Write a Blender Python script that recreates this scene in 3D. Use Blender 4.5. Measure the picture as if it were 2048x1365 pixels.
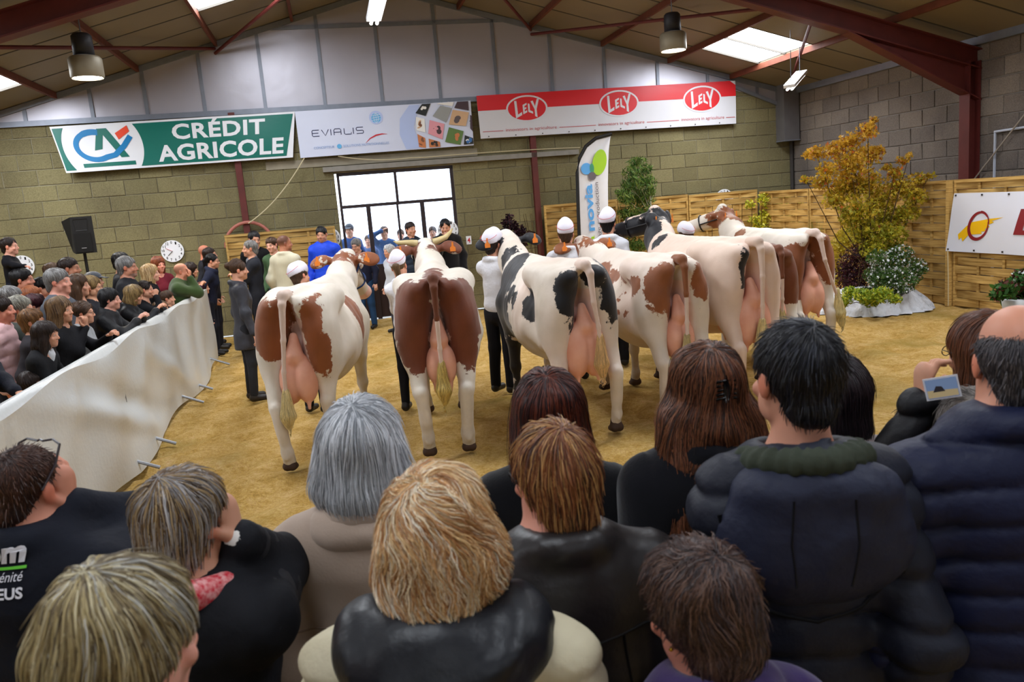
import bpy, bmesh, math, random
import numpy as np
from mathutils import Vector, Matrix
from mathutils.geometry import tessellate_polygon
random.seed(7); RNG = np.random.RandomState(11)
for o in list(bpy.data.objects): bpy.data.objects.remove(o)
SC = bpy.context.scene; COL = SC.collection

# ------------------------------------------------------------------ camera
FPX = 1600.0; PITCH = math.radians(9.79); ROLL = math.radians(4.75); CH = 2.0
fw = Vector((0, math.cos(PITCH), -math.sin(PITCH))); R0 = Vector((1, 0, 0)); U0 = Vector((0, math.sin(PITCH), math.cos(PITCH)))
IR = math.cos(ROLL)*R0 - math.sin(ROLL)*U0; IU = math.sin(ROLL)*R0 + math.cos(ROLL)*U0
CAM = Vector((0, 0, CH))
cd = bpy.data.cameras.new('camera'); cam = bpy.data.objects.new('camera', cd); COL.objects.link(cam)
m = Matrix.Identity(4)
for i, v in enumerate((IR, IU, -fw)):
    for j in range(3): m[j][i] = v[j]
m.translation = CAM; cam.matrix_world = m
cd.sensor_width = 36; cd.lens = 36*FPX/2048; cd.clip_start = 0.05; cd.clip_end = 300
cd.dof.use_dof = True; cd.dof.focus_distance = 7.2; cd.dof.aperture_fstop = 7.0
SC.camera = cam
def ray(x, y): return fw + IR*((x-1024)/FPX) - IU*((y-682.5)/FPX)
def at(x, y, Y): r = ray(x, y); return CAM + r*(Y/r.y)
def ground(x, y, z=0.0): r = ray(x, y); return CAM + r*((z-CH)/r.z)
# building axes: u runs right along the back wall, v runs into depth
TH = math.radians(12); AX = Vector((math.cos(TH), math.sin(TH), 0)); DX = Vector((-math.sin(TH), math.cos(TH), 0))
UR, UL, RD, ZR, SLP, VB, VF = 9.64, -6.7, 1.48, 6.05, 0.275, 15.5, -9.0
def W(u, v, z=0.0): return AX*u + DX*v + Vector((0, 0, z))

# ------------------------------------------------------------------ light
world = bpy.data.worlds.new('sky'); SC.world = world; world.use_nodes = True
wn = world.node_tree; wn.nodes.clear()
wo = wn.nodes.new('ShaderNodeOutputWorld'); wb = wn.nodes.new('ShaderNodeBackground')
wb.inputs[0].default_value = (0.80, 0.88, 1.0, 1); wb.inputs[1].default_value = 5.0
wn.links.new(wb.outputs[0], wo.inputs[0])
vs = SC.view_settings; vs.view_transform = 'Standard'; vs.look = 'None'; vs.gamma = 1; vs.use_curve_mapping = False
vs.exposure = 0.12
def area(name, loc, size, power, color, direction, sy=None):
    l = bpy.data.lights.new(name, 'AREA'); l.energy = power; l.color = color; l.size = size
    if sy: l.shape = 'RECTANGLE'; l.size_y = sy
    o = bpy.data.objects.new(name, l); COL.objects.link(o); o.location = loc
    o.rotation_euler = Vector(direction).to_track_quat('-Z', 'Y').to_euler(); o.visible_camera = True
    return o

# ------------------------------------------------------------------ materials
def lin(c):
    r = []
    for x in c:
        x = x/255.0
        r.append(x/12.92 if x <= .04045 else ((x+.055)/1.055)**2.4)
    return r
MATS = {}
def mat(name, rgb, rough=.7, spec=.3, metal=0, noise=None, bump=None, dark=.6, sheen=0, tint=None, coat=0, stripes=None):
    """noise=(scale, amount) mixes the colour with a darker one; bump=(scale,strength)"""
    if name in MATS: return MATS[name]
    mt = bpy.data.materials.new(name); mt.use_nodes = True; nt = mt.node_tree; N = nt.nodes; L = nt.links
    b = N['Principled BSDF']; c = lin(rgb)
    b.inputs['Base Color'].default_value = (*c, 1); b.inputs['Roughness'].default_value = rough
    b.inputs['Specular IOR Level'].default_value = spec; b.inputs['Metallic'].default_value = metal
    if sheen: b.inputs['Sheen Weight'].default_value = sheen; b.inputs['Sheen Roughness'].default_value = .5
    if coat: b.inputs['Coat Weight'].default_value = coat; b.inputs['Coat Roughness'].default_value = .2
    tc = N.new('ShaderNodeTexCoord')
    if noise:
        n = N.new('ShaderNodeTexNoise'); n.inputs['Scale'].default_value = noise[0]; n.inputs['Detail'].default_value = 6
        L.new(tc.outputs['Object'], n.inputs['Vector'])
        r = N.new('ShaderNodeValToRGB'); r.color_ramp.elements[0].position = .35; r.color_ramp.elements[1].position = .65
        t = lin(tint) if tint else [x*dark for x in c]
        r.color_ramp.elements[0].color = (*[a*(1-noise[1])+b_*noise[1] for a, b_ in zip(c, t)], 1)
        r.color_ramp.elements[1].color = (*c, 1)
        L.new(n.outputs['Fac'], r.inputs['Fac']); L.new(r.outputs[0], b.inputs['Base Color'])
    if bump:
        n2 = N.new('ShaderNodeTexNoise'); n2.inputs['Scale'].default_value = bump[0]; n2.inputs['Detail'].default_value = 5
        L.new(tc.outputs['Object'], n2.inputs['Vector'])
        bp = N.new('ShaderNodeBump'); bp.inputs['Strength'].default_value = bump[1]; bp.inputs['Distance'].default_value = bump[2] if len(bump) > 2 else .01
        L.new(n2.outputs['Fac'], bp.inputs['Height']); L.new(bp.outputs[0], b.inputs['Normal'])
    MATS[name] = mt; return mt
def emis(name, rgb, s):
    mt = bpy.data.materials.new(name); mt.use_nodes = True; nt = mt.node_tree; nt.nodes.clear()
    e = nt.nodes.new('ShaderNodeEmission'); e.inputs[0].default_value = (*lin(rgb), 1); e.inputs[1].default_value = s
    o = nt.nodes.new('ShaderNodeOutputMaterial'); nt.links.new(e.outputs[0], o.inputs[0]); return mt

# ------------------------------------------------------------------ mesh helpers
def quick_mesh(name, V, Fc, smooth=False):
    me = bpy.data.meshes.new(name)
    V = np.asarray(V, dtype=np.float32)
    if isinstance(Fc, np.ndarray):
        k = Fc.shape[1]; nf = len(Fc)
        me.vertices.add(len(V)); me.vertices.foreach_set('co', V.ravel())
        me.loops.add(nf*k); me.loops.foreach_set('vertex_index', Fc.astype(np.int32).ravel())
        me.polygons.add(nf); me.polygons.foreach_set('loop_start', np.arange(nf, dtype=np.int32)*k)
        me.update(calc_edges=True)
    else:
        me.from_pydata([tuple(map(float, v)) for v in V], [], [tuple(f) for f in Fc]); me.update()
    if smooth: me.polygons.foreach_set('use_smooth', np.ones(len(me.polygons), dtype=bool))
    return me
def link(name, me, mt=None, parent=None, loc=None, rz=None):
    o = bpy.data.objects.new(name, me); COL.objects.link(o)
    if mt is not None and me is not None and len(me.materials) == 0: me.materials.append(mt)
    if parent is not None: o.parent = parent
    if loc is not None: o.location = loc
    if rz is not None: o.rotation_euler = (0, 0, rz)
    return o
def tag(o, label=None, cat=None, group=None, kind=None):
    if label: o['label'] = label
    if cat: o['category'] = cat
    if group: o['group'] = group
    if kind: o['kind'] = kind
    return o
def empty(name, loc, rz=0, label=None, cat=None, group=None, kind=None):
    o = bpy.data.objects.new(name, None); COL.objects.link(o); o.location = loc; o.rotation_euler = (0, 0, rz)
    o.empty_display_size = .1
    return tag(o, label, cat, group, kind)
class MB:
    """collects simple solids into one mesh"""
    def __init__(s): s.V = []; s.F = []
    def add(s, V, Fc):
        n = len(s.V); s.V += [tuple(v) for v in V]; s.F += [tuple(i+n for i in f) for f in Fc]; return s
    def box(s, a, b):
        x0, y0, z0 = a; x1, y1, z1 = b
        return s.add([(x0,y0,z0),(x1,y0,z0),(x1,y1,z0),(x0,y1,z0),(x0,y0,z1),(x1,y0,z1),(x1,y1,z1),(x0,y1,z1)],
                     [(0,3,2,1),(4,5,6,7),(0,1,5,4),(1,2,6,5),(2,3,7,6),(3,0,4,7)])
    def bar(s, p, q, w, h=None, up=(0,0,1)):
        p = Vector(p); q = Vector(q); h = h or w; d = (q-p).normalized(); up = Vector(up)
        if abs(d.dot(up)) > .98: up = Vector((0,1,0))
        a = d.cross(up).normalized()*w/2; b = a.cross(d).normalized()*h/2
        V = [p-a-b, p+a-b, p+a+b, p-a+b, q-a-b, q+a-b, q+a+b, q-a+b]
        return s.add(V, [(0,1,2,3),(7,6,5,4),(0,4,5,1),(1,5,6,2),(2,6,7,3),(3,7,4,0)])
    def tube(s, pts, r, n=8, cap=True):
        pts = [Vector(p) for p in pts]; rs = r if isinstance(r, (list, tuple)) else [r]*len(pts)
        V = []; Fc = []; ref = Vector((0,0,1))
        for i, p in enumerate(pts):
            d = (pts[min(i+1, len(pts)-1)]-pts[max(i-1, 0)]).normalized()
            if abs(d.dot(ref)) > .95: rf = Vector((1,0,0))
            else: rf = ref
            a = d.cross(rf).normalized(); b = d.cross(a).normalized()
            for k in range(n):
                t = 2*math.pi*k/n; V.append(p+(a*math.cos(t)+b*math.sin(t))*rs[i])
        for i in range(len(pts)-1):
            for k in range(n):
                k2 = (k+1) % n; Fc.append((i*n+k, i*n+k2, (i+1)*n+k2, (i+1)*n+k))
        if cap: Fc.append(tuple(range(n))); Fc.append(tuple(reversed(range((len(pts)-1)*n, len(pts)*n))))
        return s.add(V, Fc)
    def lathe(s, prof, n=24, c=(0,0,0)):
        V = []; Fc = []
        for r, z in prof:
            for k in range(n):
                t = 2*math.pi*k/n; V.append((c[0]+r*math.cos(t), c[1]+r*math.sin(t), c[2]+z))
        for i in range(len(prof)-1):
            for k in range(n): k2 = (k+1) % n; Fc.append((i*n+k, i*n+k2, (i+1)*n+k2, (i+1)*n+k))
        return s.add(V, Fc)
    def prism(s, poly, axis, t0, t1):
        """poly of 2-D points extruded along axis 0/1/2"""
        def P(a, b, t): return (t, a, b) if axis == 0 else ((a, t, b) if axis == 1 else (a, b, t))
        n = len(poly); V = [P(a, b, t0) for a, b in poly]+[P(a, b, t1) for a, b in poly]
        tri = tessellate_polygon([[Vector((a, b, 0)) for a, b in poly]])
        Fc = [tuple(t) for t in tri]+[tuple(i+n for i in reversed(t)) for t in tri]
        Fc += [(i, (i+1) % n, (i+1) % n+n, i+n) for i in range(n)]
        return s.add(V, Fc)
    def build(s, name, mt, parent=None, smooth=False, loc=None, rz=None):
        me = quick_mesh(name, s.V, s.F, smooth)
        return link(name, me, mt, parent, loc, rz)
def fix_normals(me):
    bm = bmesh.new(); bm.from_mesh(me); bmesh.ops.recalc_face_normals(bm, faces=bm.faces); bm.to_mesh(me); bm.free()

# ------------------------------------------------------------------ shell
M_block = None
def block_material(name, base, tint, stain):
    mt = bpy.data.materials.new(name); mt.use_nodes = True; nt = mt.node_tree; N = nt.nodes; L = nt.links
    b = N['Principled BSDF']; b.inputs['Roughness'].default_value = .95; b.inputs['Specular IOR Level'].default_value = .1
    oi = N.new('ShaderNodeObjectInfo'); geo = N.new('ShaderNodeNewGeometry')
    n = N.new('ShaderNodeTexNoise'); n.inputs['Scale'].default_value = 1.1; n.inputs['Detail'].default_value = 4
    L.new(geo.outputs['Position'], n.inputs['Vector'])
    n2 = N.new('ShaderNodeTexNoise'); n2.inputs['Scale'].default_value = 60; n2.inputs['Detail'].default_value = 6
    L.new(geo.outputs['Position'], n2.inputs['Vector'])
    m1 = N.new('ShaderNodeMix'); m1.data_type = 'RGBA'; m1.inputs[6].default_value = (*lin(base), 1); m1.inputs[7].default_value = (*lin(tint), 1)
    L.new(oi.outputs['Random'], m1.inputs[0])
    m2 = N.new('ShaderNodeMix'); m2.data_type = 'RGBA'; m2.inputs[7].default_value = (*lin(stain), 1)
    r = N.new('ShaderNodeMapRange'); r.inputs[1].default_value = .45; r.inputs[2].default_value = .7; r.inputs[3].default_value = 0; r.inputs[4].default_value = .55
    L.new(n.outputs['Fac'], r.inputs[0]); L.new(r.outputs[0], m2.inputs[0]); L.new(m1.outputs[2], m2.inputs[6])
    m3 = N.new('ShaderNodeMix'); m3.data_type = 'RGBA'; m3.blend_type = 'MULTIPLY'; m3.inputs[0].default_value = .5
    L.new(m2.outputs[2], m3.inputs[6]); L.new(n2.outputs['Color'], m3.inputs[7])
    r2 = N.new('ShaderNodeMapRange'); r2.inputs[1].default_value = .3; r2.inputs[2].default_value = .7; r2.inputs[3].default_value = .45; r2.inputs[4].default_value = 1.3
    L.new(n2.outputs['Fac'], r2.inputs[0]); L.new(r2.outputs[0], m3.inputs[7])
    L.new(m3.outputs[2], b.inputs['Base Color'])
    bp = N.new('ShaderNodeBump'); bp.inputs['Strength'].default_value = .5; bp.inputs['Distance'].default_value = .006
    L.new(n2.outputs['Fac'], bp.inputs['Height']); L.new(bp.outputs[0], b.inputs['Normal'])
    return mt
MB_back = block_material('concrete_block_olive', (134,126,92), (116,109,80), (100,92,70))
MB_right = block_material('concrete_block_grey', (132,122,112), (110,102,96), (76,70,70))
M_mortar = mat('mortar', (150,144,122), .95, .1, noise=(9, .5), bump=(50, .3))
M_mortar2 = mat('mortar_grey', (128,122,116), .95, .1, noise=(9, .5), bump=(50, .3))
M_red = mat('red_oxide_steel', (96,38,34), .55, .4, noise=(5, .5), bump=(30, .1))
M_rust = mat('rusty_purlin', (104,54,34), .7, .3, noise=(6, .6))
M_galv = mat('galvanised_trim', (128,134,146), .45, .5, metal=.4, noise=(8, .3))

FL = empty('floor', (0,0,0), kind='structure')
BK = .268; BL = .545
def block_mesh(w, h, t, seed):
    r = np.random.RandomState(seed); c = .006
    V = []; 
    for y, ins in ((0, c), (c, 0), (t, 0)):
        for x, z in ((0,0),(w,0),(w,h),(0,h)):
            V.append((x+(ins if x == 0 else -ins)+r.uniform(-.002,.002), y+(r.uniform(-.004,.003) if y == 0 else 0), z+(ins if z == 0 else -ins)+r.uniform(-.002,.002)))
    Fc = [(0,1,2,3)]
    for k in range(2):
        for i in range(4):
            j = (i+1) % 4; Fc.append((k*4+i, k*4+4+i, k*4+4+j, k*4+j))
    return quick_mesh('block', V, Fc)
def block_wall(wall, length_range, ztop, face, skip, mt, stuffmat, order, joint=.012, key=0):
    """face(s, z) maps wall coordinates to local xyz; blocks laid as parts of the wall"""
    meshes = [block_mesh(BL-joint, BK-joint, .05, k) for k in range(5)]
    for me in meshes: me.materials.append(mt)
    half = {}
    items = []
    for row in range(0, int(ztop/BK)+1):
        z = row*BK; s = length_range[0]-(.27 if row % 2 else 0)
        while s < length_range[1]:
            a, b = max(s, length_range[0]), min(s+BL, length_range[1]); h = min(BK, ztop-z)
            if b-a > .06 and h > .05:
                for (a2, b2, h2) in skip(a, b, z, h): items.append((a2, b2, z, h2))
            s += BL
    items.sort(key=lambda it: order(it))
    rest = MB()
    for n, (a, b, z, h) in enumerate(items):
        p, ang = face(a, z)
        if n < 300:
            if abs((b-a)-BL) < .01 and abs(h-BK) < .01: me = meshes[n % 5]
            else:
                kk = (round(b-a, 2), round(h, 2))
                if kk not in half:
                    half[kk] = block_mesh(b-a-joint, h-joint, .05, n); half[kk].materials.append(mt)
                me = half[kk]
            o = link('block', me, None, wall, (p[0]+joint/2*math.cos(ang), p[1]+joint/2*math.sin(ang), z+joint/2+random.uniform(-.002,.002))); o.rotation_euler = (0, 0, ang)
            o.location.x += random.uniform(0, .006)*math.sin(ang); o.location.y -= random.uniform(0, .006)*math.cos(ang)
        else:
            c, s_ = math.cos(ang), math.sin(ang)
            w = b-a-joint; hh = h-joint; t = .05
            V = []
            for y in (0, t):
                for x, zz in ((0,0),(w,0),(w,hh),(0,hh)): V.append((p[0]+(x+joint/2)*c-y*s_, p[1]+(x+joint/2)*s_+y*c, z+zz+joint/2))
            rest.add(V, [(0,1,2,3),(0,4,5,1),(1,5,6,2),(2,6,7,3),(3,7,4,0)])
    if rest.V:
        o = rest.build('block', stuffmat, wall); o['kind'] = 'stuff'
# back wall
WB = empty('wall_back', (0,0,0), TH, kind='structure')
b = MB(); t = .3
DU0, DU1, DZ = .19, 2.42, 2.80
b.box((UL-.2, VB+.012, 0), (DU0, VB+t, 4.0)); b.box((DU1, VB+.012, 0), (UR+.2, VB+t, 4.0)); b.box((DU0, VB+.012, DZ), (DU1, VB+t, 4.0))
b.build('mortar_bed', M_mortar, WB)
def skip_back(a, b_, z, h):
    out = []
    zt = min(h, 3.98-z)
    if zt < .05: return []
    if z < DZ-.05 and b_ > DU0 and a < DU1:
        if a < DU0-.05: out.append((a, DU0, zt))
        if b_ > DU1+.05: out.append((DU1, b_, zt))
        return out
    return [(a, b_, zt)]
block_wall(WB, (UL, UR), 3.98, lambda s, z: ((s, VB, z), 0.0), skip_back, MB_back, MB_back,
           lambda it: (0 if it[0] > -5.6 and it[2] > .9 else (1 if it[2] > .2 else 2), it[0]))
# right wall (faces -u); s runs from the corner towards the camera
WR = empty('wall_right', (0,0,0), TH, kind='structure')
MB().box((UR+.012, VF, 0), (UR+.3, VB, 3.85)).build('mortar_bed', M_mortar2, WR)
block_wall(WR, (0, VB+2), 3.82, lambda s, z: ((UR, VB-s, z), -math.pi/2), lambda a, b_, z, h: [(a, b_, h)], MB_right, MB_right,
           lambda it: (0 if it[0] < 8 and it[2] > 1.0 else 1, it[0]), joint=.016)
# left wall and front wall behind the camera: bedded blocks kept simple (outside the photograph)
WL = empty('wall_left', (0,0,0), TH, kind='structure')
MB().box((UL-.3, VF, 0), (UL-.012, VB, 3.85)).build('mortar_bed', M_mortar, WL)
block_wall(WL, (0, 8), 3.82, lambda s, z: ((UL, VB-8+s, z), math.pi/2), lambda a, b_, z, h: [(a, b_, h)], MB_back, MB_back, lambda it: it[0])
WF = empty('wall_front', (0,0,0), TH, kind='structure')
MB().box((UL-.2, VF-.3, 0), (UR+.2, VF, 3.9)).prism([(UL-.2, 3.9), (UR+.2, 3.9), (RD, ZR+.1)], 1, VF-.3, VF).build('mortar_bed', M_mortar, WF)

# gable cladding panels
def zroof(u): return ZR - SLP*abs(u-RD)
M_clad = mat('satin_white_cladding', (176,174,184), .38, .5, metal=.35, noise=(1.3, .35), dark=.82, bump=(2.0, .25, .03))
G = empty('gable_cladding', W(RD, VB, 4.0), TH, 'satin white insulation panels filling the gable above the block wall', 'cladding')
us = [UL, -5.75, -4.8, -3.74, -2.86, -1.9, -.87, .18, 1.22, 2.31, 3.4, 4.5, 5.58, 6.68, 7.75, 8.84, UR]
def zbase(u): return 4.02 if u < 8.2 else 4.02-(u-8.2)*.42
for a, c in zip(us[:-1], us[1:]):
    pts = [(a, zbase(a)), (c, zbase(c)), (c, zroof(c))]
    if a < RD < c: pts.append((RD, ZR))
    pts.append((a, zroof(a)))
    x0, x1 = a-RD+.012, c-RD-.012
    zt = 5.39 if (a >= -.9 and c <= 3.5) else None
    def cl(z0p, z1p):
        V = []
        poly = []
        for (uu, zz) in pts:
            poly.append((max(min(uu-RD, x1), x0), max(min(zz, z1p), z0p)-4.0))
        k = MB().prism(poly, 1, -.03, 0.0); return k
    if zt:
        cl(0, zt).build('panel', M_clad, G); 
        poly = [(x0, zt+.01-4), (x1, zt+.01-4), (x1, zroof(c)-4)]+([(0, ZR-4)] if a < RD < c else [])+[(x0, zroof(a)-4)]
        MB().prism(poly, 1, -.03, 0).build('panel', M_clad, G)
    else: cl(0, 9).build('panel', M_clad, G)
for a in us[1:-1]:
    MB().box((a-RD-.03, -.055, zbase(a)-4.0), (a-RD+.03, -.028, zroof(a)-4.0)).build('batten', M_galv, G)
MB().bar((-.87-RD-.5, -.045, 1.39), (3.43-RD+.5, -.045, 1.39), .02, .07, up=(0,0,1)).build('batten', M_galv, G)
MB().box((UL-RD, -.07, -.06), (8.25-RD, 0, .03)).build('base_trim', M_galv, G)
MB().bar((8.2-RD, -.04, -.0), (UR-RD, -.04, zbase(UR)-4.0), .07, .07).build('base_trim', M_galv, G)
for s in (1, -1):
    e = UR if s > 0 else UL
    MB().bar((0, -.05, ZR-4-.06), (e-RD, -.05, zroof(e)-4-.06), .05, .09).build('verge_trim', M_galv, G)

# roof: panels between seams, skylights, purlins, braces, portal frames
M_roof = mat('roof_panel_beige', (128,116,96), .6, .3, noise=(.8, .4), dark=.75, bump=(25, .15))
M_sky = bpy.data.materials.new('skylight_sheet'); M_sky.use_nodes = True
nt = M_sky.node_tree; nt.nodes.clear(); o_ = nt.nodes.new('ShaderNodeOutputMaterial'); tr = nt.nodes.new('ShaderNodeBsdfTranslucent'); tr.inputs[0].default_value = (.95,.95,.95,1)
tp = nt.nodes.new('ShaderNodeBsdfTransparent'); mx = nt.nodes.new('ShaderNodeMixShader'); mx.inputs[0].default_value = .5
nt.links.new(tr.outputs[0], mx.inputs[1]); nt.links.new(tp.outputs[0], mx.inputs[2]); nt.links.new(mx.outputs[0], o_.inputs[0])
RF = empty('ceiling', (0,0,0), TH, kind='structure')
seams = [15.8, 14.3, 13.4, 12.55, 11.5, 10.45, 9.4, 8.3]
v = 8.3
while v > VF: v -= 1.05; seams.append(max(v, VF-.3))
pur_r = [RD, 2.78, 4.14, 5.54, 6.91, 8.24, UR+.25]; pur_l = [RD, -.23, -1.57, -2.91, -4.27, -5.6, UL-.25]
skyl = {('r', 4, 1): 1, ('r', 4, 2): 1, ('l', 1, 2): 1, ('l', 1, 3): 1, ('l', 4, 1): 1, ('l', 4, 2): 1}
for k in (7, 8, 13, 14, 19, 20):
    for s in 'rl':
        skyl[(s, 4, k)] = 1; skyl[(s, 1, k)] = 1
area_spots = []
for side, pur in (('r', pur_r), ('l', pur_l)):
    for j in range(len(seams)-1):
        v1, v0 = seams[j], seams[j+1]
        runs = []
        i = 0
        sk = [i for i in range(6) if (side, i, j) in skyl]
        start = 0
        for i in sk+[6]:
            if i > start:
                a, c = pur[start], pur[i]
                k = MB(); A_, C_ = sorted((a, c))
                k.add([(A_, v0+.008, zroof(A_)), (C_, v0+.008, zroof(C_)), (C_, v1-.008, zroof(C_)), (A_, v1-.008, zroof(A_)),
                       (A_, v0+.008, zroof(A_)+.06), (C_, v0+.008, zroof(C_)+.06), (C_, v1-.008, zroof(C_)+.06), (A_, v1-.008, zroof(A_)+.06)],
                      [(0,3,2,1),(4,5,6,7),(0,1,5,4),(1,2,6,5),(2,3,7,6),(3,0,4,7)])
                k.build('roof_panel', M_roof, RF)
            if i < 6:
                A_, C_ = sorted((pur[i], pur[i+1]))
                MB().add([(A_, v0, zroof(A_)+.05), (C_, v0, zroof(C_)+.05), (C_, v1, zroof(C_)+.05), (A_, v1, zroof(A_)+.05)], [(0,1,2,3)]).build('skylight_sheet', M_sky, RF)
                area_spots.append(((A_+C_)/2, (v0+v1)/2, C_-A_, v1-v0))
            start = i+1
        # dark joint strip above the gap
    A_, C_ = sorted((pur[0], pur[-1]))
for s, e in ((1, UR+.25), (-1, UL-.25)):
    k = MB()
    for vv in seams[1:]:
        k = MB().bar((RD, vv, zroof(RD)+.02), (e, vv, zroof(e)+.02), .03, .05); k.build('seam_strip', mat('roof_seam', (70,66,60), .7), RF)
for u in pur_r[1:-1]+pur_l[1:-1]:
    MB().box((u-.025, VF, zroof(u)-.10), (u+.025, VB, zroof(u)-.0)).build('purlin', M_rust, RF)
MB().box((RD-.06, VF, ZR-.16), (RD+.06, VB, ZR-.02)).build('ridge_purlin', M_rust, RF)
zig = [(-4.3, 10.6), (-1.6, 15.45), (RD, 10.6), (4.15, 15.45), (7.0, 10.6), (9.5, 15.45)]
for (u0, v0), (u1, v1) in zip(zig[:-1], zig[1:]):
    MB().tube([(u0, v0, zroof(u0)-.2), (u1, v1, zroof(u1)-.12)], .028, 8).build('wind_brace', M_red, RF)
MB().box((UR-.1, VF, 3.72), (UR+.02, VB, 3.84)).build('eaves_trim', M_galv, RF)
MB().box((UL-.02, VF, 3.72), (UL+.1, VB, 3.84)).build('eaves_trim', M_galv, RF)
def portal(vv):
    P = empty('portal_frame', W(RD, vv, 0), TH, 'dark red steel portal frame with haunched rafters crossing under the roof' if vv > 9 else 'dark red steel portal frame further back over the spectators', 'steel frame')
    for s, e in ((1, UR), (-1, UL)):
        x = e-RD; c = MB()
        for y0, y1, xa, xb in ((-.1, .1, x-s*.02, x-s*.035), (-.1, .1, x-s*.20, x-s*.215), (-.006, .006, x-s*.02, x-s*.2)):
            c.box((min(xa, xb), y0, 0), (max(xa, xb), y1, 3.5))
        c.build('column', M_red, P)
        def zz(a): return zroof(RD+a)-.14
        r = MB()
        for d0, d1, y in ((0, .018, .1), (.27, .29, .1), (0, .29, .006)):
            r.add([(0, -y, zz(0)-d0), (0, y, zz(0)-d0), (0, y, zz(0)-d1), (0, -y, zz(0)-d1), (x, -y, zz(x)-d0), (x, y, zz(x)-d0), (x, y, zz(x)-d1), (x, -y, zz(x)-d1)],
                  [(0,1,2,3),(7,6,5,4),(0,4,5,1),(1,5,6,2),(2,6,7,3),(3,7,4,0)])
        me = r.build('rafter', M_red, P); fix_normals(me.data)
        x2 = x-s*2.2; h = MB()
        for y, dz in ((.1, .018), (.006, None)):
            if dz:
                h.add([(x, -y, zz(x)-.72), (x, y, zz(x)-.72), (x, y, zz(x)-.738), (x, -y, zz(x)-.738), (x2, -y, zz(x2)-.28), (x2, y, zz(x2)-.28), (x2, y, zz(x2)-.298), (x2, -y, zz(x2)-.298)],
                      [(0,1,2,3),(7,6,5,4),(0,4,5,1),(1,5,6,2),(2,6,7,3),(3,7,4,0)])
            else: h.prism([(x, zz(x)-.28), (x2, zz(x2)-.28), (x, zz(x)-.72)], 1, -y, y)
        me = h.build('haunch', M_red, P); fix_normals(me.data)
portal(10.55); portal(4.2)
for u, v, du, dv in area_spots:
    l = area('skylight_light', W(u, v, zroof(u)+.03), du*1.0, 62 if v > 5.2 else (26 if v > 1 else 15), (.93, .96, 1.0), (0, 0, -1), dv*.98)
    sg_ = -1 if u > RD else 1; xa = (AX+Vector((0, 0, SLP*sg_))).normalized(); za = xa.cross(DX).normalized(); mm = Matrix((xa, DX, za)).transposed().to_4x4(); mm.translation = W(u, v, zroof(u)+.03); l.matrix_world = mm

# sawdust floor
xs = np.unique(np.concatenate([np.linspace(UL-.2, UR+.2, 150)])); ys = np.concatenate([np.linspace(VF, 3, 30), np.linspace(3.1, VB+.1, 190)])
X, Y = np.meshgrid(xs, ys, indexing='ij')
Z = np.zeros_like(X)
for k in range(26):
    f = RNG.uniform(1.5, 14); a = RNG.uniform(0, 2*math.pi); ph = RNG.uniform(0, 6.3)
    Z += np.sin(f*(X*math.cos(a)+Y*math.sin(a))+ph + 1.5*np.sin(2.1*X+ph)*np.sin(1.7*Y))*(.006+.009/f)
Z = -np.abs(Z)*1.0
Z += .10*np.exp(-((UR-.95-X)/.35)**2)*(X > 8.0) * 0
V = np.stack([X, Y, Z], -1).reshape(-1, 3); nx, ny = X.shape
I = np.arange(nx*ny).reshape(nx, ny)
Q = np.stack([I[:-1,:-1], I[1:,:-1], I[1:,1:], I[:-1,1:]], -1).reshape(-1, 4)
M_saw = bpy.data.materials.new('sawdust'); M_saw.use_nodes = True; nt = M_saw.node_tree; N = nt.nodes; L = nt.links
b = N['Principled BSDF']; b.inputs['Roughness'].default_value = .95; b.inputs['Specular IOR Level'].default_value = .1
tc = N.new('ShaderNodeTexCoord')
def nz(sc, det=6, rough=.6):
    n = N.new('ShaderNodeTexNoise'); n.inputs['Scale'].default_value = sc; n.inputs['Detail'].default_value = det; n.inputs['Roughness'].default_value = rough
    L.new(tc.outputs['Object'], n.inputs['Vector']); return n
n1 = nz(.7, 4); n2 = nz(22, 8, .75); n3 = nz(75, 4, .8); n4 = nz(4.0, 6, .7)
r1 = N.new('ShaderNodeValToRGB'); cr = r1.color_ramp
cr.elements[0].position = .28; cr.elements[0].color = (*lin((142,108,48)), 1); cr.elements[1].position = .74; cr.elements[1].color = (*lin((236,206,160)), 1)
e = cr.elements.new(.45); e.color = (*lin((196,156,82)), 1); e = cr.elements.new(.58); e.color = (*lin((218,182,118)), 1)
ad = N.new('ShaderNodeMath'); ad.operation = 'MULTIPLY_ADD'; ad.inputs[1].default_value = .5
L.new(n2.outputs['Fac'], ad.inputs[0])
ad2 = N.new('ShaderNodeMath'); ad2.operation = 'MULTIPLY'; ad2.inputs[1].default_value = .5; L.new(n4.outputs['Fac'], ad2.inputs[0]); L.new(ad2.outputs[0], ad.inputs[2])
L.new(ad.outputs[0], r1.inputs['Fac'])
m2 = N.new('ShaderNodeMix'); m2.data_type = 'RGBA'; m2.blend_type = 'OVERLAY'; m2.inputs[0].default_value = .85
L.new(r1.outputs[0], m2.inputs[6]); L.new(n3.outputs['Fac'], m2.inputs[7])
m3 = N.new('ShaderNodeMix'); m3.data_type = 'RGBA'; m3.inputs[7].default_value = (*lin((150,128,56)), 1)
r3 = N.new('ShaderNodeMapRange'); r3.inputs[1].default_value = .52; r3.inputs[2].default_value = .68; r3.inputs[4].default_value = .6
L.new(n1.outputs['Fac'], r3.inputs[0]); L.new(r3.outputs[0], m3.inputs[0]); L.new(m2.outputs[2], m3.inputs[6]); L.new(m3.outputs[2], b.inputs['Base Color'])
bp = N.new('ShaderNodeBump'); bp.inputs['Strength'].default_value = 1.0; bp.inputs['Distance'].default_value = .035; L.new(n2.outputs['Fac'], bp.inputs['Height'])
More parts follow.
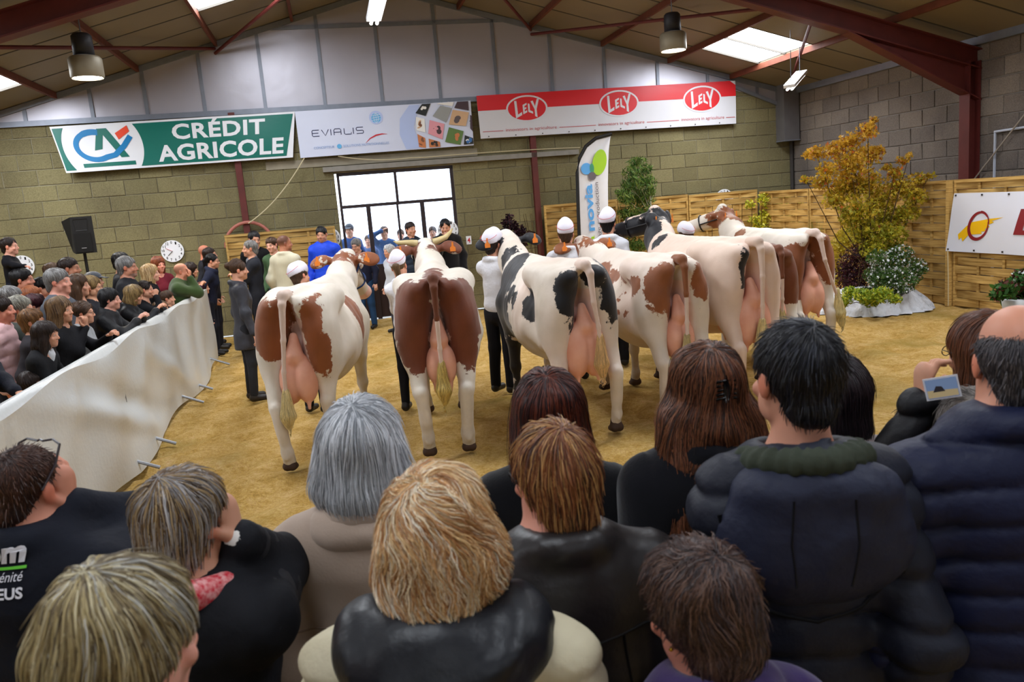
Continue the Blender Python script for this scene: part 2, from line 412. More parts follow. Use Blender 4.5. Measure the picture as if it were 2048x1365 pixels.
bp2 = N.new('ShaderNodeBump'); bp2.inputs['Strength'].default_value = .5; bp2.inputs['Distance'].default_value = .008; L.new(n3.outputs['Fac'], bp2.inputs['Height']); L.new(bp.outputs[0], bp2.inputs['Normal']); L.new(bp2.outputs[0], b.inputs['Normal'])
fo = link('sawdust', quick_mesh('sawdust', V, Q, True), M_saw, FL, rz=TH); fo['kind'] = 'stuff'
MB().box((UL-.3, VF-.3, -.4), (UR+.3, VB+.3, -.12)).build('slab', mat('concrete_slab', (120,116,108), .9), FL, rz=TH)
yo = MB().box((-30, VB+.3, -.12), (30, 60, -.06)).build('ground', mat('yard_gravel', (150,148,142), .95, noise=(3, .4)), None, rz=TH); tag(yo, kind='structure')
# ------------------------------------------------------------------ flat print helpers
def text_geo(s, bold=0.0, shear=0.0, spacing=1.0):
    c = bpy.data.curves.new('t', 'FONT'); c.body = s; c.size = 1; c.offset = bold; c.shear = shear; c.space_character = spacing
    c.resolution_u = 3; c.fill_mode = 'FRONT'
    o = bpy.data.objects.new('t', c); COL.objects.link(o)
    dg = bpy.context.evaluated_depsgraph_get(); me = bpy.data.meshes.new_from_object(o.evaluated_get(dg))
    V = [tuple(v.co) for v in me.vertices]; Fc = [tuple(p.vertices) for p in me.polygons]
    bpy.data.objects.remove(o); bpy.data.curves.remove(c); bpy.data.meshes.remove(me)
    xs = [v[0] for v in V]; ys = [v[1] for v in V]
    return V, Fc, (min(xs), min(ys), max(xs), max(ys))
class Print:
    """flat print collected in banner metres and laid onto a surface S(x,y,off)"""
    def __init__(s): s.items = {}
    def _g(s, mt): return s.items.setdefault(mt.name, [mt, [], []])
    def addvf(s, mt, V, Fc):
        g = s._g(mt); n = len(g[1]); g[1] += [(v[0], v[1]) for v in V]; g[2] += [tuple(i+n for i in f) for f in Fc]
    def text(s, mt, body, x0, y0, x1, h, bold=0, shear=0, spacing=1, rot=False):
        V, Fc, (a, b_, c, d) = text_geo(body, bold, shear, spacing)
        V2 = []
        for v in V:
            fx = (v[0]-a)/(c-a); fy = (v[1]-b_)/(d-b_)
            if rot: V2.append((x0-h*fy+h, y0+fx*(x1-x0)) if False else (x0+h-h*fy, y0+fx*(x1-x0)))
            else: V2.append((x0+fx*(x1-x0), y0+fy*h))
        s.addvf(mt, V2, Fc)
    def poly(s, mt, pts, holes=()):
        loops = [[Vector((p[0], p[1], 0)) for p in pts]]+[[Vector((p[0], p[1], 0)) for p in h] for h in holes]
        tri = tessellate_polygon(loops); V = [p for l in loops for p in l]
        s.addvf(mt, V, [tuple(t) for t in tri])
    def ellipse(s, mt, cx, cy, rx, ry, rot=0, n=32):
        c, k = math.cos(rot), math.sin(rot)
        s.poly(mt, [(cx+rx*math.cos(t)*c-ry*math.sin(t)*k, cy+rx*math.cos(t)*k+ry*math.sin(t)*c) for t in [2*math.pi*i/n for i in range(n)]])
    def stroke(s, mt, pts, w):
        ws = w if isinstance(w, (list, tuple)) else [w]*len(pts)
        P = [Vector((p[0], p[1])) for p in pts]; V = []
        for i, p in enumerate(P):
            d = (P[min(i+1, len(P)-1)]-P[max(i-1, 0)]).normalized(); n = Vector((-d.y, d.x))*ws[i]/2; V += [p+n, p-n]
        s.addvf(mt, V, [(2*i, 2*i+1, 2*i+3, 2*i+2) for i in range(len(P)-1)])
    def lay(s, S, parent, names, off=.004):
        for k, (nm, (mt, V, Fc)) in enumerate(s.items.items()):
            bm = bmesh.new(); vs_ = [bm.verts.new((v[0], v[1], 0)) for v in V]
            for f in Fc:
                try: bm.faces.new([vs_[i] for i in f])
                except ValueError: pass
            for _ in range(4):
                e = [e for e in bm.edges if e.calc_length() > .16]
                if not e: break
                bmesh.ops.subdivide_edges(bm, edges=e, cuts=1)
                bmesh.ops.triangulate(bm, faces=[f for f in bm.faces if len(f.verts) > 4])
            me = bpy.data.meshes.new(names.get(nm, 'lettering'))
            for v in bm.verts: v.co = S(v.co.x, v.co.y, off+.0012*k)
            bm.to_mesh(me); bm.free(); link(names.get(nm, 'lettering'), me, mt, parent)
def arc(cx, cy, rx, ry, a0, a1, n=24, rot=0):
    c, k = math.cos(rot), math.sin(rot); out = []
    for i in range(n+1):
        t = math.radians(a0+(a1-a0)*i/n); x, y = rx*math.cos(t), ry*math.sin(t); out.append((cx+x*c-y*k, cy+x*k+y*c))
    return out
def vinyl(name, rgb, rough=.4): return mat(name, rgb, rough, .4, noise=(3, .12), dark=.8)
def banner(label, TL, TR, BR, BL, wave, base_mt, rz=TH, sag=0.0, seed=1, cat='banner'):
    """corners are (u,v,z); x runs TL->TR, y upwards"""
    TL, TR, BR, BL = [Vector(p) for p in (TL, TR, BR, BL)]
    Wd = (TR-TL).length; Hd = (TL-BL).length
    N = (TR-TL).cross(TL-BL).normalized()
    r = random.Random(seed); ph = [r.uniform(0, 6.3) for _ in range(6)]
    def S(x, y, off=0):
        fx = x/Wd; fy = y/Hd
        p = (BL.lerp(BR, fx)).lerp(TL.lerp(TR, fx), fy)
        w = wave*(.6*math.sin(fx*9+ph[0]+fy*1.5)+.4*math.sin(fx*21+ph[1]-fy*2.5)+.5*math.sin(fy*4+ph[2]+fx*5))
        p = p+N*(w+wave*1.5+off); p.z -= sag*4*fx*(1-fx)*fy; return p-TL
    o = empty('banner', AX*TL.x+DX*TL.y+Vector((0,0,TL.z)), rz, label, cat)
    nx, ny = max(8, int(Wd/.08)), max(5, int(Hd/.08)); V = [S(Wd*i/nx, Hd*j/ny) for i in range(nx+1) for j in range(ny+1)]
    Fc = [(i*(ny+1)+j, (i+1)*(ny+1)+j, (i+1)*(ny+1)+j+1, i*(ny+1)+j+1) for i in range(nx) for j in range(ny)]
    k = len(V); V2 = V+[S(Wd*i/nx, Hd*j/ny, -.003) for i in range(nx+1) for j in range(ny+1)]
    Fc2 = Fc+[tuple(reversed([a+k for a in f])) for f in Fc]
    link('sheet', quick_mesh('sheet', V2, Fc2, True), base_mt, o)
    return o, S, Wd, Hd
Mw = vinyl('white_vinyl', (226,228,234)); Mgr = vinyl('teal_green_vinyl', (0,104,92)); Mbl = vinyl('blue_vinyl', (0,118,178)); Mrd = vinyl('orange_red_vinyl', (226,68,34))
vb = VB-.14
# bank banner
o, S, Wd, Hd = banner('green and white bank banner reading CRÉDIT AGRICOLE hung under the gable', (-4.42, vb, 3.90), (-.37, vb, 3.93), (-.50, vb, 3.13), (-4.28, vb, 3.12), .012, Mw, seed=3)
p = Print(); e = .035
cx, cy, r_ = .185*Wd, Hd/2, .66; Y0, Y1 = e, Hd-e
def circ_side(sgn):
    pts = []
    for i in range(13):
        y = Y0+(Y1-Y0)*i/12; pts.append((cx+sgn*math.sqrt(r_*r_-(y-cy)**2), y))
    return pts
L_ = circ_side(-1); p.poly(Mgr, [(e*.6, Y0)]+L_+[(e*.6, Y1)])
R_ = circ_side(1); p.poly(Mgr, list(reversed(R_))+[(R_[0][0], Y0), (Wd-.12, Y0), (Wd-.03, Y1)])
p.text(Mw, 'CRÉDIT', .476*Wd, .555*Hd, .872*Wd, .42*Hd, bold=.03, spacing=1.08)
p.text(Mw, 'AGRICOLE', .40*Wd, .10*Hd, .955*Wd, .36*Hd, bold=.03, spacing=1.05)
c0 = (.185*Wd)
p.poly(Mgr, [(c0-.42, .085*Hd), (c0+.47, .085*Hd), (c0+.47, .17*Hd), (c0-.42, .17*Hd)])
A0 = c0-.03
p.poly(Mgr, [(A0-.13, .44*Hd), (A0-.01, .90*Hd), (A0+.15, .90*Hd), (A0+.42, .26*Hd), (A0+.28, .26*Hd), (A0+.07, .76*Hd), (A0+.0, .46*Hd)])
sw = arc(c0-.14, .54*Hd, .30, .235, 70, 300, 26)+[(c0+.16, .32*Hd), (c0+.34, .50*Hd), (c0+.48, .70*Hd)]
p.stroke(Mbl, sw, [.10]*6+[.085]*18+[.09]*6)
p.poly(Mrd, [(c0+.24, .78*Hd), (c0+.46, .93*Hd), (c0+.48, .80*Hd), (c0+.28, .64*Hd)])
p.lay(S, o, {'teal_green_vinyl': 'green_print', 'blue_vinyl': 'blue_swoosh', 'orange_red_vinyl': 'red_stroke', 'white_vinyl': 'lettering'})
# feed banner with animal pictures
Mlv = vinyl('pale_lilac_vinyl', (206,212,232)); Mnv = vinyl('navy_vinyl', (40,44,84)); Mrd2 = vinyl('crimson_vinyl', (196,34,48)); Msk = vinyl('sky_blue_vinyl', (96,172,222)); Mhz = vinyl('haze_blue_vinyl', (176,192,232))
o, S, Wd, Hd = banner('pale banner reading EVIALIS with a globe of farm animal pictures', (-.37, vb, 3.93), (2.85, vb, 3.95), (2.84, vb, 3.13), (-.37, vb, 3.11), .004, Mlv, seed=5)
p = Print()
# stroke lettering of the wordmark
x0, y0, h, w = .08*Wd, .44*Hd, .115*Hd*1.15, .125
def letter(strokes, k, wd=1):
    bx = x0+k
    for st in strokes: p.stroke(Mnv, [(bx+a*w*wd, y0+b_*h) for a, b_ in st], .014)
k = 0
for st, adv in (([[(1,1),(.1,1),(0,.85),(0,.15),(.1,0),(1,0)],[(0,.5),(.9,.5)]], .17), ([[(0,1),(.5,0),(1,1)]], .165), ([[(0,0),(0,1)]], .055),
                ([[(0,0),(0,.8),(.15,1),(.85,1),(1,.8),(1,0)],[(0,.45),(1,.45)]], .185), ([[(0,1),(0,.15),(.15,0),(1,0),(1,.3)]], .165), ([[(0,0),(0,1)]], .055),
                ([[(1,1),(.1,1),(0,.9),(0,.6),(.1,.5),(.9,.5),(1,.4),(1,.1),(.9,0),(0,0)]], 0)):
    letter(st, k); k += adv
p.stroke(Mrd2, [(.372*Wd, .22*Hd), (.40*Wd, .315*Hd), (.435*Wd, .375*Hd), (.47*Wd, .395*Hd), (.50*Wd, .385*Hd)], [.003,.02,.028,.02,.003])
p.ellipse(Mhz, .445*Wd, .76*Hd, .125, .12)
p_g = Print(); p_g.ellipse(Msk, .445*Wd, .75*Hd, .088, .088); p_g.lay(S, o, {'sky_blue_vinyl': 'globe'}, .0065)
for a in (-.04, 0, .04): p.stroke(Mw, arc(.445*Wd, .75*Hd, abs(a)+.001 if a else .002, .085, -90, 90) if a >= 0 else arc(.445*Wd, .75*Hd, .04, .085, 90, 270), .006); p.stroke(Mw, [(.445*Wd-.08, .75*Hd+a), (.445*Wd+.08, .75*Hd+a+.02)], .006)
Mst = vinyl('steel_blue_vinyl', (130,160,206))
p.text(Mst, 'CONCEPTEUR', .08*Wd, .165*Hd, .195*Wd, .05*Hd); p.ellipse(Msk, .222*Wd, .19*Hd, .042, .042); p.text(Mw, 'DE', .213*Wd, .17*Hd, .231*Wd, .035*Hd)
p.text(Mst, 'SOLUTIONS NUTRITIONNELLES', .245*Wd, .165*Hd, .505*Wd, .05*Hd)
p.poly(Mhz, [(.60*Wd, .02*Hd), (.57*Wd, .35*Hd), (.58*Wd, .7*Hd), (.64*Wd, .98*Hd), (.70*Wd, .98*Hd), (.655*Wd, .5*Hd), (.69*Wd, .02*Hd)])
tiles = []
cols = dict(k=(28,30,28), w=(232,230,226), g=(92,120,60), s=(150,152,150), p=(222,150,160), t=(206,168,130), b=(122,76,48), d=(70,50,56), c=(60,110,170), o=(196,120,70), n=(96,84,84))
Mt = {k2: vinyl('print_'+n_, v) for (k2, v), n_ in zip(cols.items(), ('black','white','green','grey','pink','tan','brown','umber','blue','ginger','taupe'))}
rr = random.Random(4)
spec = [((.672,.80),(.715,.99),(.765,.99),(.73,.72),'kwg'), ((.67,.42),(.672,.72),(.722,.66),(.72,.36),'wbt'), ((.675,.05),(.672,.34),(.715,.24),(.715,.02),'obt'),
        ((.77,.71),(.82,.93),(.885,.86),(.845,.55),'sgs'), ((.735,.33),(.75,.63),(.835,.52),(.815,.18),'ppd'), ((.735,.02),(.735,.22),(.80,.13),(.80,.02),'obk'),
        ((.86,.50),(.89,.82),(.985,.74),(.96,.44),'tnw'), ((.83,.12),(.86,.44),(.945,.33),(.92,.03),'got'), ((.90,.86),(.92,.99),(.985,.99),(.985,.78),'dwd'), ((.80,.97),(.81,.99),(.90,.99),(.89,.90),'wgw'),
        ((.985,.38),(.99,.68),(1.0,.66),(1.0,.3),'dgd'), ((.94,.03),(.95,.24),(.998,.16),(.998,.03),'kcw')]
for a, b_, c, d, pal in spec:
    q = [(x*Wd, y*Hd) for x, y in (a, d, c, b_)]
    p.poly(Mt[pal[0]], q)
p.lay(S, o, {'navy_vinyl': 'wordmark', 'crimson_vinyl': 'red_arc', 'sky_blue_vinyl': 'globe', 'steel_blue_vinyl': 'small_lettering'})
p2 = Print()
for a, b_, c, d, pal in spec:
    mx_, my_ = sum(t[0] for t in (a,b_,c,d))/4*Wd, sum(t[1] for t in (a,b_,c,d))/4*Hd
    sx = min(abs(d[0]-a[0]), abs(c[0]-b_[0]))*Wd; sy = abs(b_[1]-a[1])*Hd
    for j in range(7):
        ch = pal[1 if j % 2 else 2]
        p2.ellipse(Mt[ch], mx_+rr.uniform(-.22,.22)*sx, my_+rr.uniform(-.22,.22)*sy, sx*rr.uniform(.08,.2), sy*rr.uniform(.08,.2), rr.uniform(0,3), 9)
p2.lay(S, o, {}, .011)
# red and white banner
Mre = vinyl('signal_red_vinyl', (206,30,38)); Mww = vinyl('greyish_white_vinyl', (208,208,214)); Mpk = vinyl('fine_red_line_vinyl', (190,96,100))
o, S, Wd, Hd = banner('long red and white banner reading LELY three times', (2.97, vb, 4.03), (8.29, vb, 4.05), (8.29, vb, 3.21), (2.98, vb, 3.24), .012, Mww, seed=9, sag=-.0)
p = Print()
p.poly(Mre, [(0, .645*Hd), (Wd, .645*Hd), (Wd, .9*Hd), (Wd-.12, Hd), (0, Hd)])
p.lay(S, o, {'signal_red_vinyl': 'red_band'}, .004)
for fx, fy in ((.18, .64), (.53, .63), (.862, .62)):
    cx, cy = fx*Wd, fy*Hd
    p = Print(); p.ellipse(Mww, cx, cy, .41, .245); p.lay(S, o, {'greyish_white_vinyl': 'oval_border'}, .0055)
    p = Print(); p.ellipse(Mre, cx, cy, .375, .215); p.lay(S, o, {'signal_red_vinyl': 'oval'}, .007)
    p = Print()
    def P_(pts): p.poly(Mww, [(cx+a*.0115, cy+b_*.0115) for a, b_ in pts])
    P_([(-21,13),(-17,13),(-16,-9),(-9,-5),(-9,-10),(-20,-15)])
    P_([(-7,6),(0,9),(0,6),(-4,4),(-4,1.5),(-1,2.5),(-1,-.5),(-4,-1.5),(-4,-4.5),(0,-2.5),(0,-6),(-7,-9)])
    P_([(2,8),(5,7),(5,-3),(10,-5.5),(10,-9),(2,-5.5)])
    P_([(7,11),(11,12),(14,3),(18,14.5),(22,15),(16.5,-2),(17,-15),(13,-13),(13,-2)])
    p.lay(S, o, {'greyish_white_vinyl': 'lettering'}, .0085)
for a, c in ((.095, .285), (.445, .625), (.775, .95)):
    p = Print(); p.text(Mpk, 'innovators in agriculture', a*Wd, .11*Hd, c*Wd, .095*Hd); p.lay(S, o, {'fine_red_line_vinyl': 'small_lettering'}, .006)
for a, c in ((.01, .085), (.295, .435), (.635, .765), (.958, .995)):
    p = Print(); p.stroke(Mpk, [(a*Wd, .155*Hd), (c*Wd, .155*Hd)], .012); p.lay(S, o, {'fine_red_line_vinyl': 'thin_line'}, .006)
g_ = MB()
for i in range(10): q = S(Wd*(i+.3)/10, .03, .006); g_.box((q.x-.01, q.y-.004, q.z-.01), (q.x+.01, q.y, q.z+.01))
g_.build('eyelets', mat('dark_eyelet', (50,46,44), .5), o)
# banner on the right fence: runs towards the camera (-v)
Mmr = vinyl('maroon_vinyl', (134,28,34)); Mye = vinyl('yellow_vinyl', (240,188,10)); Mgw = mat('glossy_white_vinyl', (222,224,236), .25, .5)
uf = 8.62
o, S, Wd, Hd = banner('white banner with maroon ring, yellow brush stroke and letter B tied to right fence', (uf, 9.78, 1.62), (uf, 6.9, 1.60), (uf, 6.9, .80), (uf, 9.95, .80), .016, Mgw, seed=12)
p = Print()
p.poly(Mye, [(.17, .25), (.20, .17), (.235, .21), (.27, .15), (.36, .25), (.60, .27), (.58, .30), (.66, .31), (.64, .34), (.72, .37), (.68, .395), (.78, .43), (.74, .45), (.92, .50), (.70, .48), (.40, .43), (.30, .37)])
q = Print(); q.stroke(Mmr, arc(.52, .38, .165, .19, 60, 395, 36, -.35), [.012+.04*math.sin(math.pi*i/36) for i in range(37)])
q.stroke(Mmr, arc(.53, .41, .165, .17, 20, 110, 14, -.35), [.02]*15)
q.lay(S, o, {'maroon_vinyl': 'emblem'}, .008); q = Print(); bx, by = 1.10, .27
q.poly(Mmr, [(bx,by),(bx+.36,by),(bx+.45,by+.06),(bx+.43,by+.14),(bx+.36,by+.18),(bx+.45,by+.24),(bx+.43,by+.31),(bx+.34,by+.34),(bx+.07,by+.34)],
       [[(bx+.14,by+.06),(bx+.30,by+.06),(bx+.31,by+.14),(bx+.15,by+.14)], [(bx+.17,by+.21),(bx+.31,by+.21),(bx+.31,by+.28),(bx+.18,by+.28)]])
p.lay(S, o, {'yellow_vinyl': 'brush_stroke'}, .005); q.lay(S, o, {'maroon_vinyl': 'lettering'}, .008)
g_ = MB()
for i in range(7):
    for yy in (.03, Hd-.03):
        c_ = S(.04+Wd*i/6.3, yy, .006); g_.box((c_.x-.004, c_.y-.012, c_.z-.012), (c_.x+.004, c_.y+.012, c_.z+.012))
g_.build('eyelets', MATS['dark_eyelet'], o)
# feather flag
M_flag = mat('flag_cloth', (214,216,226), .7, .2, noise=(3, .2)); M_blk = mat('black_plastic', (22,22,24), .5, .4)
vf = 14.4; fo_ = empty('feather_flag', W(4.48, vf, 0), TH, 'white feather flag with black edge and blue novia lettering in front of wooden fence', 'flag')
edge = [(.0, .25), (.0, 1.0), (.02, 1.7), (.05, 2.45), (.11, 2.70), (.25, 2.91), (.45, 3.04), (.76, 3.10)]
rt = [(.60, .45), (.61, 1.0), (.62, 1.5), (.63, 1.77), (.655, 2.2), (.68, 2.5), (.71, 2.8), (.76, 3.05)]
V = []; n_ = 10
for (a, za), (c, zc) in zip(edge, rt):
    for i in range(n_+1):
        t = i/n_; V.append((a+(c-a)*t, .02*math.sin(t*11+za)*t, za+(zc-za)*t))
Fc = [(i*(n_+1)+j, i*(n_+1)+j+1, (i+1)*(n_+1)+j+1, (i+1)*(n_+1)+j) for i in range(len(edge)-1) for j in range(n_)]
link('cloth', quick_mesh('cloth', V, Fc, True), M_flag, fo_)
MB().tube([(0,0,.02)]+[(a+.015, -.005, z-.005) for a, z in edge], .034, 8).build('pole_sleeve', M_blk, fo_)
MB().bar((-.35, 0, .03), (.35, 0, .03), .04).bar((0, -.35, .03), (0, .35, .03), .04).build('cross_base', M_blk, fo_)
p = Print(); Mfb = vinyl('flag_blue', (84,156,222)); Mfg = vinyl('flag_green', (152,196,40)); Mfd = vinyl('flag_grey', (96,90,98)); Mfo = vinyl('flag_overlap', (60,140,110))
def S2(x, y, off): return Vector((x, -.03-off, y))
p.ellipse(Mfb, .24, 2.50, .105, .105); p.ellipse(Mfg, .50, 2.60, .135, .235, -.25)
p.lay(S2, fo_, {}, .0); p = Print(); p.ellipse(Mfo, .345, 2.50, .04, .09); p.ellipse(Mfd, .34, 2.36, .075, .075)
for st, x0_, x1_, body, mt_ in ((1.36, .18, .33, 'novia', Mfb), (.62, .20, .31, 'elva', Mfg)):
    V_, F_, (a, b_, c, d) = text_geo(body, .03 if body == 'novia' else 0)
    ln = .86 if body == 'novia' else .66
    p.addvf(mt_, [(x1_-(v[1]-b_)/(d-b_)*(x1_-x0_), st+(v[0]-a)/(c-a)*ln) for v in V_], F_)
V_, F_, (a, b_, c, d) = text_geo('coop élevage reproduction'); p.addvf(Mfd, [(.47-(v[1]-b_)/(d-b_)*.10, .66+(v[0]-a)/(c-a)*1.58) for v in V_], F_)
p.lay(S2, fo_, {'flag_blue': 'lettering', 'flag_green': 'lettering', 'flag_grey': 'small_lettering'}, .004)

# ------------------------------------------------------------------ window / door wall opening
M_frame = mat('dark_brown_frame', (44,32,34), .5, .4); M_panel = mat('door_brown_panel', (52,36,34), .6, .3, noise=(5, .4))
M_glass = bpy.data.materials.new('glass'); M_glass.use_nodes = True; nt = M_glass.node_tree; nt.nodes.clear()
o_ = nt.nodes.new('ShaderNodeOutputMaterial'); gl = nt.nodes.new('ShaderNodeBsdfGlossy'); gl.inputs['Roughness'].default_value = .05
tp = nt.nodes.new('ShaderNodeBsdfTransparent'); tp.inputs[0].default_value = (.93,.96,1,1); mx = nt.nodes.new('ShaderNodeMixShader'); mx.inputs[0].default_value = .06
nt.links.new(tp.outputs[0], mx.inputs[1]); nt.links.new(gl.outputs[0], mx.inputs[2]); nt.links.new(mx.outputs[0], o_.inputs[0])
DR = empty('door_1', W(DU0, VB+.05, 0), TH, kind='structure'); dw = DU1-DU0
k = MB()
for a, c in (((.04,-.03,0),(.09,.03,DZ)), ((dw-.06,-.03,0),(dw,.03,DZ)), ((.04,-.03,DZ-.06),(dw,.03,DZ)), ((.09,-.03,2.14),(dw-.06,.03,2.20)), ((1.10,-.03,2.2),(1.15,.03,DZ-.06)),
             ((.52,-.035,0),(.60,.03,2.14)), ((1.54,-.035,0),(1.62,.03,2.14)), ((1.09,-.03,0),(1.13,.03,2.14))): k.box(a, c)
k.build('door_frame', M_frame, DR)
for a, c in ((.09,.52), (.60,1.09), (1.13,1.54), (1.62,dw-.06)):
    MB().box((a, -.015, .03), (c, .015, 1.02)).build('door_panel', M_panel, DR); MB().box((a, -.02, 1.0), (c, .02, 1.05)).build('mid_rail', M_frame, DR)
    MB().box((a, -.003, 1.05), (c, .003, 2.14)).build('pane', M_glass, DR)
for a, c in ((.09,1.10), (1.15,dw-.06)): MB().box((a, -.003, 2.2), (c, .003, DZ-.06)).build('pane', M_glass, DR)
tr_ = MB().box((.0, VB-.10, 2.83), (4.93, VB-.0, 2.92)).build('trim_1', mat('painted_rail', (140,136,128), .6, .3, noise=(8,.4)), None, rz=TH); tag(tr_, kind='structure')
tr_ = MB().box((-1.0, VB-.02, 2.94), (DU1+.5, VB+.01, 3.08)).build('trim_2', mat('concrete_lintel', (150,142,124), .9, .1, noise=(6,.4)), None, rz=TH); tag(tr_, kind='structure')
for u, lb in ((-1.47, 'rust red steel post on the back wall under the green banner'), (4.02, 'rust red steel post on the back wall under the red banner'), (9.5, None)):
    if lb:
        q = MB().box((-.055, -.1, 0), (.055, 0, 3.98)).build('steel_post', M_red, None, loc=W(u, VB, 0), rz=TH); tag(q, lb, 'post')
q = empty('duct_box', W(9.26, VB-.02, 2.8), TH, 'grey metal duct box fixed high in the right corner', 'duct')
MB().box((0, -.32, 0), (.34, 0, 1.12)).build('casing', mat('grey_duct', (112,110,112), .5, .4, metal=.3, noise=(5,.3)), q)
MB().box((-.01, -.33, -.02), (.35, .0, .0)).build('lower_flange', M_galv, q)
q = MB().tube([(0, 0, 0), (0, 0, 2.78)], .04).build('downpipe', mat('dark_pipe', (60,56,54), .6), None, loc=W(9.58, VB-.06, 0), rz=TH); tag(q, 'dark narrow downpipe in the right corner below the duct box', 'pipe')
q = MB().tube([(0, 0, .0), (0, 0, 2.44), (0, -3.5, 2.50)], .022).build('water_pipe', mat('pale_pipe', (190,196,210), .4), None, loc=W(UR-.04, 10.15, 0), rz=TH); tag(q, 'pale plastic pipe turning along the right block wall', 'pipe')
def rope(label, pts, r=.008, rgb=(196,184,150), cat='rope'):
    p0 = Vector(pts[0]); q = MB().tube([Vector(p)-p0 for p in pts], r, 6).build('rope', mat('rope_%d' % rgb[0], rgb, .8), None, loc=W(*p0), rz=TH); tag(q, label, cat); return q
def sagline(a, b_, s, n=10): a = Vector(a); b_ = Vector(b_); return [a.lerp(b_, i/n)-Vector((0,0,s*4*(i/n)*(1-i/n))) for i in range(n+1)]
rope('white rope sagging from the animal picture banner down to the left steel post', sagline((-.30, vb-.08, 3.10), (-1.42, vb-.06, 2.02), .12), .011)
rope('thin cord running along the top of the wall rail', sagline((.3, VB-.12, 3.1), (1.6, VB-.12, 2.98), .05)+sagline((1.9, VB-.12, 2.97), (4.95, VB-.12, 2.95), -.02), .009)
rope('grey cable slanting down the right block wall to the fence', [(UR-.1, 8.0, 3.0), (UR-.1, 9.3, 2.95), (UR-.1, 9.5, 2.7), (UR-.12, 10.5, 1.72)], .012, (150,140,128))
q = MB().tube(arc3 := [(.42*math.cos(math.radians(t)), 0, .42*math.sin(math.radians(t))) for t in range(0, 181, 12)], .03, 8).build('hose_hoop', mat('pink_hose', (170,104,92), .6), None, loc=W(-1.45, VB-.12, 1.62), rz=TH); tag(q, 'faded pink hoop standing behind the fence at the left steel post', 'hoop')

# clocks
M_face = mat('white_clock_face', (232,234,240), .4); M_ink = mat('black_ink', (16,16,18), .5)
def clock(u, v, z, label, hands=True, ang=(215, 118)):
    q = empty('dial', W(u, v, z), TH, label, 'dial', 'numbered white show dials')
    V = [(0, -.02, 0)]; n = 40; r = .195
    k = MB(); k.add([(r*math.cos(2*math.pi*i/n), -.02, r*math.sin(2*math.pi*i/n)) for i in range(n)]+[(r*math.cos(2*math.pi*i/n), 0, r*math.sin(2*math.pi*i/n)) for i in range(n)],
                    [tuple(range(n))]+[(i, i+n, (i+1) % n+n, (i+1) % n) for i in range(n)])
    k.build('dial_face', M_face, q)
    p = Print()
    for i in range(13):
        a = math.radians(90-360/13*i); s_ = str(i); w_ = .026*(1 if i < 10 else 1.8)
        p.text(M_ink, s_, .155*math.cos(a)-w_/2, .155*math.sin(a)-.024, .155*math.cos(a)+w_/2, .048, bold=.02)
    p.lay(lambda x, y, off: Vector((x, -.02-off, y)), q, {'black_ink': 'numerals'}, .002)
    for a, l, mt_, nm in ((ang[0], .11, M_ink, 'hour_hand'), (ang[1], .12, mat('pink_hand', (206,120,130), .5), 'minute_hand')):
        t = math.radians(a); MB().bar((0,-.028,0), (l*math.cos(t), -.028, l*math.sin(t)), .004, .016, up=(0,1,0)).build(nm, mt_, q)
clock(-2.8, VB-.02, 1.64, 'white numbered dial with black and pink hands left of the fence', ang=(222, 150))
clock(-5.27, VB-.02, 1.60, 'white numbered dial behind the boy at the far left')
clock(2.16, VB-.35, 1.58, 'white numbered dial behind the head of the man with microphone')
clock(-.02, VB-.02, 1.62, 'white numbered dial half hidden behind man in blue smock')
clock(8.03, VB-.02, 1.72, 'white numbered dial showing only its rim above the back fence')
q = empty('number_sign', W(2.6, VB-.02, 1.35), TH, 'small white sign with red number 4 on the back wall', 'sign')
MB().box((-.05, -.01, -.08), (.05, 0, .08)).build('plate', M_face, q)
p = Print(); p.text(Mrd2, '4', -.03, -.05, .03, .10, bold=.02); p.lay(lambda x, y, off: Vector((x, -.01-off, y)), q, {}, .002)

# loudspeaker
q = empty('loudspeaker', W(-3.98, 14.2, 1.72), TH+math.radians(8), 'black loudspeaker tilted on its stand against the block wall', 'loudspeaker')
k = MB(); k.add([(-.02,-.20,.04),(.29,-.20,.04),(.29,-.20,.62),(-.02,-.20,.62),(-.10,.12,.04+.03),(.20,.16,.06),(.18,.2,.58),(-.20,.16,.57)], [(0,1,2,3),(7,6,5,4),(0,4,5,1),(1,5,6,2),(2,6,7,3),(3,7,4,0)])
M_spk = mat('speaker_black', (20,20,22), .6, .3, bump=(80,.2)); k.build('cabinet', M_spk, q)
MB().box((.0,-.215,.06), (.235,-.2,.36)).build('woofer_grille', mat('speaker_grille', (14,14,15), .8, bump=(200,.4)), q)
MB().add([(.03,-.205,.40),(.20,-.205,.40),(.22,-.205,.58),(.01,-.205,.58),(.08,-.16,.46),(.15,-.16,.46),(.15,-.16,.52),(.08,-.16,.52)], [(0,1,5,4),(1,2,6,5),(2,3,7,6),(3,0,4,7),(4,5,6,7)]).build('horn', M_spk, q)
MB().box((.08,-.22,.12), (.15,-.214,.13)).build('badge', mat('grey_badge', (150,150,156), .4), q)
q2 = empty('speaker_stand', W(-3.9, 14.2, 0), TH, 'black tripod stand carrying the loudspeaker', 'stand')
MB().tube([(0,0,.1),(0,0,1.78)], .025).build('pole', M_blk, q2)
for a in (90, 210, 330): MB().tube([(0,0,.55),(.42*math.cos(math.radians(a)),.42*math.sin(math.radians(a)),.01)], .013).build('leg', M_blk, q2)

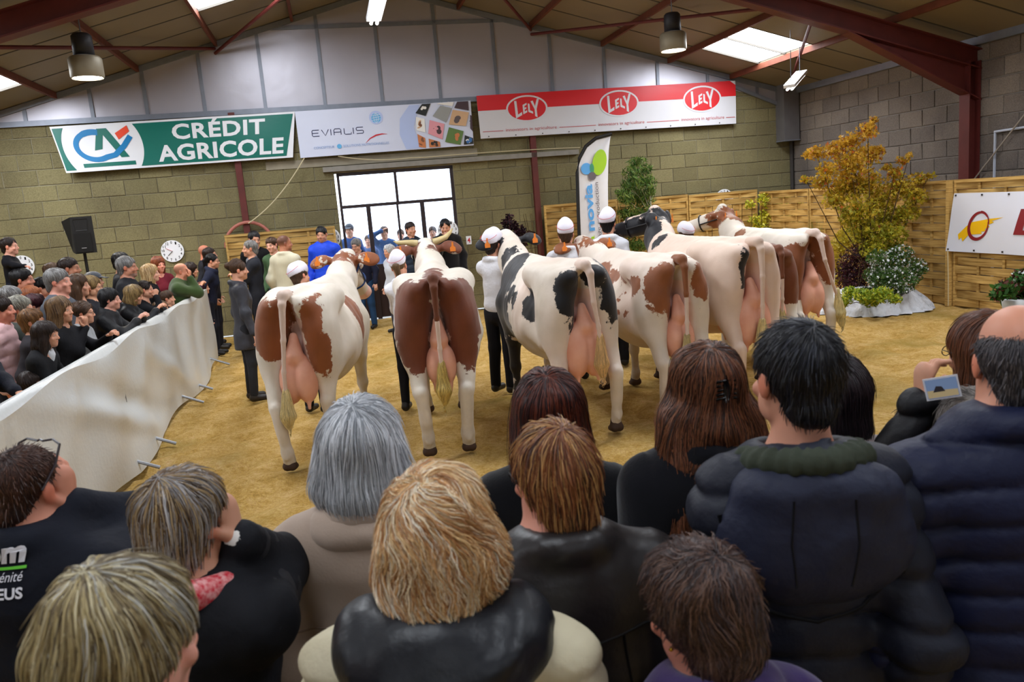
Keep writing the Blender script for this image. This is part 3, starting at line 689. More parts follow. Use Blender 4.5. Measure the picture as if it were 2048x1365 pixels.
# hanging lamps
E_lamp = emis('lamp_glow', (255,248,240), 14); E_tube = emis('tube_glow', (255,250,245), 12)
M_lamp = mat('lamp_housing', (150,142,122), .5, .4, metal=.2, noise=(6,.3)); M_bal = mat('lamp_ballast', (38,38,44), .5, .4)
for P_, lb in ((at(176,157,11), 'bell-shaped bay lamp hanging at the upper left over the crowd'), (at(1347,102,13), 'bell-shaped bay lamp hanging right of centre above the red banner')):
    q = empty('bay_lamp', P_, 0, lb, 'lamp')
    MB().lathe([(.19,0),(.205,.02),(.205,.24),(.18,.27),(.12,.28),(0,.28)], 28).build('shade', M_lamp, q, True)
    MB().lathe([(0,.02),(.19,.02)], 28).build('diffuser', E_lamp, q)
    MB().lathe([(0,.56),(.10,.56),(.125,.53),(.13,.27),(0,.27)], 24).build('ballast', M_bal, q, True)
    top = 1.1 if P_.x < 0 else 1.0
    ztop = zroof(P_.dot(AX))-P_.z
    MB().tube([(0,0,.55),(0,0,ztop-.06)], .008).build('chain', M_galv, q)
    l = bpy.data.lights.new('bay_light', 'SPOT'); l.energy = 260; l.color = (1, .9, .72); l.spot_size = math.radians(150); l.spot_blend = .6; l.shadow_soft_size = .18
    lo = bpy.data.objects.new('bay_light', l); COL.objects.link(lo); lo.parent = q; lo.location = (0,0,-.02)
def fluo(P0, P1, lb, n=2):
    P0 = Vector(P0); P1 = Vector(P1); d = (P1-P0).normalized(); q = empty('tube_light', P0, 0, lb, 'lamp')
    side = d.cross(Vector((0,0,1))).normalized(); up = side.cross(d).normalized(); L = (P1-P0)
    for k in range(n):
        s = side*(.06*(k-(n-1)/2)*1.2); MB().tube([s, L+s], .02, 8).build('tube', E_tube, q)
    MB().bar(up*.05, L+up*.05, .07*n+.04, .05).build('housing', M_face, q)
    for t in (.15, .85):
        z = zroof((P0+L*t).dot(AX))-(P0+L*t).z; MB().tube([L*t+up*.07, L*t+Vector((0,0,z-.03))], .006, 6).build('chain', M_galv, q)
P0 = at(748, 47, 10.5); fluo(P0, P0-DX*1.5, 'fluorescent tube lamp hanging under the ridge at top centre')
fluo(at(1579, 179, 13.3), at(1604, 150, 14.0), 'fluorescent tube lamp hanging near the right corner')

# ------------------------------------------------------------------ fences
M_wood = bpy.data.materials.new('treated_pine'); M_wood.use_nodes = True; nt = M_wood.node_tree; N = nt.nodes; L = nt.links
b = N['Principled BSDF']; b.inputs['Roughness'].default_value = .75; b.inputs['Specular IOR Level'].default_value = .25
tc = N.new('ShaderNodeTexCoord'); mp = N.new('ShaderNodeMapping'); mp.inputs['Scale'].default_value = (1.2, 1.2, 26); L.new(tc.outputs['Object'], mp.inputs[0])
oi = N.new('ShaderNodeObjectInfo'); va = N.new('ShaderNodeVectorMath'); va.operation = 'ADD'; L.new(mp.outputs[0], va.inputs[0]); L.new(oi.outputs['Random'], va.inputs[1])
n1 = N.new('ShaderNodeTexNoise'); n1.inputs['Scale'].default_value = 2.2; n1.inputs['Detail'].default_value = 5; L.new(va.outputs[0], n1.inputs['Vector'])
r1 = N.new('ShaderNodeValToRGB'); r1.color_ramp.elements[0].position = .3; r1.color_ramp.elements[0].color = (*lin((148,112,56)), 1); r1.color_ramp.elements[1].position = .7; r1.color_ramp.elements[1].color = (*lin((206,170,102)), 1)
L.new(n1.outputs['Fac'], r1.inputs[0])
hs = N.new('ShaderNodeHueSaturation'); mr = N.new('ShaderNodeMapRange'); mr.inputs[3].default_value = .8; mr.inputs[4].default_value = 1.15; L.new(oi.outputs['Random'], mr.inputs[0]); L.new(mr.outputs[0], hs.inputs['Value']); L.new(r1.outputs[0], hs.inputs['Color']); L.new(hs.outputs[0], b.inputs['Base Color'])
bp = N.new('ShaderNodeBump'); bp.inputs['Strength'].default_value = .25; bp.inputs['Distance'].default_value = .004; L.new(n1.outputs['Fac'], bp.inputs['Height']); L.new(bp.outputs[0], b.inputs['Normal'])
fence_cache = {}
def fence_panel(p0, ang, width, height, label, post=True):
    q = empty('woven_fence', p0, ang, label, 'fence', 'woven wooden fence panels')
    n = max(8, int(round(height/.122))); ph = height/n; nb = 4
    for i in range(n):
        par = i % 2; kx = (round(width, 2), par)
        if kx not in fence_cache:
            V = []; m_ = nb*4
            for j in range(m_+1):
                x = .03+(width-.06)*j/m_; y = (.019 if par else -.019)*math.cos(math.pi*j/4)
                for yy, zz in ((-.006,0),(.006,0),(.006,ph*.93),(-.006,ph*.93)): V.append((x, y+yy, zz))
            Fc = []
            for j in range(m_):
                a = j*4
                for (c, d) in ((0,1),(1,2),(2,3),(3,0)): Fc.append((a+c, a+4+c, a+4+d, a+d))
            Fc += [(0,1,2,3), (m_*4+3, m_*4+2, m_*4+1, m_*4)]
            fence_cache[kx] = quick_mesh('slat', V, Fc); fence_cache[kx].materials.append(M_wood); fix_normals(fence_cache[kx])
        link('slat', fence_cache[kx], None, q, (0, 0, i*ph+.01))
    for j in range(1, nb): MB().box((width*j/nb-.02, -.012, .02), (width*j/nb+.02, .012, height-.03)).build('batten', M_wood, q)
    MB().box((0,-.03,height-.02), (width,.03,height+.025)).build('top_rail', M_wood, q)
    for x in (0, width-.035): MB().box((x,-.028,0), (x+.035,.028,height)).build('side_rail', M_wood, q)
    return q
fence_panel(W(-1.86, 15.3, 0), TH, 1.95, 1.82, 'woven wooden fence panel left of the glazed door')
fence_panel(W(4.09, 15.25, 0), TH, 1.5, 1.87, 'woven wooden fence panel directly right of the second steel post')
fence_panel(W(5.6, 15.25, 0), TH, 1.5, 1.85, 'woven wooden fence panel behind the slender green tree')
fence_panel(W(7.12, 15.25, 0), TH, 1.52, 1.83, 'woven wooden fence panel behind the yellow climber in the corner')
lbs = ['woven wooden fence panel next to the corner on the right side', 'woven wooden fence panel behind the orange maple', 'woven wooden fence panel right of the white flowering bush', 'woven wooden fence panel carrying the white banner', 'woven wooden fence panel beyond the white banner towards the spectators']
for i, lb in enumerate(lbs): fence_panel(W(8.70, 15.2-1.775*i, 0), TH-math.pi/2, 1.75, 1.78, lb)
q = MB().box((-.03,-.03,0), (.03,.03,1.8)).build('fence_post', M_wood, None, loc=W(8.64, 9.93, 0), rz=TH); tag(q, 'square wooden post at the left edge of the white banner', 'post')
rope('pale string hanging from the white banner corner to the floor', [(8.6, 9.9, .82), (8.58, 9.86, .4), (8.55, 9.82, .02)], .006)

# ------------------------------------------------------------------ plants
def leafmat(name, spec=.3, trans=True):
    if name in MATS: return MATS[name]
    mt = bpy.data.materials.new(name); mt.use_nodes = True; nt = mt.node_tree; N = nt.nodes; L = nt.links
    b = N['Principled BSDF']; b.inputs['Roughness'].default_value = .55; b.inputs['Specular IOR Level'].default_value = spec
    a = N.new('ShaderNodeAttribute'); a.attribute_name = 'Col'; L.new(a.outputs['Color'], b.inputs['Base Color'])
    if trans:
        tr = N.new('ShaderNodeBsdfTranslucent'); L.new(a.outputs['Color'], tr.inputs[0]); mx = N.new('ShaderNodeMixShader'); mx.inputs[0].default_value = .3
        L.new(b.outputs[0], mx.inputs[1]); L.new(tr.outputs[0], mx.inputs[2]); L.new(mx.outputs[0], N['Material Output'].inputs[0])
    MATS[name] = mt; return mt
def set_col(me, C):
    a = me.color_attributes.new('Col', 'FLOAT_COLOR', 'POINT'); C = np.asarray(C, np.float32)
    if C.shape[1] == 3: C = np.concatenate([C, np.ones((len(C), 1), np.float32)], 1)
    a.data.foreach_set('color', C.ravel())
def rand_rot(n, flat=0.0):
    a = RNG.normal(size=(n, 3)); a[:, 2] = a[:, 2]*(1-flat)+flat*2
    a /= np.linalg.norm(a, axis=1)[:, None]; b_ = RNG.normal(size=(n, 3)); b_ -= a*(a*b_).sum(1)[:, None]; b_ /= np.linalg.norm(b_, axis=1)[:, None]
    return a, b_, np.cross(a, b_)
LEAF = {'oval': [(-1,0),(-.3,-.42),(.45,-.35),(1,0),(.45,.35),(-.3,.42)], 'narrow': [(-1,0),(0,-.14),(1,0),(0,.14)],
        'maple': [(-1,0),(-.15,-.3),(-.2,-.95),(.2,-.35),(1,0),(.2,.35),(-.2,.95),(-.15,.3)], 'star': [(math.cos(t)*(1 if i % 2 else .45), math.sin(t)*(1 if i % 2 else .45)) for i, t in enumerate([k*math.pi/5 for k in range(10)])]}
def foliage(name, puffs, n, size, shape, palette, parent, shell=.5, flat=0.0, droop=0.0, colfn=None):
    puffs = [(np.array(p[:3], float), p[3] if len(p) > 3 else .3, p[4] if len(p) > 4 else None) for p in puffs]
    wts = np.array([p[1]**2.2 for p in puffs]); wts /= wts.sum(); idx = RNG.choice(len(puffs), n, p=wts)
    d = RNG.normal(size=(n, 3)); d /= np.linalg.norm(d, axis=1)[:, None]; rr_ = RNG.uniform(0, 1, n)**shell
    Cn = np.array([p[0] for p in puffs])[idx]; Rr = np.array([p[1] for p in puffs])[idx]
    sq = np.array([[1, 1, .8]]); pos = Cn+d*(Rr*rr_)[:, None]*sq
    a, b_, c = rand_rot(n, flat)
    if droop: b_[:, 2] -= droop; b_ /= np.linalg.norm(b_, axis=1)[:, None]; c = np.cross(a, b_); c /= np.linalg.norm(c, axis=1)[:, None]
    s = size*RNG.uniform(.6, 1.3, n)
    sh = LEAF[shape]; m_ = len(sh); V = np.zeros((n, m_, 3))
    for k, (x, y) in enumerate(sh): V[:, k] = pos+(b_*x+c*y)*s[:, None]
    pal = np.array([lin(x) for x in palette]); ci = RNG.choice(len(pal), n)
    if colfn is not None: C = colfn(pos, pal, ci)
    else: C = pal[ci]
    C = C*RNG.uniform(.75, 1.2, (n, 1))
    I = np.arange(n*m_).reshape(n, m_)
    me = quick_mesh(name, V.reshape(-1, 3), I); set_col(me, np.repeat(C, m_, 0))
    o = link(name, me, leafmat('leaf_'+('t' if True else '')), parent); o['kind'] = 'stuff'; return o
M_bark = mat('bark', (92,74,54), .9, .1, noise=(10,.5), bump=(20,.5)); M_bark2 = mat('pale_stem', (150,150,130), .8, .1)
def puff_px(lst, Y, base): return [tuple((at(x, y, Y+RNG.uniform(-.25, .25))-base))+(r/1600*Y,) for x, y, r in lst]
def branch(parent, name, pts, r0, r1, mt=M_bark):
    n = len(pts); return MB().tube(pts, [r0+(r1-r0)*i/(n-1) for i in range(n)], 6).build(name, mt, parent, True)
YB = 11.9
base = ground(1745, 612); YB = base.y
q = empty('maple_tree', base, 0, 'orange and green ornamental maple rising above the flower group by the fence', 'tree')
crown = [(1735,262,26),(1745,240,14),(1700,285,32),(1668,300,28),(1632,306,24),(1612,310,12),(1700,330,48),(1655,340,26),(1740,310,32),(1640,362,26),(1612,360,14),(1690,375,46),(1735,365,42),(1668,400,30),(1718,420,44),(1760,400,36),(1790,345,20),(1806,320,16),(1818,312,10),(1775,335,14),(1800,375,40),(1835,360,22),(1858,352,14),(1830,395,30),(1770,440,50),(1815,425,30),(1730,465,42),(1780,470,40),(1700,440,26),(1748,500,34),(1785,500,26),(1760,300,14)]
def mcol(pos, pal, ci):
    t = np.clip((pos[:, 2]-1.2)/1.1+RNG.normal(0, .28, len(pos)), 0, 1)[:, None]
    g1, g2 = np.array(lin((140,140,34))), np.array(lin((186,172,44))); o1 = np.array(lin((204,158,48))); o2 = np.array(lin((196,108,44)))
    base_ = g1*(1-t)+o1*t; k_ = RNG.uniform(0, 1, (len(pos), 1)); base_ = np.where(k_ < .35, g2*(1-t)+o1*t, base_); return np.where((k_ > .90) & (t > .6), o2, base_)
cp = puff_px([(a, b, r*.86) for a, b, r in crown], YB, base)
foliage('foliage', cp, 11500, .034, 'maple', [(0,0,0)], q, shell=.75, flat=.3, colfn=mcol)
tr0 = Vector((0, 0, .3))
for p_ in cp[::2]:
    e_ = Vector(p_[:3]); mid = tr0.lerp(e_, .5)+Vector((RNG.uniform(-.06,.06), RNG.uniform(-.06,.06), -.12))
    branch(q, 'branch', [tr0, tr0+Vector((e_.x*.12, e_.y*.12, .35)), mid, e_], .018, .004)
branch(q, 'trunk', [(0,0,.05),(.01,0,.3),(.0,.02,.8)], .035, .02)
def bush(kind, label, cat, base, puffs_px, Y, n, size, shape, pal, flowers=None, stems=8, **kw):
    q = empty(kind, base, 0, label, cat); pp = puff_px(puffs_px, Y, base)
    foliage('foliage', pp, n, size, shape, pal, q, **kw)
    for k in range(stems):
        e_ = Vector(pp[k % len(pp)][:3]); branch(q, 'stem', [(RNG.uniform(-.03,.03), 0, .02), e_*.5+Vector((0,0,.05)), e_], .008, .003)
    if flowers: 
        f = foliage('blossoms', pp, flowers[0], flowers[1], 'star', flowers[2], q, shell=.3, flat=.2); f['kind'] = 'stuff'
    return q
b0 = ground(1790, 607, .1); b0.z = .12
bush('aster_bush', 'bush of small white daisy-like flowers right of the maple trunk', 'bush', b0, [(1775,530,34),(1755,515,22),(1800,510,28),(1825,535,28),(1845,540,12),(1765,560,34),(1800,560,36),(1830,555,16),(1745,550,20),(1785,580,22)], b0.y-.15, 5200, .022, 'oval', [(52,84,34),(84,110,48),(64,96,40)], (1050, .019, [(240,240,246),(226,230,236)]))
b0 = ground(1712, 600, .1); b0.z = .12
bush('barberry_bush', 'dark purple-leaved bush left of the maple trunk', 'bush', b0, [(1708,520,32),(1690,545,26),(1722,545,34),(1700,565,28),(1738,510,22),(1725,500,22),(1716,575,20)], b0.y+.1, 3600, .022, 'oval', [(58,26,34),(78,34,44),(44,22,28)])
b0 = ground(1740, 614, .1); b0.z = .1
bush('euonymus_bush', 'low yellow-green bush spilling over the wrapped tub', 'bush', b0, [(1740,598,22),(1765,590,22),(1725,590,18),(1790,598,14),(1690,600,16),(1684,610,12),(1700,585,16)], b0.y-.35, 2600, .024, 'oval', [(150,168,48),(112,140,48),(196,196,60)])
b0 = ground(1690, 585, .1); b0.z = .1
bush('spirea_bush', 'golden yellow bush beside the last cow tail', 'bush', b0, [(1685,475,18),(1700,460,18),(1720,455,16),(1680,495,24),(1668,515,16),(1675,540,18),(1700,480,24),(1712,470,18),(1672,560,14)], b0.y+.1, 3000, .024, 'maple', [(196,170,44),(168,156,40),(208,190,70)])
# tub wrapped in white tulle
q = empty('planter_tub', ground(1748, 618), 0, 'round planting tub wrapped in crumpled white tulle under the flower group', 'tub')
n = 90; V = []; prof = [(.30,.30),(.50,.29),(.60,.22),(.66,.14),(.74,.05),(.80,-.01)]
for j, (r, z) in enumerate(prof):
    for i in range(n):
        t = 2*math.pi*i/n; rr2 = r*(1+.05*math.sin(i*1.7+j)+.035*math.sin(i*3.1+j*2)+.04*math.sin(5*t+j)); V.append((rr2*math.cos(t), rr2*.8*math.sin(t), z+.02*math.sin(i*2.3+j*1.3)*(1 if j < 5 else 0)))
Fc = [(j*n+i, (j+1)*n+i, (j+1)*n+(i+1) % n, j*n+(i+1) % n) for j in range(len(prof)-1) for i in range(n)]
link('tulle_wrap', quick_mesh('tulle_wrap', V, Fc, True), mat('white_tulle', (206,208,214), .8, .2, noise=(14,.4), bump=(12,.8,.03), dark=.7), q)
MB().lathe([(0,.02),(.42,.02),(.5,.26),(.46,.27),(.44,.2),(0,.2)], 28).build('tub', mat('grey_tub', (90,90,92), .7), q, True)
def grass(base, n, h, spread, label, pal):
    q = empty('ornamental_grass', base, 0, label, 'plant'); V = []; Fc = []; C = []
    for i in range(n):
        a = RNG.uniform(0, 6.28); l = h*RNG.uniform(.6, 1.1); lean = RNG.uniform(.05, .55)*spread; w_ = .005; c = np.array(lin(pal[i % len(pal)])); b0_ = Vector((RNG.uniform(-.06,.06), RNG.uniform(-.06,.06), 0))
        s = Vector((-math.sin(a), math.cos(a), 0))*w_; d = Vector((math.cos(a), math.sin(a), 0)); k0 = len(V)
        for j in range(5):
            t = j/4; p_ = b0_+d*lean*t*t+Vector((0,0,l*(t-.18*t*t*lean/spread))); V += [p_-s*(1-t*.9), p_+s*(1-t*.9)]; C += [c, c]
        Fc += [(k0+2*j, k0+2*j+1, k0+2*j+3, k0+2*j+2) for j in range(4)]
    me = quick_mesh('blades', V, np.array(Fc)); set_col(me, C); o = link('blades', me, leafmat('leaf_t'), q); o['kind'] = 'stuff'; return q
gb = W(8.2, 12.6, 0); grass(gb, 420, 1.25, .55, 'tuft of tall green ornamental grass in front of the right fence', [(88,120,52),(112,142,64),(130,150,90)])
# yellow climber on the back fence
def pv(x, y, v): r = ray(x, y); return CAM+r*(v/r.dot(DX))
cl = W(7.95, 14.95, 0); q = empty('golden_climber', cl, 0, 'yellow-leaved climber on poles against the back fence', 'plant')
pp = [tuple(pv(x, y, 14.95)-cl)+(r/1600*15,) for x, y, r in [(1500,410,14),(1510,440,16),(1505,480,14),(1530,400,20),(1535,430,20),(1530,470,22),(1560,410,22),(1565,440,22),(1560,470,18),(1570,395,14),(1545,455,22),(1590,440,10),(1600,410,10),(1595,425,10),(1585,460,12),(1520,455,20)]]
foliage('foliage', pp, 2600, .034, 'oval', [(214,204,52),(232,222,92),(176,180,50),(150,160,44)], q)
for k in range(6): branch(q, 'stem', [(-.45+.2*k, .03, .02), (-.45+.2*k, .0, 1.0), (-.42+.2*k, 0, 1.6)], .009, .005)
# slender bamboo-like tree
bt = W(6.05, 14.6, 0); q = empty('slender_tree', bt, 0, 'slender tree with narrow drooping green leaves behind the handlers', 'tree')
lst = [(1270,325,16),(1262,345,18),(1290,340,16),(1296,365,18),(1275,365,22),(1255,370,16),(1250,395,18),(1270,395,26),(1292,395,22),(1245,425,14),(1265,430,26),(1290,425,24),(1300,380,14),(1262,460,24),(1288,455,20),(1240,385,10),(1285,320,8),(1265,490,22),(1285,490,16)]
pp = [tuple(pv(x, y, 14.6+RNG.uniform(-.2,.2))-bt)+(r/1600*15,) for x, y, r in lst]
foliage('foliage', pp, 4200, .065, 'narrow', [(70,104,44),(98,128,58),(54,84,38),(122,140,66)], q, droop=.8)
branch(q, 'trunk', [(0,0,0),(.03,0,.8),(-.02,0,1.5),(.04,0,2.6)], .022, .006, M_bark2)
for k in range(10): e_ = Vector(pp[k][:3]); branch(q, 'branch', [(0,0,max(.4, e_.z-.7)), (e_.x*.5, e_.y*.5, e_.z-.25), e_], .008, .003, M_bark2)
# purple-leaved shrub by the wall
bt = W(3.75, 14.7, 0); q = empty('purple_shrub', bt, 0, 'dark purple-leaved shrub in front of the block wall beside the second post', 'plant')
pp = [tuple(pv(x, y, 14.7)-bt)+(r/1600*15,) for x, y, r in [(1018,438,12),(1010,445,10),(1025,452,14),(1012,462,12),(1040,462,14),(1055,470,12),(1030,470,14),(1065,470,8),(1045,485,12)]]
foliage('foliage', pp, 700, .038, 'oval', [(52,30,40),(72,40,50),(40,26,34)], q)
pp = [tuple(pv(x, y, 14.6)-bt)+(r/1600*15,) for x, y, r in [(1005,505,12),(1012,530,14),(985,495,8),(1060,480,10)]]
foliage('lower_leaves', pp, 350, .04, 'oval', [(120,150,40),(90,124,40)], q)
for k in range(5): e_ = Vector(pp[0][:3])*.2+Vector((RNG.uniform(-.25,.25), 0, 1.55)); branch(q, 'stem', [(0,0,.02), (e_.x*.4,0,.9), e_], .01, .004)
# rhododendron at the right edge
bt = at(2030, 640, 10.15); bt.z = 0; q = empty('rhododendron', bt, 0, 'broad-leaved green shrub with a few white blooms under the white banner', 'bush')
pp = puff_px([(2010,580,24),(2035,570,26),(2050,590,30),(2020,595,22),(2042,550,14),(1992,592,12),(2060,560,24)], bt.y, bt)
foliage('foliage', pp, 1500, .045, 'oval', [(52,92,42),(74,120,52),(96,54,44),(60,104,48)], q); foliage('blossoms', [pp[4], pp[1]], 30, .03, 'star', [(236,238,240)], q, shell=.1)
MB().lathe([(0,0),(.13,0),(.16,.25),(0,.25)], 20).build('pot', mat('white_pot', (200,204,206), .5), q, True)

# ------------------------------------------------------------------ barrier with white tarpaulin
ub = -1.92; M_tarp = mat('white_tarpaulin', (206,208,206), .32, .5, noise=(2.2, .25), bump=(26, .35, .01), dark=.85)
q = empty('tarpaulin', W(ub, 2.4, 0), TH, 'white plastic tarpaulin draped over the crowd barrier beside the ring', 'tarpaulin')
v0, v1 = 2.4, 12.7; nx, nz_ = 230, 26; V = []
anch = [2.6, 4.9, 6.2, 8.4, 10.0, 11.9]
for i in range(nx+1):
    y = v0+(v1-v0)*i/nx
    for j in range(nz_+1):
        t = j/nz_   # 0 bottom
        lift = .05*max(0, math.sin(y*2.1+.8))
        z = lift+(1.07-lift)*t - .03*math.sin(y*2.9)*(t > .97)
        x = .05*math.sin(y*1.9+t*2.2)*(1-t)+.035*math.sin(y*5.1-3*t)*(1-t)*t*2+.10*(1-t)**2*.6
        for a in anch:
            dd = abs(y-a)+abs(t-1)*1.2
            x += .05*math.cos(6*math.atan2(t-1.02, (y-a)*.8+1e-6))*math.exp(-dd*1.6)*(1-t)
        x += .05*math.exp(-((y-6.9+(t-.5)*3.2)/.28)**2)*(1-abs(2*t-1))-.05*math.exp(-((y-7.6+(t-.5)*3.0)/.35)**2)*(1-abs(2*t-1))
        x += .04*math.exp(-((y-9.2+(t-.5)*2.2)/.3)**2)*(1-abs(2*t-1))
        V.append((x+.02, y-v0, z))
Fc = np.array([(i*(nz_+1)+j, (i+1)*(nz_+1)+j, (i+1)*(nz_+1)+j+1, i*(nz_+1)+j+1) for i in range(nx) for j in range(nz_)])
link('sheet', quick_mesh('sheet', V, Fc, True), M_tarp, q)
V = []
for i in range(nx+1):
    y = v0+(v1-v0)*i/nx
    for a, z in ((.02,1.07-.03*math.sin(y*2.9)), (.0,1.10), (-.05,1.10), (-.08,1.04), (-.10,.75+.05*math.sin(y*3))): V.append((a, y-v0, z))
Fc = np.array([(i*5+j, (i+1)*5+j, (i+1)*5+j+1, i*5+j+1) for i in range(nx) for j in range(4)])
link('folded_top', quick_mesh('folded_top', V, Fc, True), M_tarp, q)
M_st = mat('galvanised_barrier', (150,152,156), .4, .5, metal=.6)
for k, y in enumerate((2.5, 5.0, 7.5, 10.0)):
    names = ['nearest the camera', 'second from the camera', 'third from the camera', 'at the far end by the woman in dark parka']
    q = empty('crowd_barrier', W(ub-.03, y, 0), TH, 'galvanised crowd barrier under the tarpaulin, '+names[k], 'barrier', 'crowd barriers')
    MB().tube([(0,.05,.15),(0,.05,1.05),(0,2.4,1.05),(0,2.4,.15),(0,.05,.15)], .018).build('frame', M_st, q)
    for j in range(1, 12): MB().tube([(0,.05+.196*j,.16),(0,.05+.196*j,1.04)], .007, 6).build('bar', M_st, q)
    for yy in (.35, 2.1): MB().tube([(-.28,yy,.02),(0,yy,.16),(.30,yy,.02)], .016).build('foot', M_st, q)
# ------------------------------------------------------------------ implicit surface engine (numpy surface nets)
class SDF:
    def __init__(s): s.pr = []; s.R = np.eye(3); s.t = np.zeros(3); s.post = None
    def frame(s, R=None, t=None): s.R = np.eye(3) if R is None else np.asarray(R, float); s.t = np.zeros(3) if t is None else np.asarray(t, float); return s
    def _p(s, a): return s.R @ np.asarray(a, float)+s.t
    def cone(s, a, b, ra, rb, k=.03, sub=False, flat=None):
        a, b = s._p(a), s._p(b)
        fl = None if flat is None else (s.R @ (np.asarray(flat[0], float)/np.linalg.norm(flat[0])), flat[1])
        m = max(ra, rb)*(max(1, fl[1]) if fl else 1); s.pr.append(('c', a, b, ra, rb, k, sub, fl, np.minimum(a, b)-m, np.maximum(a, b)+m)); return s
    def ell(s, c, r, rot=None, k=.03, sub=False):
        Rr = s.R if rot is None else s.R @ np.asarray(rot); m = np.abs(Rr) @ np.asarray(r, float)
        c = s._p(c); s.pr.append(('e', c, Rr, np.asarray(r, float), None, k, sub, None, c-m, c+m)); return s
    def chain(s, pts, rs, k=.03, flat=None):
        for i in range(len(pts)-1): s.cone(pts[i], pts[i+1], rs[i], rs[i+1], k, flat=flat)
        return s
    @staticmethod
    def prim(q, P):
        if q[0] == 'c':
            a, b, ra, rb = q[1:5]; ab = b-a; t = np.clip(((P-a) @ ab)/max(ab @ ab, 1e-9), 0, 1); v = P-a-t[..., None]*ab
            if q[7]: u, f = q[7]; v = v-(v @ u)[..., None]*u*(1-1/f)
            return np.sqrt((v*v).sum(-1))-(ra+(rb-ra)*t)
        v = (P-q[1]) @ q[2]; k0 = np.sqrt(((v/q[3])**2).sum(-1)); k1 = np.sqrt(((v/q[3]**2)**2).sum(-1)); return k0*(k0-1)/np.maximum(k1, 1e-6)
    def grid(s, h, fine=(), pad=.02, lo=None, hi=None):
        """h coarse step; fine = list of (lo, hi, step) boxes that get a finer step on every axis"""
        L = np.min([q[8] for q in s.pr if not q[6]], 0)-pad; Hh = np.max([q[9] for q in s.pr if not q[6]], 0)+pad
        if lo is not None: L = np.maximum(L, lo)
        if hi is not None: Hh = np.minimum(Hh, hi)
        ax = []
        for i in range(3):
            x = L[i]; xs = [x]
            while x < Hh[i]:
                st = h
                for (a, b, f) in fine:
                    if a[i]-h <= x <= b[i]: st = min(st, f)
                x += st; xs.append(x)
            ax.append(np.array(xs))
        X, Y, Z = ax; d = np.full((len(X), len(Y), len(Z)), .3, np.float32)
        for q in s.pr:
            m = q[5]+h*1.5+.01; sl = []
            for i in range(3):
                i0 = np.searchsorted(ax[i], q[8][i]-m); i1 = np.searchsorted(ax[i], q[9][i]+m); sl.append(slice(i0, max(i0, i1)))
            if any(t.stop <= t.start for t in sl): continue
            G = np.stack(np.meshgrid(X[sl[0]], Y[sl[1]], Z[sl[2]], indexing='ij'), -1).astype(np.float32)
            di = s.prim(q, G); dd = d[sl[0], sl[1], sl[2]]; k = max(q[5], 1e-4)
            if q[6]: hh = np.maximum(k-np.abs(dd+di), 0)/k; d[sl[0], sl[1], sl[2]] = np.maximum(dd, -di)+hh*hh*k/4
            else: hh = np.maximum(k-np.abs(dd-di), 0)/k; d[sl[0], sl[1], sl[2]] = np.minimum(dd, di)-hh*hh*k/4
        if s.post is not None:
            m = np.abs(d) < max(.06, h*2.5); I = np.nonzero(m)
            P = np.stack([X[I[0]], Y[I[1]], Z[I[2]]], -1); d[m] = s.post(P, d[m])
        return X, Y, Z, d
def nets(X, Y, Z, d):
    s = d < 0; cnt = np.zeros((len(X)-1, len(Y)-1, len(Z)-1), np.int8)
    for i in (0, 1):
        for j in (0, 1):
            for k in (0, 1): cnt += s[i:len(X)-1+i, j:len(Y)-1+j, k:len(Z)-1+k]
    I, J, K = np.nonzero((cnt > 0) & (cnt < 8)); n = len(I); idx = np.full(cnt.shape, -1, np.int32); idx[I, J, K] = np.arange(n)
    acc = np.zeros((n, 3)); w = np.zeros(n)
    cr = [(a, b, c) for a in (0,1) for b in (0,1) for c in (0,1)]
    for A in cr:
        for ax_ in range(3):
            if A[ax_]: continue
            B = list(A); B[ax_] = 1
            da = d[I+A[0], J+A[1], K+A[2]]; db = d[I+B[0], J+B[1], K+B[2]]; m = (da < 0) != (db < 0)
            t = np.where(m, da/np.where(m, da-db, 1), 0)
            pa = np.stack([X[I+A[0]], Y[J+A[1]], Z[K+A[2]]], -1); pb = np.stack([X[I+B[0]], Y[J+B[1]], Z[K+B[2]]], -1)
            acc += (pa+(pb-pa)*t[:, None])*m[:, None]; w += m
    V = acc/np.maximum(w, 1)[:, None]; Q = []
    def quads(a, b, cells):
        e = (a != b); i, j, k = np.nonzero(e); fl = a[i, j, k]
        q = np.stack([idx[i+c[0], j+c[1], k+c[2]] for c in cells], -1); q[~fl] = q[~fl][:, ::-1]; Q.append(q)
    quads(s[:-1, 1:-1, 1:-1], s[1:, 1:-1, 1:-1], [(0,0,0),(0,1,0),(0,1,1),(0,0,1)])
    quads(s[1:-1, :-1, 1:-1], s[1:-1, 1:, 1:-1], [(0,0,0),(0,0,1),(1,0,1),(1,0,0)])
    quads(s[1:-1, 1:-1, :-1], s[1:-1, 1:-1, 1:], [(0,0,0),(1,0,0),(1,1,0),(0,1,0)])
    Q = np.concatenate(Q) if Q else np.zeros((0, 4), int); Q = Q[(Q >= 0).all(1)]; return V, Q
def skin_obj(F, name, mt, parent, h, fine=(), colfn=None, lo=None, hi=None):
    X, Y, Z, d = F.grid(h, fine, lo=lo, hi=hi); V, Q = nets(X, Y, Z, d)
    if len(V) == 0: return None
    me = quick_mesh(name, V, Q, True)
    if colfn is not None: set_col(me, colfn(V))
    return link(name, me, mt, parent)
_NR = np.random.RandomState(3); _ND = _NR.normal(size=(40, 3)); _ND /= np.linalg.norm(_ND, axis=1)[:, None]; _NP = _NR.uniform(0, 6.28, 40)
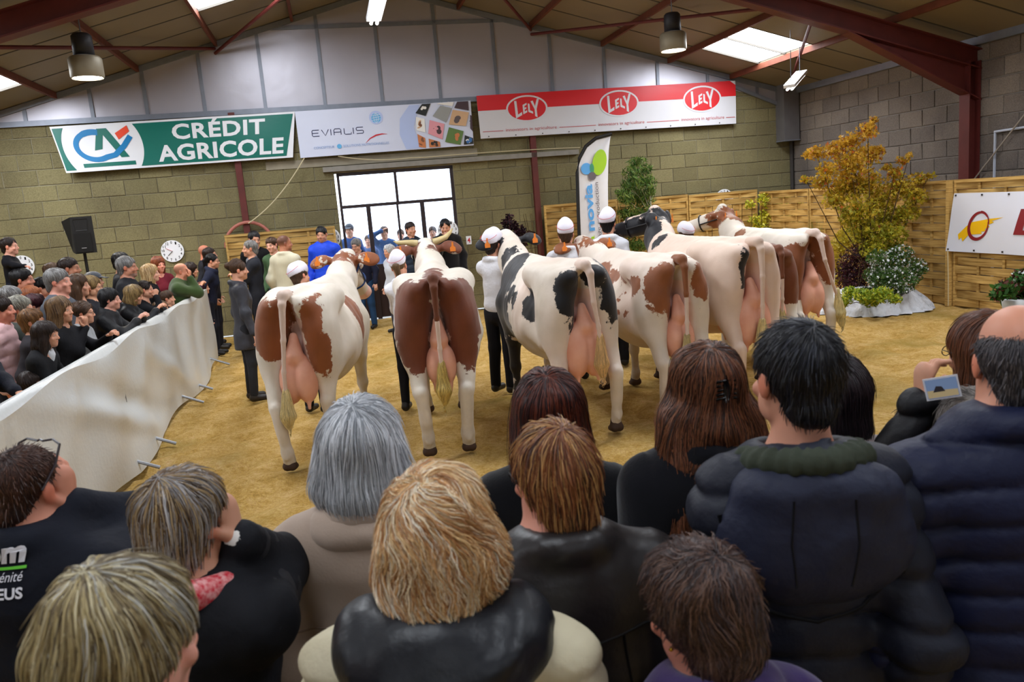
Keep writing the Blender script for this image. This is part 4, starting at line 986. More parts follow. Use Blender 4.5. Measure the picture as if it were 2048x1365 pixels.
def snoise(P, f, seed=0, n=9):
    r = np.zeros(len(P))
    for k in range(n): j = (k+seed*7) % 40; r += np.sin(P @ _ND[j]*f*(.7+.09*k)+_NP[j]+seed*1.7+1.3*np.sin(P @ _ND[(j+5) % 40]*f*.6+_NP[(j+3) % 40]))
    return r/n*1.8
def rotm(yaw=0, pitch=0, roll=0):
    return np.array((Matrix.Rotation(yaw, 3, 'Z') @ Matrix.Rotation(pitch, 3, 'X') @ Matrix.Rotation(roll, 3, 'Y')))

# ------------------------------------------------------------------ hair
def hairmat():
    if 'hair_strand' in MATS: return MATS['hair_strand']
    mt = bpy.data.materials.new('hair_strand'); mt.use_nodes = True; nt = mt.node_tree; b = nt.nodes['Principled BSDF']
    a = nt.nodes.new('ShaderNodeAttribute'); a.attribute_name = 'Col'; nt.links.new(a.outputs['Color'], b.inputs['Base Color'])
    b.inputs['Roughness'].default_value = .38; b.inputs['Specular IOR Level'].default_value = .5; MATS['hair_strand'] = mt; return mt
def hairmass():
    if 'hair_mass' in MATS: return MATS['hair_mass']
    mt = bpy.data.materials.new('hair_mass'); mt.use_nodes = True; nt = mt.node_tree; N = nt.nodes; L = nt.links; b = N['Principled BSDF']
    a = N.new('ShaderNodeAttribute'); a.attribute_name = 'Col'; b.inputs['Roughness'].default_value = .5; b.inputs['Specular IOR Level'].default_value = .4
    tc = N.new('ShaderNodeTexCoord'); mp = N.new('ShaderNodeMapping'); mp.inputs['Scale'].default_value = (110, 110, 14); L.new(tc.outputs['Object'], mp.inputs[0])
    n = N.new('ShaderNodeTexNoise'); n.inputs['Scale'].default_value = 1; n.inputs['Detail'].default_value = 4; L.new(mp.outputs[0], n.inputs['Vector'])
    mr = N.new('ShaderNodeMapRange'); mr.inputs[1].default_value = .3; mr.inputs[2].default_value = .7; mr.inputs[3].default_value = .55; mr.inputs[4].default_value = 1.2; L.new(n.outputs['Fac'], mr.inputs[0])
    m = N.new('ShaderNodeMix'); m.data_type = 'RGBA'; m.blend_type = 'MULTIPLY'; m.inputs[0].default_value = 1; L.new(a.outputs['Color'], m.inputs[6]); L.new(mr.outputs[0], m.inputs[7]); L.new(m.outputs[2], b.inputs['Base Color'])
    bp = N.new('ShaderNodeBump'); bp.inputs['Strength'].default_value = .5; bp.inputs['Distance'].default_value = .004; L.new(n.outputs['Fac'], bp.inputs['Height']); L.new(bp.outputs[0], b.inputs['Normal'])
    MATS['hair_mass'] = mt; return mt
def strands(name, grid, V, crown, R, t, n, length, radius, pal, parent, wave=.006, steps=12, lift=.004, comb=1.0, flow=None, seed=0, fly=.06, tipdrop=1.0):
    X, Y, Z, d = grid; rs = np.random.RandomState(seed+5)
    gx, gy, gz = np.gradient(d, X, Y, Z)
    def samp(P):
        i = np.clip(np.searchsorted(X, P[:, 0])-1, 0, len(X)-2); j = np.clip(np.searchsorted(Y, P[:, 1])-1, 0, len(Y)-2); k = np.clip(np.searchsorted(Z, P[:, 2])-1, 0, len(Z)-2)
        fx = np.clip((P[:, 0]-X[i])/(X[i+1]-X[i]), 0, 1); fy = np.clip((P[:, 1]-Y[j])/(Y[j+1]-Y[j]), 0, 1); fz = np.clip((P[:, 2]-Z[k])/(Z[k+1]-Z[k]), 0, 1)
        out = 0; g = 0
        for a, wx in ((0, 1-fx), (1, fx)):
            for b_, wy in ((0, 1-fy), (1, fy)):
                for c, wz in ((0, 1-fz), (1, fz)):
                    w = wx*wy*wz; out = out+d[i+a, j+b_, k+c]*w
                    g = g+np.stack([gx[i+a, j+b_, k+c], gy[i+a, j+b_, k+c], gz[i+a, j+b_, k+c]], -1)*w[:, None]
        return out, g/np.maximum(np.linalg.norm(g, axis=1)[:, None], 1e-6)
    P = V[rs.choice(len(V), n)]+rs.normal(0, .004, (n, 3)); off = rs.uniform(.0, 1, n)**2*lift; cr = R @ np.asarray(crown)+t
    ph = rs.uniform(0, 6.28, (n, 2)); wl = rs.uniform(.7, 1.4, n); L = length*rs.uniform(.45, 1.1, n); down = np.array([0, 0, -1.0])
    clump = snoise(P, 26, seed)[:, None]; flyaway = (rs.uniform(0, 1, n) < fly); pts = np.zeros((n, steps, 3)); prev = None
    for s_ in range(steps):
        dd, g = samp(P); ok = dd < .2; offs = off+flyaway*(.012*s_/steps)
        P = np.where(ok[:, None], P-g*np.clip(dd-offs, -.02, .02)[:, None], P); pts[:, s_] = P
        away = P-cr; rr_ = np.linalg.norm(away, axis=1)[:, None]; away = away/np.maximum(rr_, 1e-5)
        vdir = away*np.clip(1.5-rr_*7, .12, 1.5)+down*np.clip(rr_*9-.25, .0, 1.3)*comb
        if flow is not None: vdir = flow(P, vdir, R, t)
        vdir = vdir-g*(vdir*g).sum(1)[:, None]*.92
        side = np.cross(g, vdir); side /= np.maximum(np.linalg.norm(side, axis=1)[:, None], 1e-5)
        vdir /= np.maximum(np.linalg.norm(vdir, axis=1)[:, None], 1e-5)
        w_ = (np.sin(s_*1.1*wl+ph[:, 0]+clump[:, 0]*3)*.35+snoise(P, 24, seed+1)*.6+snoise(P, 62, seed+2)*.7)[:, None]*wave*60/1.0
        vd = vdir+side*w_*.6
        if prev is not None: vd = vd*.6+prev*.4
        vd /= np.maximum(np.linalg.norm(vd, axis=1)[:, None], 1e-5); prev = vd
        P = P+vd*(L/(steps-1))[:, None]
    hc = bpy.data.hair_curves.new(name); hc.add_curves([steps]*n)
    hc.attributes['position'].data.foreach_set('vector', pts.astype(np.float32).ravel())
    ra = hc.attributes.new('radius', 'FLOAT', 'POINT') if 'radius' not in hc.attributes else hc.attributes['radius']
    prof = np.concatenate([np.full(int(steps*.6), 1.0), np.linspace(1, .25, steps-int(steps*.6))]); ra.data.foreach_set('value', np.tile(prof*radius, n).astype(np.float32))
    pal_ = np.array([lin(c) for c in pal]); ci = np.clip(((clump[:, 0]*.25+snoise(pts[:, 0], 85, seed+3)*.3+.5)+rs.normal(0, .22, n))*len(pal_), 0, len(pal_)-1).astype(int)
    C = pal_[ci]*rs.uniform(.75, 1.2, (n, 1)); C4 = np.concatenate([C, np.ones((n, 1))], 1).astype(np.float32)
    ca = hc.attributes.new('Col', 'FLOAT_COLOR', 'CURVE'); ca.data.foreach_set('color', C4.ravel())
    hc.materials.append(hairmat()); o = bpy.data.objects.new(name, hc); COL.objects.link(o); o.parent = parent; o['kind'] = 'stuff'; return o

# ------------------------------------------------------------------ people
def skinmat():
    if 'skin' in MATS: return MATS['skin']
    mt = bpy.data.materials.new('skin'); mt.use_nodes = True; nt = mt.node_tree; b = nt.nodes['Principled BSDF']
    a = nt.nodes.new('ShaderNodeAttribute'); a.attribute_name = 'Col'; nt.links.new(a.outputs['Color'], b.inputs['Base Color'])
    b.inputs['Roughness'].default_value = .5; b.inputs['Specular IOR Level'].default_value = .35; b.inputs['Subsurface Weight'].default_value = .12
    b.inputs['Subsurface Radius'].default_value = (.02, .008, .004); b.inputs['Subsurface Scale'].default_value = .4; MATS['skin'] = mt; return mt
def cloth(rgb, kind='cloth'):
    k = 'cloth_%d_%d_%d_%s' % (*rgb, kind)
    if kind == 'leather': return mat(k, rgb, .42, .4, bump=(11, .25, .03))
    if kind == 'puffer': return mat(k, rgb, .58, .3, bump=(16, .3, .03))
    if kind == 'shirt': return mat(k, rgb, .8, .2, bump=(14, .4, .03))
    if kind == 'wool': return mat(k, rgb, .9, .1, sheen=.25, noise=(5, .2), bump=(180, .25, .003))
    return mat(k, rgb, .8, .2, noise=(6, .3), bump=(22, .3, .02))
def ik(a, c, l1, l2, hint):
    a, c, hint = map(lambda v: np.asarray(v, float), (a, c, hint)); d = c-a; L = np.linalg.norm(d)
    if L > (l1+l2)*.995: c = a+d/L*(l1+l2)*.995; d = c-a; L = np.linalg.norm(d)
    x = (l1*l1-l2*l2+L*L)/(2*L); hgt = math.sqrt(max(l1*l1-x*x, 0)); u = d/L; h_ = hint-u*(hint @ u); h_ = h_/max(np.linalg.norm(h_), 1e-6); return a+u*x+h_*hgt, c
def hand(F, w, d, nrm, s, sgn, curl=.5):
    d = d/np.linalg.norm(d); nrm = nrm-d*(nrm @ d); nrm = nrm/max(np.linalg.norm(nrm), 1e-6); side = np.cross(d, nrm)*sgn
    F.cone(w-d*.02*s, w+d*.075*s, .026*s, .036*s, .012, flat=(nrm, .48))
    for q, (L1, r) in enumerate(((.036, .0088), (.042, .009), (.040, .0086), (.031, .0078))):
        b_ = w+d*.082*s+side*(.027-.018*q)*s; c1 = curl*.9+.1*q*curl; d1 = d*math.cos(c1)+nrm*math.sin(c1); d2 = d*math.cos(c1*2.1)+nrm*math.sin(c1*2.1)
        m_ = b_+d1*L1*s; F.cone(b_-d*.02*s, m_, r*1.12*s, r*s, .004); F.cone(m_, m_+d2*L1*.85*s, r*s, r*.8*s, .003)
    b_ = w+d*.02*s+side*.026*s; m_ = b_+(d*.55+side*.75+nrm*.25)/1.0*.042*s; F.cone(b_, m_, .014*s, .0105*s, .008); F.cone(m_, m_+(d*.9+side*.15+nrm*.3)*.036*s, .0105*s, .0085*s, .004)
HAIR = dict(black=[(16,14,16),(28,24,26),(22,20,24)], darkbrown=[(34,22,18),(52,34,26),(42,28,22)], brown=[(66,44,30),(92,64,42),(78,54,36)], lightbrown=[(104,78,50),(140,108,72),(88,64,42)],
            blond=[(196,160,104),(222,192,140),(170,132,84),(236,212,168)], darkblond=[(130,104,66),(170,142,92),(104,80,52)], red=[(122,60,34),(150,80,44),(96,46,28)], grey=[(120,118,116),(160,158,156),(96,92,90)],
            white=[(206,206,208),(232,232,234),(180,182,186)], burgundy=[(58,22,30),(80,30,40),(42,16,22)], silver=[(188,192,196),(214,216,220),(150,154,160),(232,234,238)], ginger=[(170,96,58),(150,84,48),(190,120,76)])
PEOPLE = []
def person(label, px, py, Yd, yaw=0, head=(0, 0, 0), hair='short', hc='brown', skin=(206,150,122), top=(30,30,34), topk='cloth', bot=(28,30,40), shoes=(30,26,24), L=None, R=None, sex='m',
           fat=1.0, lean=0, hq=0, hat=None, acc=(), z0=0, height=None, group=None, collar=None, long_sleeve=True, fg=False, quilt=0, hood=None, shorts=False, hem=.50, curl=.5, hscale=1.0, hairfn=None, ns=None, hlen=None, hrad=None, extra=None, legs=True, cat='person', beard=None, shirt=None, skirt=None, flow=None, wave=None, fly=None):
    """px,py = pixel of the top of the head, Yd its depth in metres; yaw 0 faces away from the camera"""
    p = at(px, py, Yd); H_ = (p.z-z0 if height is None else height)-(.012 if hair not in ('bald', 'ring', 'crop', 'shaved', None) else 0); ch = np.array; lean_ = lean
    B = rotm(0, -lean_, 0); Rh = rotm(head[0], head[1]-lean_*.3, head[2]); child = H_ < 1.42 and lean_ < .12
    def lay_(S_):
        hip = ch([0, 0, .90*S_]); T_ = lambda a: B @ (ch(a, dtype=float)*S_-hip)+hip
        hs_ = S_*hscale*(1.0+max(0, (.86-S_))*.9 if child else 1.0); nk = T_((0, -.012, 1.435)); h_ = nk+B @ ch([0, .012, .0])*S_+Rh @ ch([0, .018, .145])*hs_
        return T_, hs_, nk, h_, (h_+Rh @ ch([0, -.02, .12])*hs_)[2]
    S = H_/1.7
    for _ in range(4): S *= H_/lay_(S)[4]
    T, hs, neck, hc_, _t = lay_(S); wide = (1.0 if sex == 'm' else .9)*fat
    yr = rotm(yaw) @ ch([hc_[0], hc_[1], 0]); q = empty('person', (p.x-yr[0], p.y-yr[1], z0), yaw, label, cat, group); PEOPLE.append((label, round(p.x, 2), round(p.y, 2), round(H_, 2), round(S*1.7, 2), round(p.dot(AX), 2)))
    # ---- body
    F = SDF(); F.frame()
    F.cone(T((0, -.012, 1.36)), hc_+Rh @ ch([0, -.022, -.05])*hs, .066*S*fat**.5, .054*hs, .02)
    F.frame(Rh*hs, hc_)
    fe = .92 if sex != 'm' else 1.0
    def hE(c, r, k=.02, sub=False, rot=None): F.pr.append(None); F.pr.pop(); c_ = F._p(c); Rr = Rh if rot is None else Rh @ rot; m_ = np.abs(Rr) @ (ch(r)*hs); F.pr.append(('e', c_, Rr, ch(r)*hs, None, k*hs, sub, None, c_-m_, c_+m_))
    def hC(a, b_, ra, rb, k=.012, flat=None):
        a_, bb = F._p(a), F._p(b_); m_ = max(ra, rb)*hs; F.pr.append(('c', a_, bb, ra*hs, rb*hs, k*hs, False, None, np.minimum(a_, bb)-m_, np.maximum(a_, bb)+m_))
    hE((0, -.014, .032), (.072, .093, .082)); hE((0, .030, -.042), (.055, .060, .076), .03); hE((0, .068, -.098), (.024*fe, .022, .019), .025)
    hE((-.058, .01, -.06), (.012, .03, .03), .02); hE((.058, .01, -.06), (.012, .03, .03), .02)
    hC((-.034, .076, .014), (.034, .076, .014), .012*fe, .012*fe, .014)
    for s_ in (-1, 1):
        hE((s_*.040, .068, -.038), (.020, .016, .018), .016); hE((s_*.031, .096, -.006), (.017, .016, .0125), .008, True); hE((s_*.031, .077, -.005), (.013, .0125, .011), .003)
        hE((s_*.076, -.008, -.012), (.009, .020, .030), .008); hE((s_*.012, .094, -.040), (.009, .009, .008), .006)
    hC((0, .082, .004), (0, .103, -.034), .0085, .0120, .010); hC((-.018, .083, -.064), (.018, .083, -.064), .0075, .0075, .008); hC((-.014, .081, -.076), (.014, .081, -.076), .008, .008, .008)
    headlo = hc_-.14*hs; headhi = hc_+.14*hs; F.frame()
    sh = .152*wide; hands = []; arms = {}
    F.cone(T((0, 0, .95)), T((0, 0, 1.33)), .115*S*wide, .125*S*wide, .05, flat=((0, 1, 0), .72))
    for sgn, tgt in ((-1, L), (1, R)):
        a = T((sgn*sh, -.01, 1.345)); l1, l2 = .285*S, .25*S
        if tgt is None: tgt = dict(w=(sgn*(.205*wide+.02), .05, .86), hint=(sgn*.3, -1, 0), n=(-sgn, .2, 0))
        w = ch(tgt['w'], dtype=float)*S
        if tgt.get('world') is not None:
            wp = Vector(tgt['world'])-q.location; wp = Matrix.Rotation(-yaw, 3, 'Z') @ wp; w = ch(wp)
        if tgt.get('head') is not None: w = hc_+Rh @ ch(tgt['head'])*hs
        e, w = ik(a, w, l1, l2, tgt.get('hint', (sgn*.6, -.5, -.6))); arms[sgn] = (a, e, w)
        fd = (w-e)/np.linalg.norm(w-e); hd = ch(tgt.get('d', fd*1.0), dtype=float); hd = hd/np.linalg.norm(hd)
        F.chain([a, e, w], [.042*S, .036*S, .023*S], .02); hand(F, w, hd, ch(tgt.get('n', (0, 0, -1.0)), dtype=float), S*.98, sgn, tgt.get('curl', curl)); hands.append(w+hd*.07*S)
    if legs:
        for sgn in (-1, 1): F.chain([(sgn*.085*S, 0, .88*S), (sgn*.095*S, .015*S, .48*S), (sgn*.10*S, -.01*S, .07*S)], [.07*S, .048*S, .034*S], .03)
    rs = np.random.RandomState(len(PEOPLE)); skc = ch(lin(skin)); lip = skc*ch([.82, .52, .5]); br_ = ch(lin(hc[0] if isinstance(hc, list) else HAIR[hc][0]))
    if not isinstance(hc, list) and hc in ('blond', 'white', 'silver'): br_ = skc*.55
    def col(V):
        C = np.tile(skc, (len(V), 1))*(1+.05*snoise(V, 40, 2))[:, None]; Lh = ((V-hc_) @ Rh)/hs; f = Lh[:, 1] > .03
        def blob(c, r, cc, a=1.0):
            d_ = np.sqrt((((Lh-ch(c))/ch(r))**2).sum(1)); w_ = np.clip(1.6-d_*1.3, 0, 1)[:, None]*a*f[:, None]; return C*(1-w_)+ch(cc)*w_
        C = blob((0, .095, -.069), (.021, .03, .0085), lip)
        for s_ in (-1, 1):
            C = blob((s_*.031, .09, -.005), (.013, .02, .0065), (.55, .52, .5)); C = blob((s_*.030, .092, -.005), (.006, .02, .0062), (.03, .02, .015)); C = blob((s_*.031, .085, .002), (.016, .03, .0028), skc*.3)
            C = blob((s_*.033, .085, .021), (.018, .03, .0045), br_, .85); C = blob((s_*.046, .06, -.035), (.018, .03, .018), skc*ch([1.05, .78, .74]), .4)
            e_ = np.clip(1.5-np.sqrt((((Lh-ch([s_*.082, -.008, -.012]))/ch([.014, .024, .034]))**2).sum(1)), 0, 1)[:, None]*.6; C = C*(1-e_)+skc*ch([1.08, .62, .52])*e_
        C = blob((0, .11, -.036), (.014, .02, .012), skc*ch([1.08, .72, .66]), .5)
        if beard:
            d_ = np.clip(1.6-np.sqrt((((Lh-ch([0, .045, -.085]))/ch([.066, .06, .042]))**2).sum(1))*1.2, 0, 1)*(Lh[:, 2] < -.05)*(np.abs(Lh[:, 2]+.069) > .006); C = C*(1-d_[:, None]*beard)+br_*d_[:, None]*beard
        # short shaved hair shading is real pigment on the scalp
        if hair in ('shaved', 'balding', 'bald'):
            d_ = np.clip((Lh[:, 2]+.055-np.clip(Lh[:, 1], 0, 1)*1.6)*14, 0, 1)*(Lh[:, 1] < .055)
            if hair != 'shaved': d_ = d_*np.clip(1.4-np.sqrt(((Lh[:, :2]-ch([0, .0]))/ch([.062, .085])*1.0)**2).max(1)*0-np.clip(Lh[:, 2]-.045, 0, 1)*22, 0, 1)
            d_ = (d_*(.75 if hair != 'bald' else .35))[:, None]; C = C*(1-d_)+br_*d_
        return C
    hstep = (.0048 if fg else .0085)*S**.5; fine = [(headlo, headhi, hstep)]
    if hq: fine = [(headlo, headhi, hstep)]+[(h_-.10*S, h_+.10*S, .0065 if not fg else .0055) for h_ in hands]
    elif not fg: fine += [(h_-.09*S, h_+.09*S, .0095) for h_ in hands]
    body = skin_obj(F, 'body', skinmat(), q, .030 if not fg else .03, fine, col)
    # ---- clothes
    J = SDF(); pf = .008 if quilt or topk in ('puffer', 'wool') else .0; g_ = (.018+pf)*S; hz = hem
    J.cone(T((0, .0, hz+.42)), T((0, .0, 1.12)), (.132*wide+.012)*S+g_, (.118*wide)*S+g_, .06, flat=((0, 1, 0), .74))
    J.cone(T((0, .0, 1.12)), T((0, -.005, 1.30)), (.120*wide)*S+g_, (.140*wide)*S+g_, .06, flat=((0, 1, 0), .72))
    if hz < .45: J.cone(T((0, 0, hz+.45)), T((0, 0, hz+.1)), (.14*wide+.02)*S+g_, (.15*wide+.03)*S+g_, .05, flat=((0, 1, 0), .78))
    cut = (hz+.30)*S; J.cone((-.16*S, 0, cut-.5), (.16*S, 0, cut-.5), .5, .5, .008, sub=True)
    if sex != 'm': J.ell(T((0, .075*wide, 1.22)), (.12*S*wide, .06*S*wide, .07*S), k=.06)
    for sgn in (-1, 1):
        a, e, w = arms[sgn]; J.cone(T((sgn*.035, -.018, 1.395)), a+ch([0, 0, -.005]), .045*S+g_*.5, .050*S+g_*.6, .06)
        we = e+(w-e)*.94 if long_sleeve else e+(w-e)*.2
        J.chain([a, e, we], [.047*S*fat**.5+g_*.6, .043*S*fat**.5+g_*.6, (.033 if long_sleeve else .045)*S+g_*.5], .055)
        if long_sleeve: J.cone(we-(w-e)*.05, we, .036*S+g_*.5, .036*S+g_*.55, .008)
    if collar is not None or topk in ('puffer', 'leather', 'wool', 'shirt'):
        ch_ = (collar or .03)
        for i in range(14):
            t0, t1 = 2*math.pi*i/14, 2*math.pi*(i+1)/14; f0 = ch([math.cos(t0)*.078, math.sin(t0)*.075-.014, 1.405+ch_*.5-.02*math.sin(t0)]); f1 = ch([math.cos(t1)*.078, math.sin(t1)*.075-.014, 1.405+ch_*.5-.02*math.sin(t1)])
            J.cone(T(f0), T(f1), .018*S+ch_*.3, .018*S+ch_*.3, .02)
    sd = len(PEOPLE); amp = {'wool': .004, 'shirt': .007, 'leather': .006, 'puffer': .006}.get(topk, .006)
    def post(P, d_):
        Q_ = P*ch([1, 1, .55]); r = d_+amp*snoise(Q_, 17, sd)+amp*.6*snoise(P*ch([.7, .7, 1.3]), 34, sd+3)
        ar = (np.abs(P[:, 0]) > sh*S*1.05); r = r+.005*snoise(P, 44, sd+5)*ar
        if quilt:
            zz = P[:, 2]+.010*snoise(P, 9, sd); zz = zz+.25*np.abs(P[:, 0])*np.sign(P[:, 0]*0+1)*.5; gq = np.abs(np.sin(math.pi*zz/quilt)); r = r+.013*(1-gq)**2.2-.003*gq+.0022*snoise(P*ch([1, 1, .35]), 80, sd+2)
        return r
    J.post = post
    J.cone(neck+ch([0, .0, -.02])*S, hc_+Rh @ ch([0, -.01, -.06])*hs, .060*S, .066*hs, .015, sub=True)
    jst = (.0085 if fg else .0165)
    jk = skin_obj(J, {'shirt': 'shirt', 'wool': 'coat'}.get(topk, 'jacket'), cloth(top, topk), q, jst)
    if shirt is not None:   # visible shirt front / collar wedge
        K = SDF(); K.cone(T((0, .058*wide, 1.40)), T((0, .085*wide, 1.22)), .045*S, .012*S, .02, flat=((0, 1, 0), .8)); K.cone(T((0, -.01, 1.38)), T((0, -.01, 1.44)), .076*S, .07*S, .02); K.cone(neck, hc_+Rh @ ch([0, -.01, -.06])*hs, .060*S, .062*hs, .01, sub=True)
        skin_obj(K, 'shirt', cloth(shirt, 'shirt'), q, .012)
    if legs:
        Tq = SDF(); Tq.cone((0, 0, .86*S), (0, 0, .97*S), (.125*wide+.01)*S, .125*wide*S, .05, flat=((0, 1, 0), .8))
        kn = .055 if sex == 'm' else .048
        for sgn in (-1, 1): Tq.chain([(sgn*.085*S, 0, .88*S), (sgn*.095*S, .015*S, .48*S), (sgn*.10*S, -.012*S, .085*S)], [.088*S*fat, (kn+.012)*S, (kn-.0)*S], .03)
        Tq.post = lambda P, d_: d_+.006*snoise(P*ch([1, 1, .6]), 26, sd)
        skin_obj(Tq, 'trousers', cloth(bot), q, .024 if not hq else .018)
        for sgn in (-1, 1):
            K = SDF(); x = sgn*.10*S; K.cone((x, -.03*S, .045*S), (x+sgn*.01, .13*S, .035*S), .042*S, .036*S, .02); K.cone((x, -.02*S, .05*S), (x, -.01*S, .10*S), .044*S, .042*S, .02); K.cone((x-.2, .05, -.10), (x+.2, .05, -.10), .10, .10, .002, sub=True)
            skin_obj(K, 'shoe', mat('shoe_%d' % shoes[0], shoes, .5, .4), q, .016)
    # ---- hair
    pal = hc if isinstance(hc, list) else HAIR[hc]; Fh = SDF(); mass = hair
    def E(c, r, k=.02, sub=False, rot=None):
        c_ = hc_+Rh @ (ch(c)*hs); Rr = Rh if rot is None else Rh @ rot; m_ = np.abs(Rr) @ (ch(r)*hs); Fh.pr.append(('e', c_, Rr, ch(r, dtype=float)*hs, None, k*hs, sub, None, c_-m_, c_+m_))
    def C_(a, b_, ra, rb, k=.02, flat=None, world_down=False):
        a_ = hc_+Rh @ (ch(a)*hs); bb = hc_+Rh @ (ch(b_)*hs); fl = None if flat is None else (Rh @ ch(flat[0]), flat[1]); m_ = max(ra, rb)*hs; Fh.pr.append(('c', a_, bb, ra*hs, rb*hs, k*hs, False, fl, np.minimum(a_, bb)-m_, np.maximum(a_, bb)+m_))
    crown = (0, -.06, .10); length = .09; comb = 1.0; wv = .0045; vol = 1.0; amp_h = .004
    if hair not in ('bald', 'shaved', 'balding', None):
        cap_r = (.083, .103, .088)
        if hair in ('short', 'crop'):
            g2 = (1.0 if hair == 'short' else .965) if not fg else (.97 if hair == 'short' else .93)
            E((0, -.020, .038), tuple(c*g2 for c in cap_r)); C_((0, -.05, .0), (0, -.06, -.05), .066, .052, .02); length = .055 if hair == 'crop' else .075
        elif hair == 'volume': E((0, -.022, .040), (.088, .108, .093)); C_((0, -.045, .0), (0, -.055, -.06), .074, .060, .03); length = .10; amp_h = .006; wv = .008
        elif hair == 'bob': E((0, -.022, .036), (.094, .113, .097)); C_((0, -.03, .0), (0, -.035, -.09), .092, .092, .03); length = .17; amp_h = .005
        elif hair in ('long', 'longwave'):
            E((0, -.022, .036), (.088, .108, .092)); C_((0, -.03, .0), (0, -.05, -.10), .088, .09, .03); C_((0, -.05, -.10), (0, -.085, -.27), .092, .085, .04, flat=((0, 1, 0), .62)); length = .30; amp_h = .006; wv = .008 if hair == 'long' else .014
            for s_ in (-1, 1): C_((s_*.065, .0, -.04), (s_*.085, -.005, -.20), .036, .03, .03)
        elif hair == 'ponytail': E((0, -.020, .038), (.080, .100, .086)); C_((0, -.09, .03), (0, -.125, .01), .03, .03, .01); C_((0, -.13, .01), (0, -.12, -.17), .03, .018, .015); length = .14; crown = (0, .06, .08)
        elif hair == 'bun': E((0, -.020, .038), (.082, .102, .088)); E((0, -.11, .05), (.042, .04, .042), .01); length = .08; crown = (0, .06, .08); amp_h = .006
        elif hair == 'curly': E((0, -.022, .040), (.096, .114, .098)); C_((0, -.05, -.02), (0, -.06, -.06), .08, .07, .03); length = .06; amp_h = .009; wv = .03
        elif hair == 'ring': E((0, -.024, .015), (.078, .097, .070)); E((0, .00, .11), (.074, .105, .080), .02, True); C_((0, -.05, .0), (0, -.06, -.045), .066, .054, .02); length = .03
        if hairfn: hairfn(E, C_)
        fr = .125 if hair in ('short', 'crop', 'ring') else .125
        E((0, fr, -.035), (.070 if hair != 'ring' else .1, .075, .090), .02, True)
        if hair in ('short', 'crop', 'ring'):
            E((0, .02, -.125), (.12, .095, .06), .015, True)
            for s_ in (-1, 1): E((s_*.088, .004, -.025), (.026, .028, .036), .01, True)
        elif hair in ('volume', 'curly', 'bun', 'ponytail'):
            E((0, .055, -.12), (.12, .09, .055), .015, True)
        if hair == 'ponytail' or hair == 'bun':
            for s_ in (-1, 1): E((s_*.088, .004, -.022), (.022, .026, .032), .01, True)
        else: E((0, .12, -.16), (.05, .10, .10), .02, True)
        Fh.post = lambda P, d_: d_+amp_h*hs*snoise(P, 48, sd)+amp_h*.7*snoise(P*ch([1.6, 1.6, .5]), 90, sd+4)
        hst = .0062 if fg else .0105*S**.5
        amp_h *= .6 if fg else 1
        gr = Fh.grid(hst, pad=.03); V, Q = nets(*gr)
        mean = ch([lin(c) for c in pal]).mean(0)*.62
        def hcol(V): 
            pl = ch([lin(c) for c in pal]); t_ = np.clip((snoise(V*ch([1, 1, .35]), 60, sd)*.5+.5)*len(pl), 0, len(pl)-1).astype(int); return pl[t_]*.8
        me = quick_mesh('hair', V, Q, True); set_col(me, hcol(V)); ho = link('hair', me, hairmass(), q)
        N_ = int(ns*1.5) if ns else (11000 if fg else 1500)
        strands('strands', gr, V, crown, Rh*hs, hc_, N_, (hlen or length)*hs, (hrad or (.00075 if fg else .0011)), pal, ho, wave=wave or wv, steps=14 if fg else 7, lift=.0035 if fg else .004, seed=sd, flow=flow, fly=fly or (.035 if fg else .02))
    info = dict(q=q, hc=hc_, Rh=Rh, hs=hs, T=T, S=S, arms=arms, B=B, neck=neck, wide=wide)
    if hood: hood(info)
    def hp(c): return Vector(hc_+Rh @ (ch(c, dtype=float)*hs))
    info['hp'] = hp
    if hat == 'paper':
        K = SDF(); c_ = lambda a: hc_+Rh @ (ch(a, dtype=float)*hs)
        K.frame(Rh, hc_)
        K.cone(ch((0, -.055, .055))*hs, ch((0, .03, .085))*hs, .088*hs, .088*hs, .01); K.cone(ch((0, -.05, .105))*hs, ch((0, .03, .12))*hs, .062*hs, .058*hs, .04, flat=((1, 0, 0), .75)); K.ell(ch((0, .0, -.035))*hs, (.14*hs, .16*hs, .075*hs), k=.006, sub=True)
        K.frame(); ho = skin_obj(K, 'paper_hat', mat('paper_hat', (226,222,232), .7, .2, noise=(30, .12), dark=.8), q, .009)
        for s_ in (-1, 1): MB().tube([hp((s_*(.088+.008)*math.cos(a)*1.0, -.055-.098*math.sin(a), .052+.05*(1-math.sin(a)))) for a in [i*math.pi/2/8 for i in range(9)]], .0022*hs, 5).build('red_line', Mrd2, q)
    if hat == 'cap':
        K = SDF(); K.frame(Rh, hc_); K.ell(ch((0, -.012, .05))*hs, (.088*hs, .105*hs, .075*hs), k=.01); K.ell(ch((0, .02, -.06))*hs, (.13*hs, .14*hs, .09*hs), k=.008, sub=True); K.cone(ch((0, .085, .045))*hs, ch((0, .15, .03))*hs, .062*hs, .045*hs, .012, flat=((0, 0, 1), .14)); K.frame()
        skin_obj(K, 'cap', cloth((72,76,84), 'wool'), q, .009)
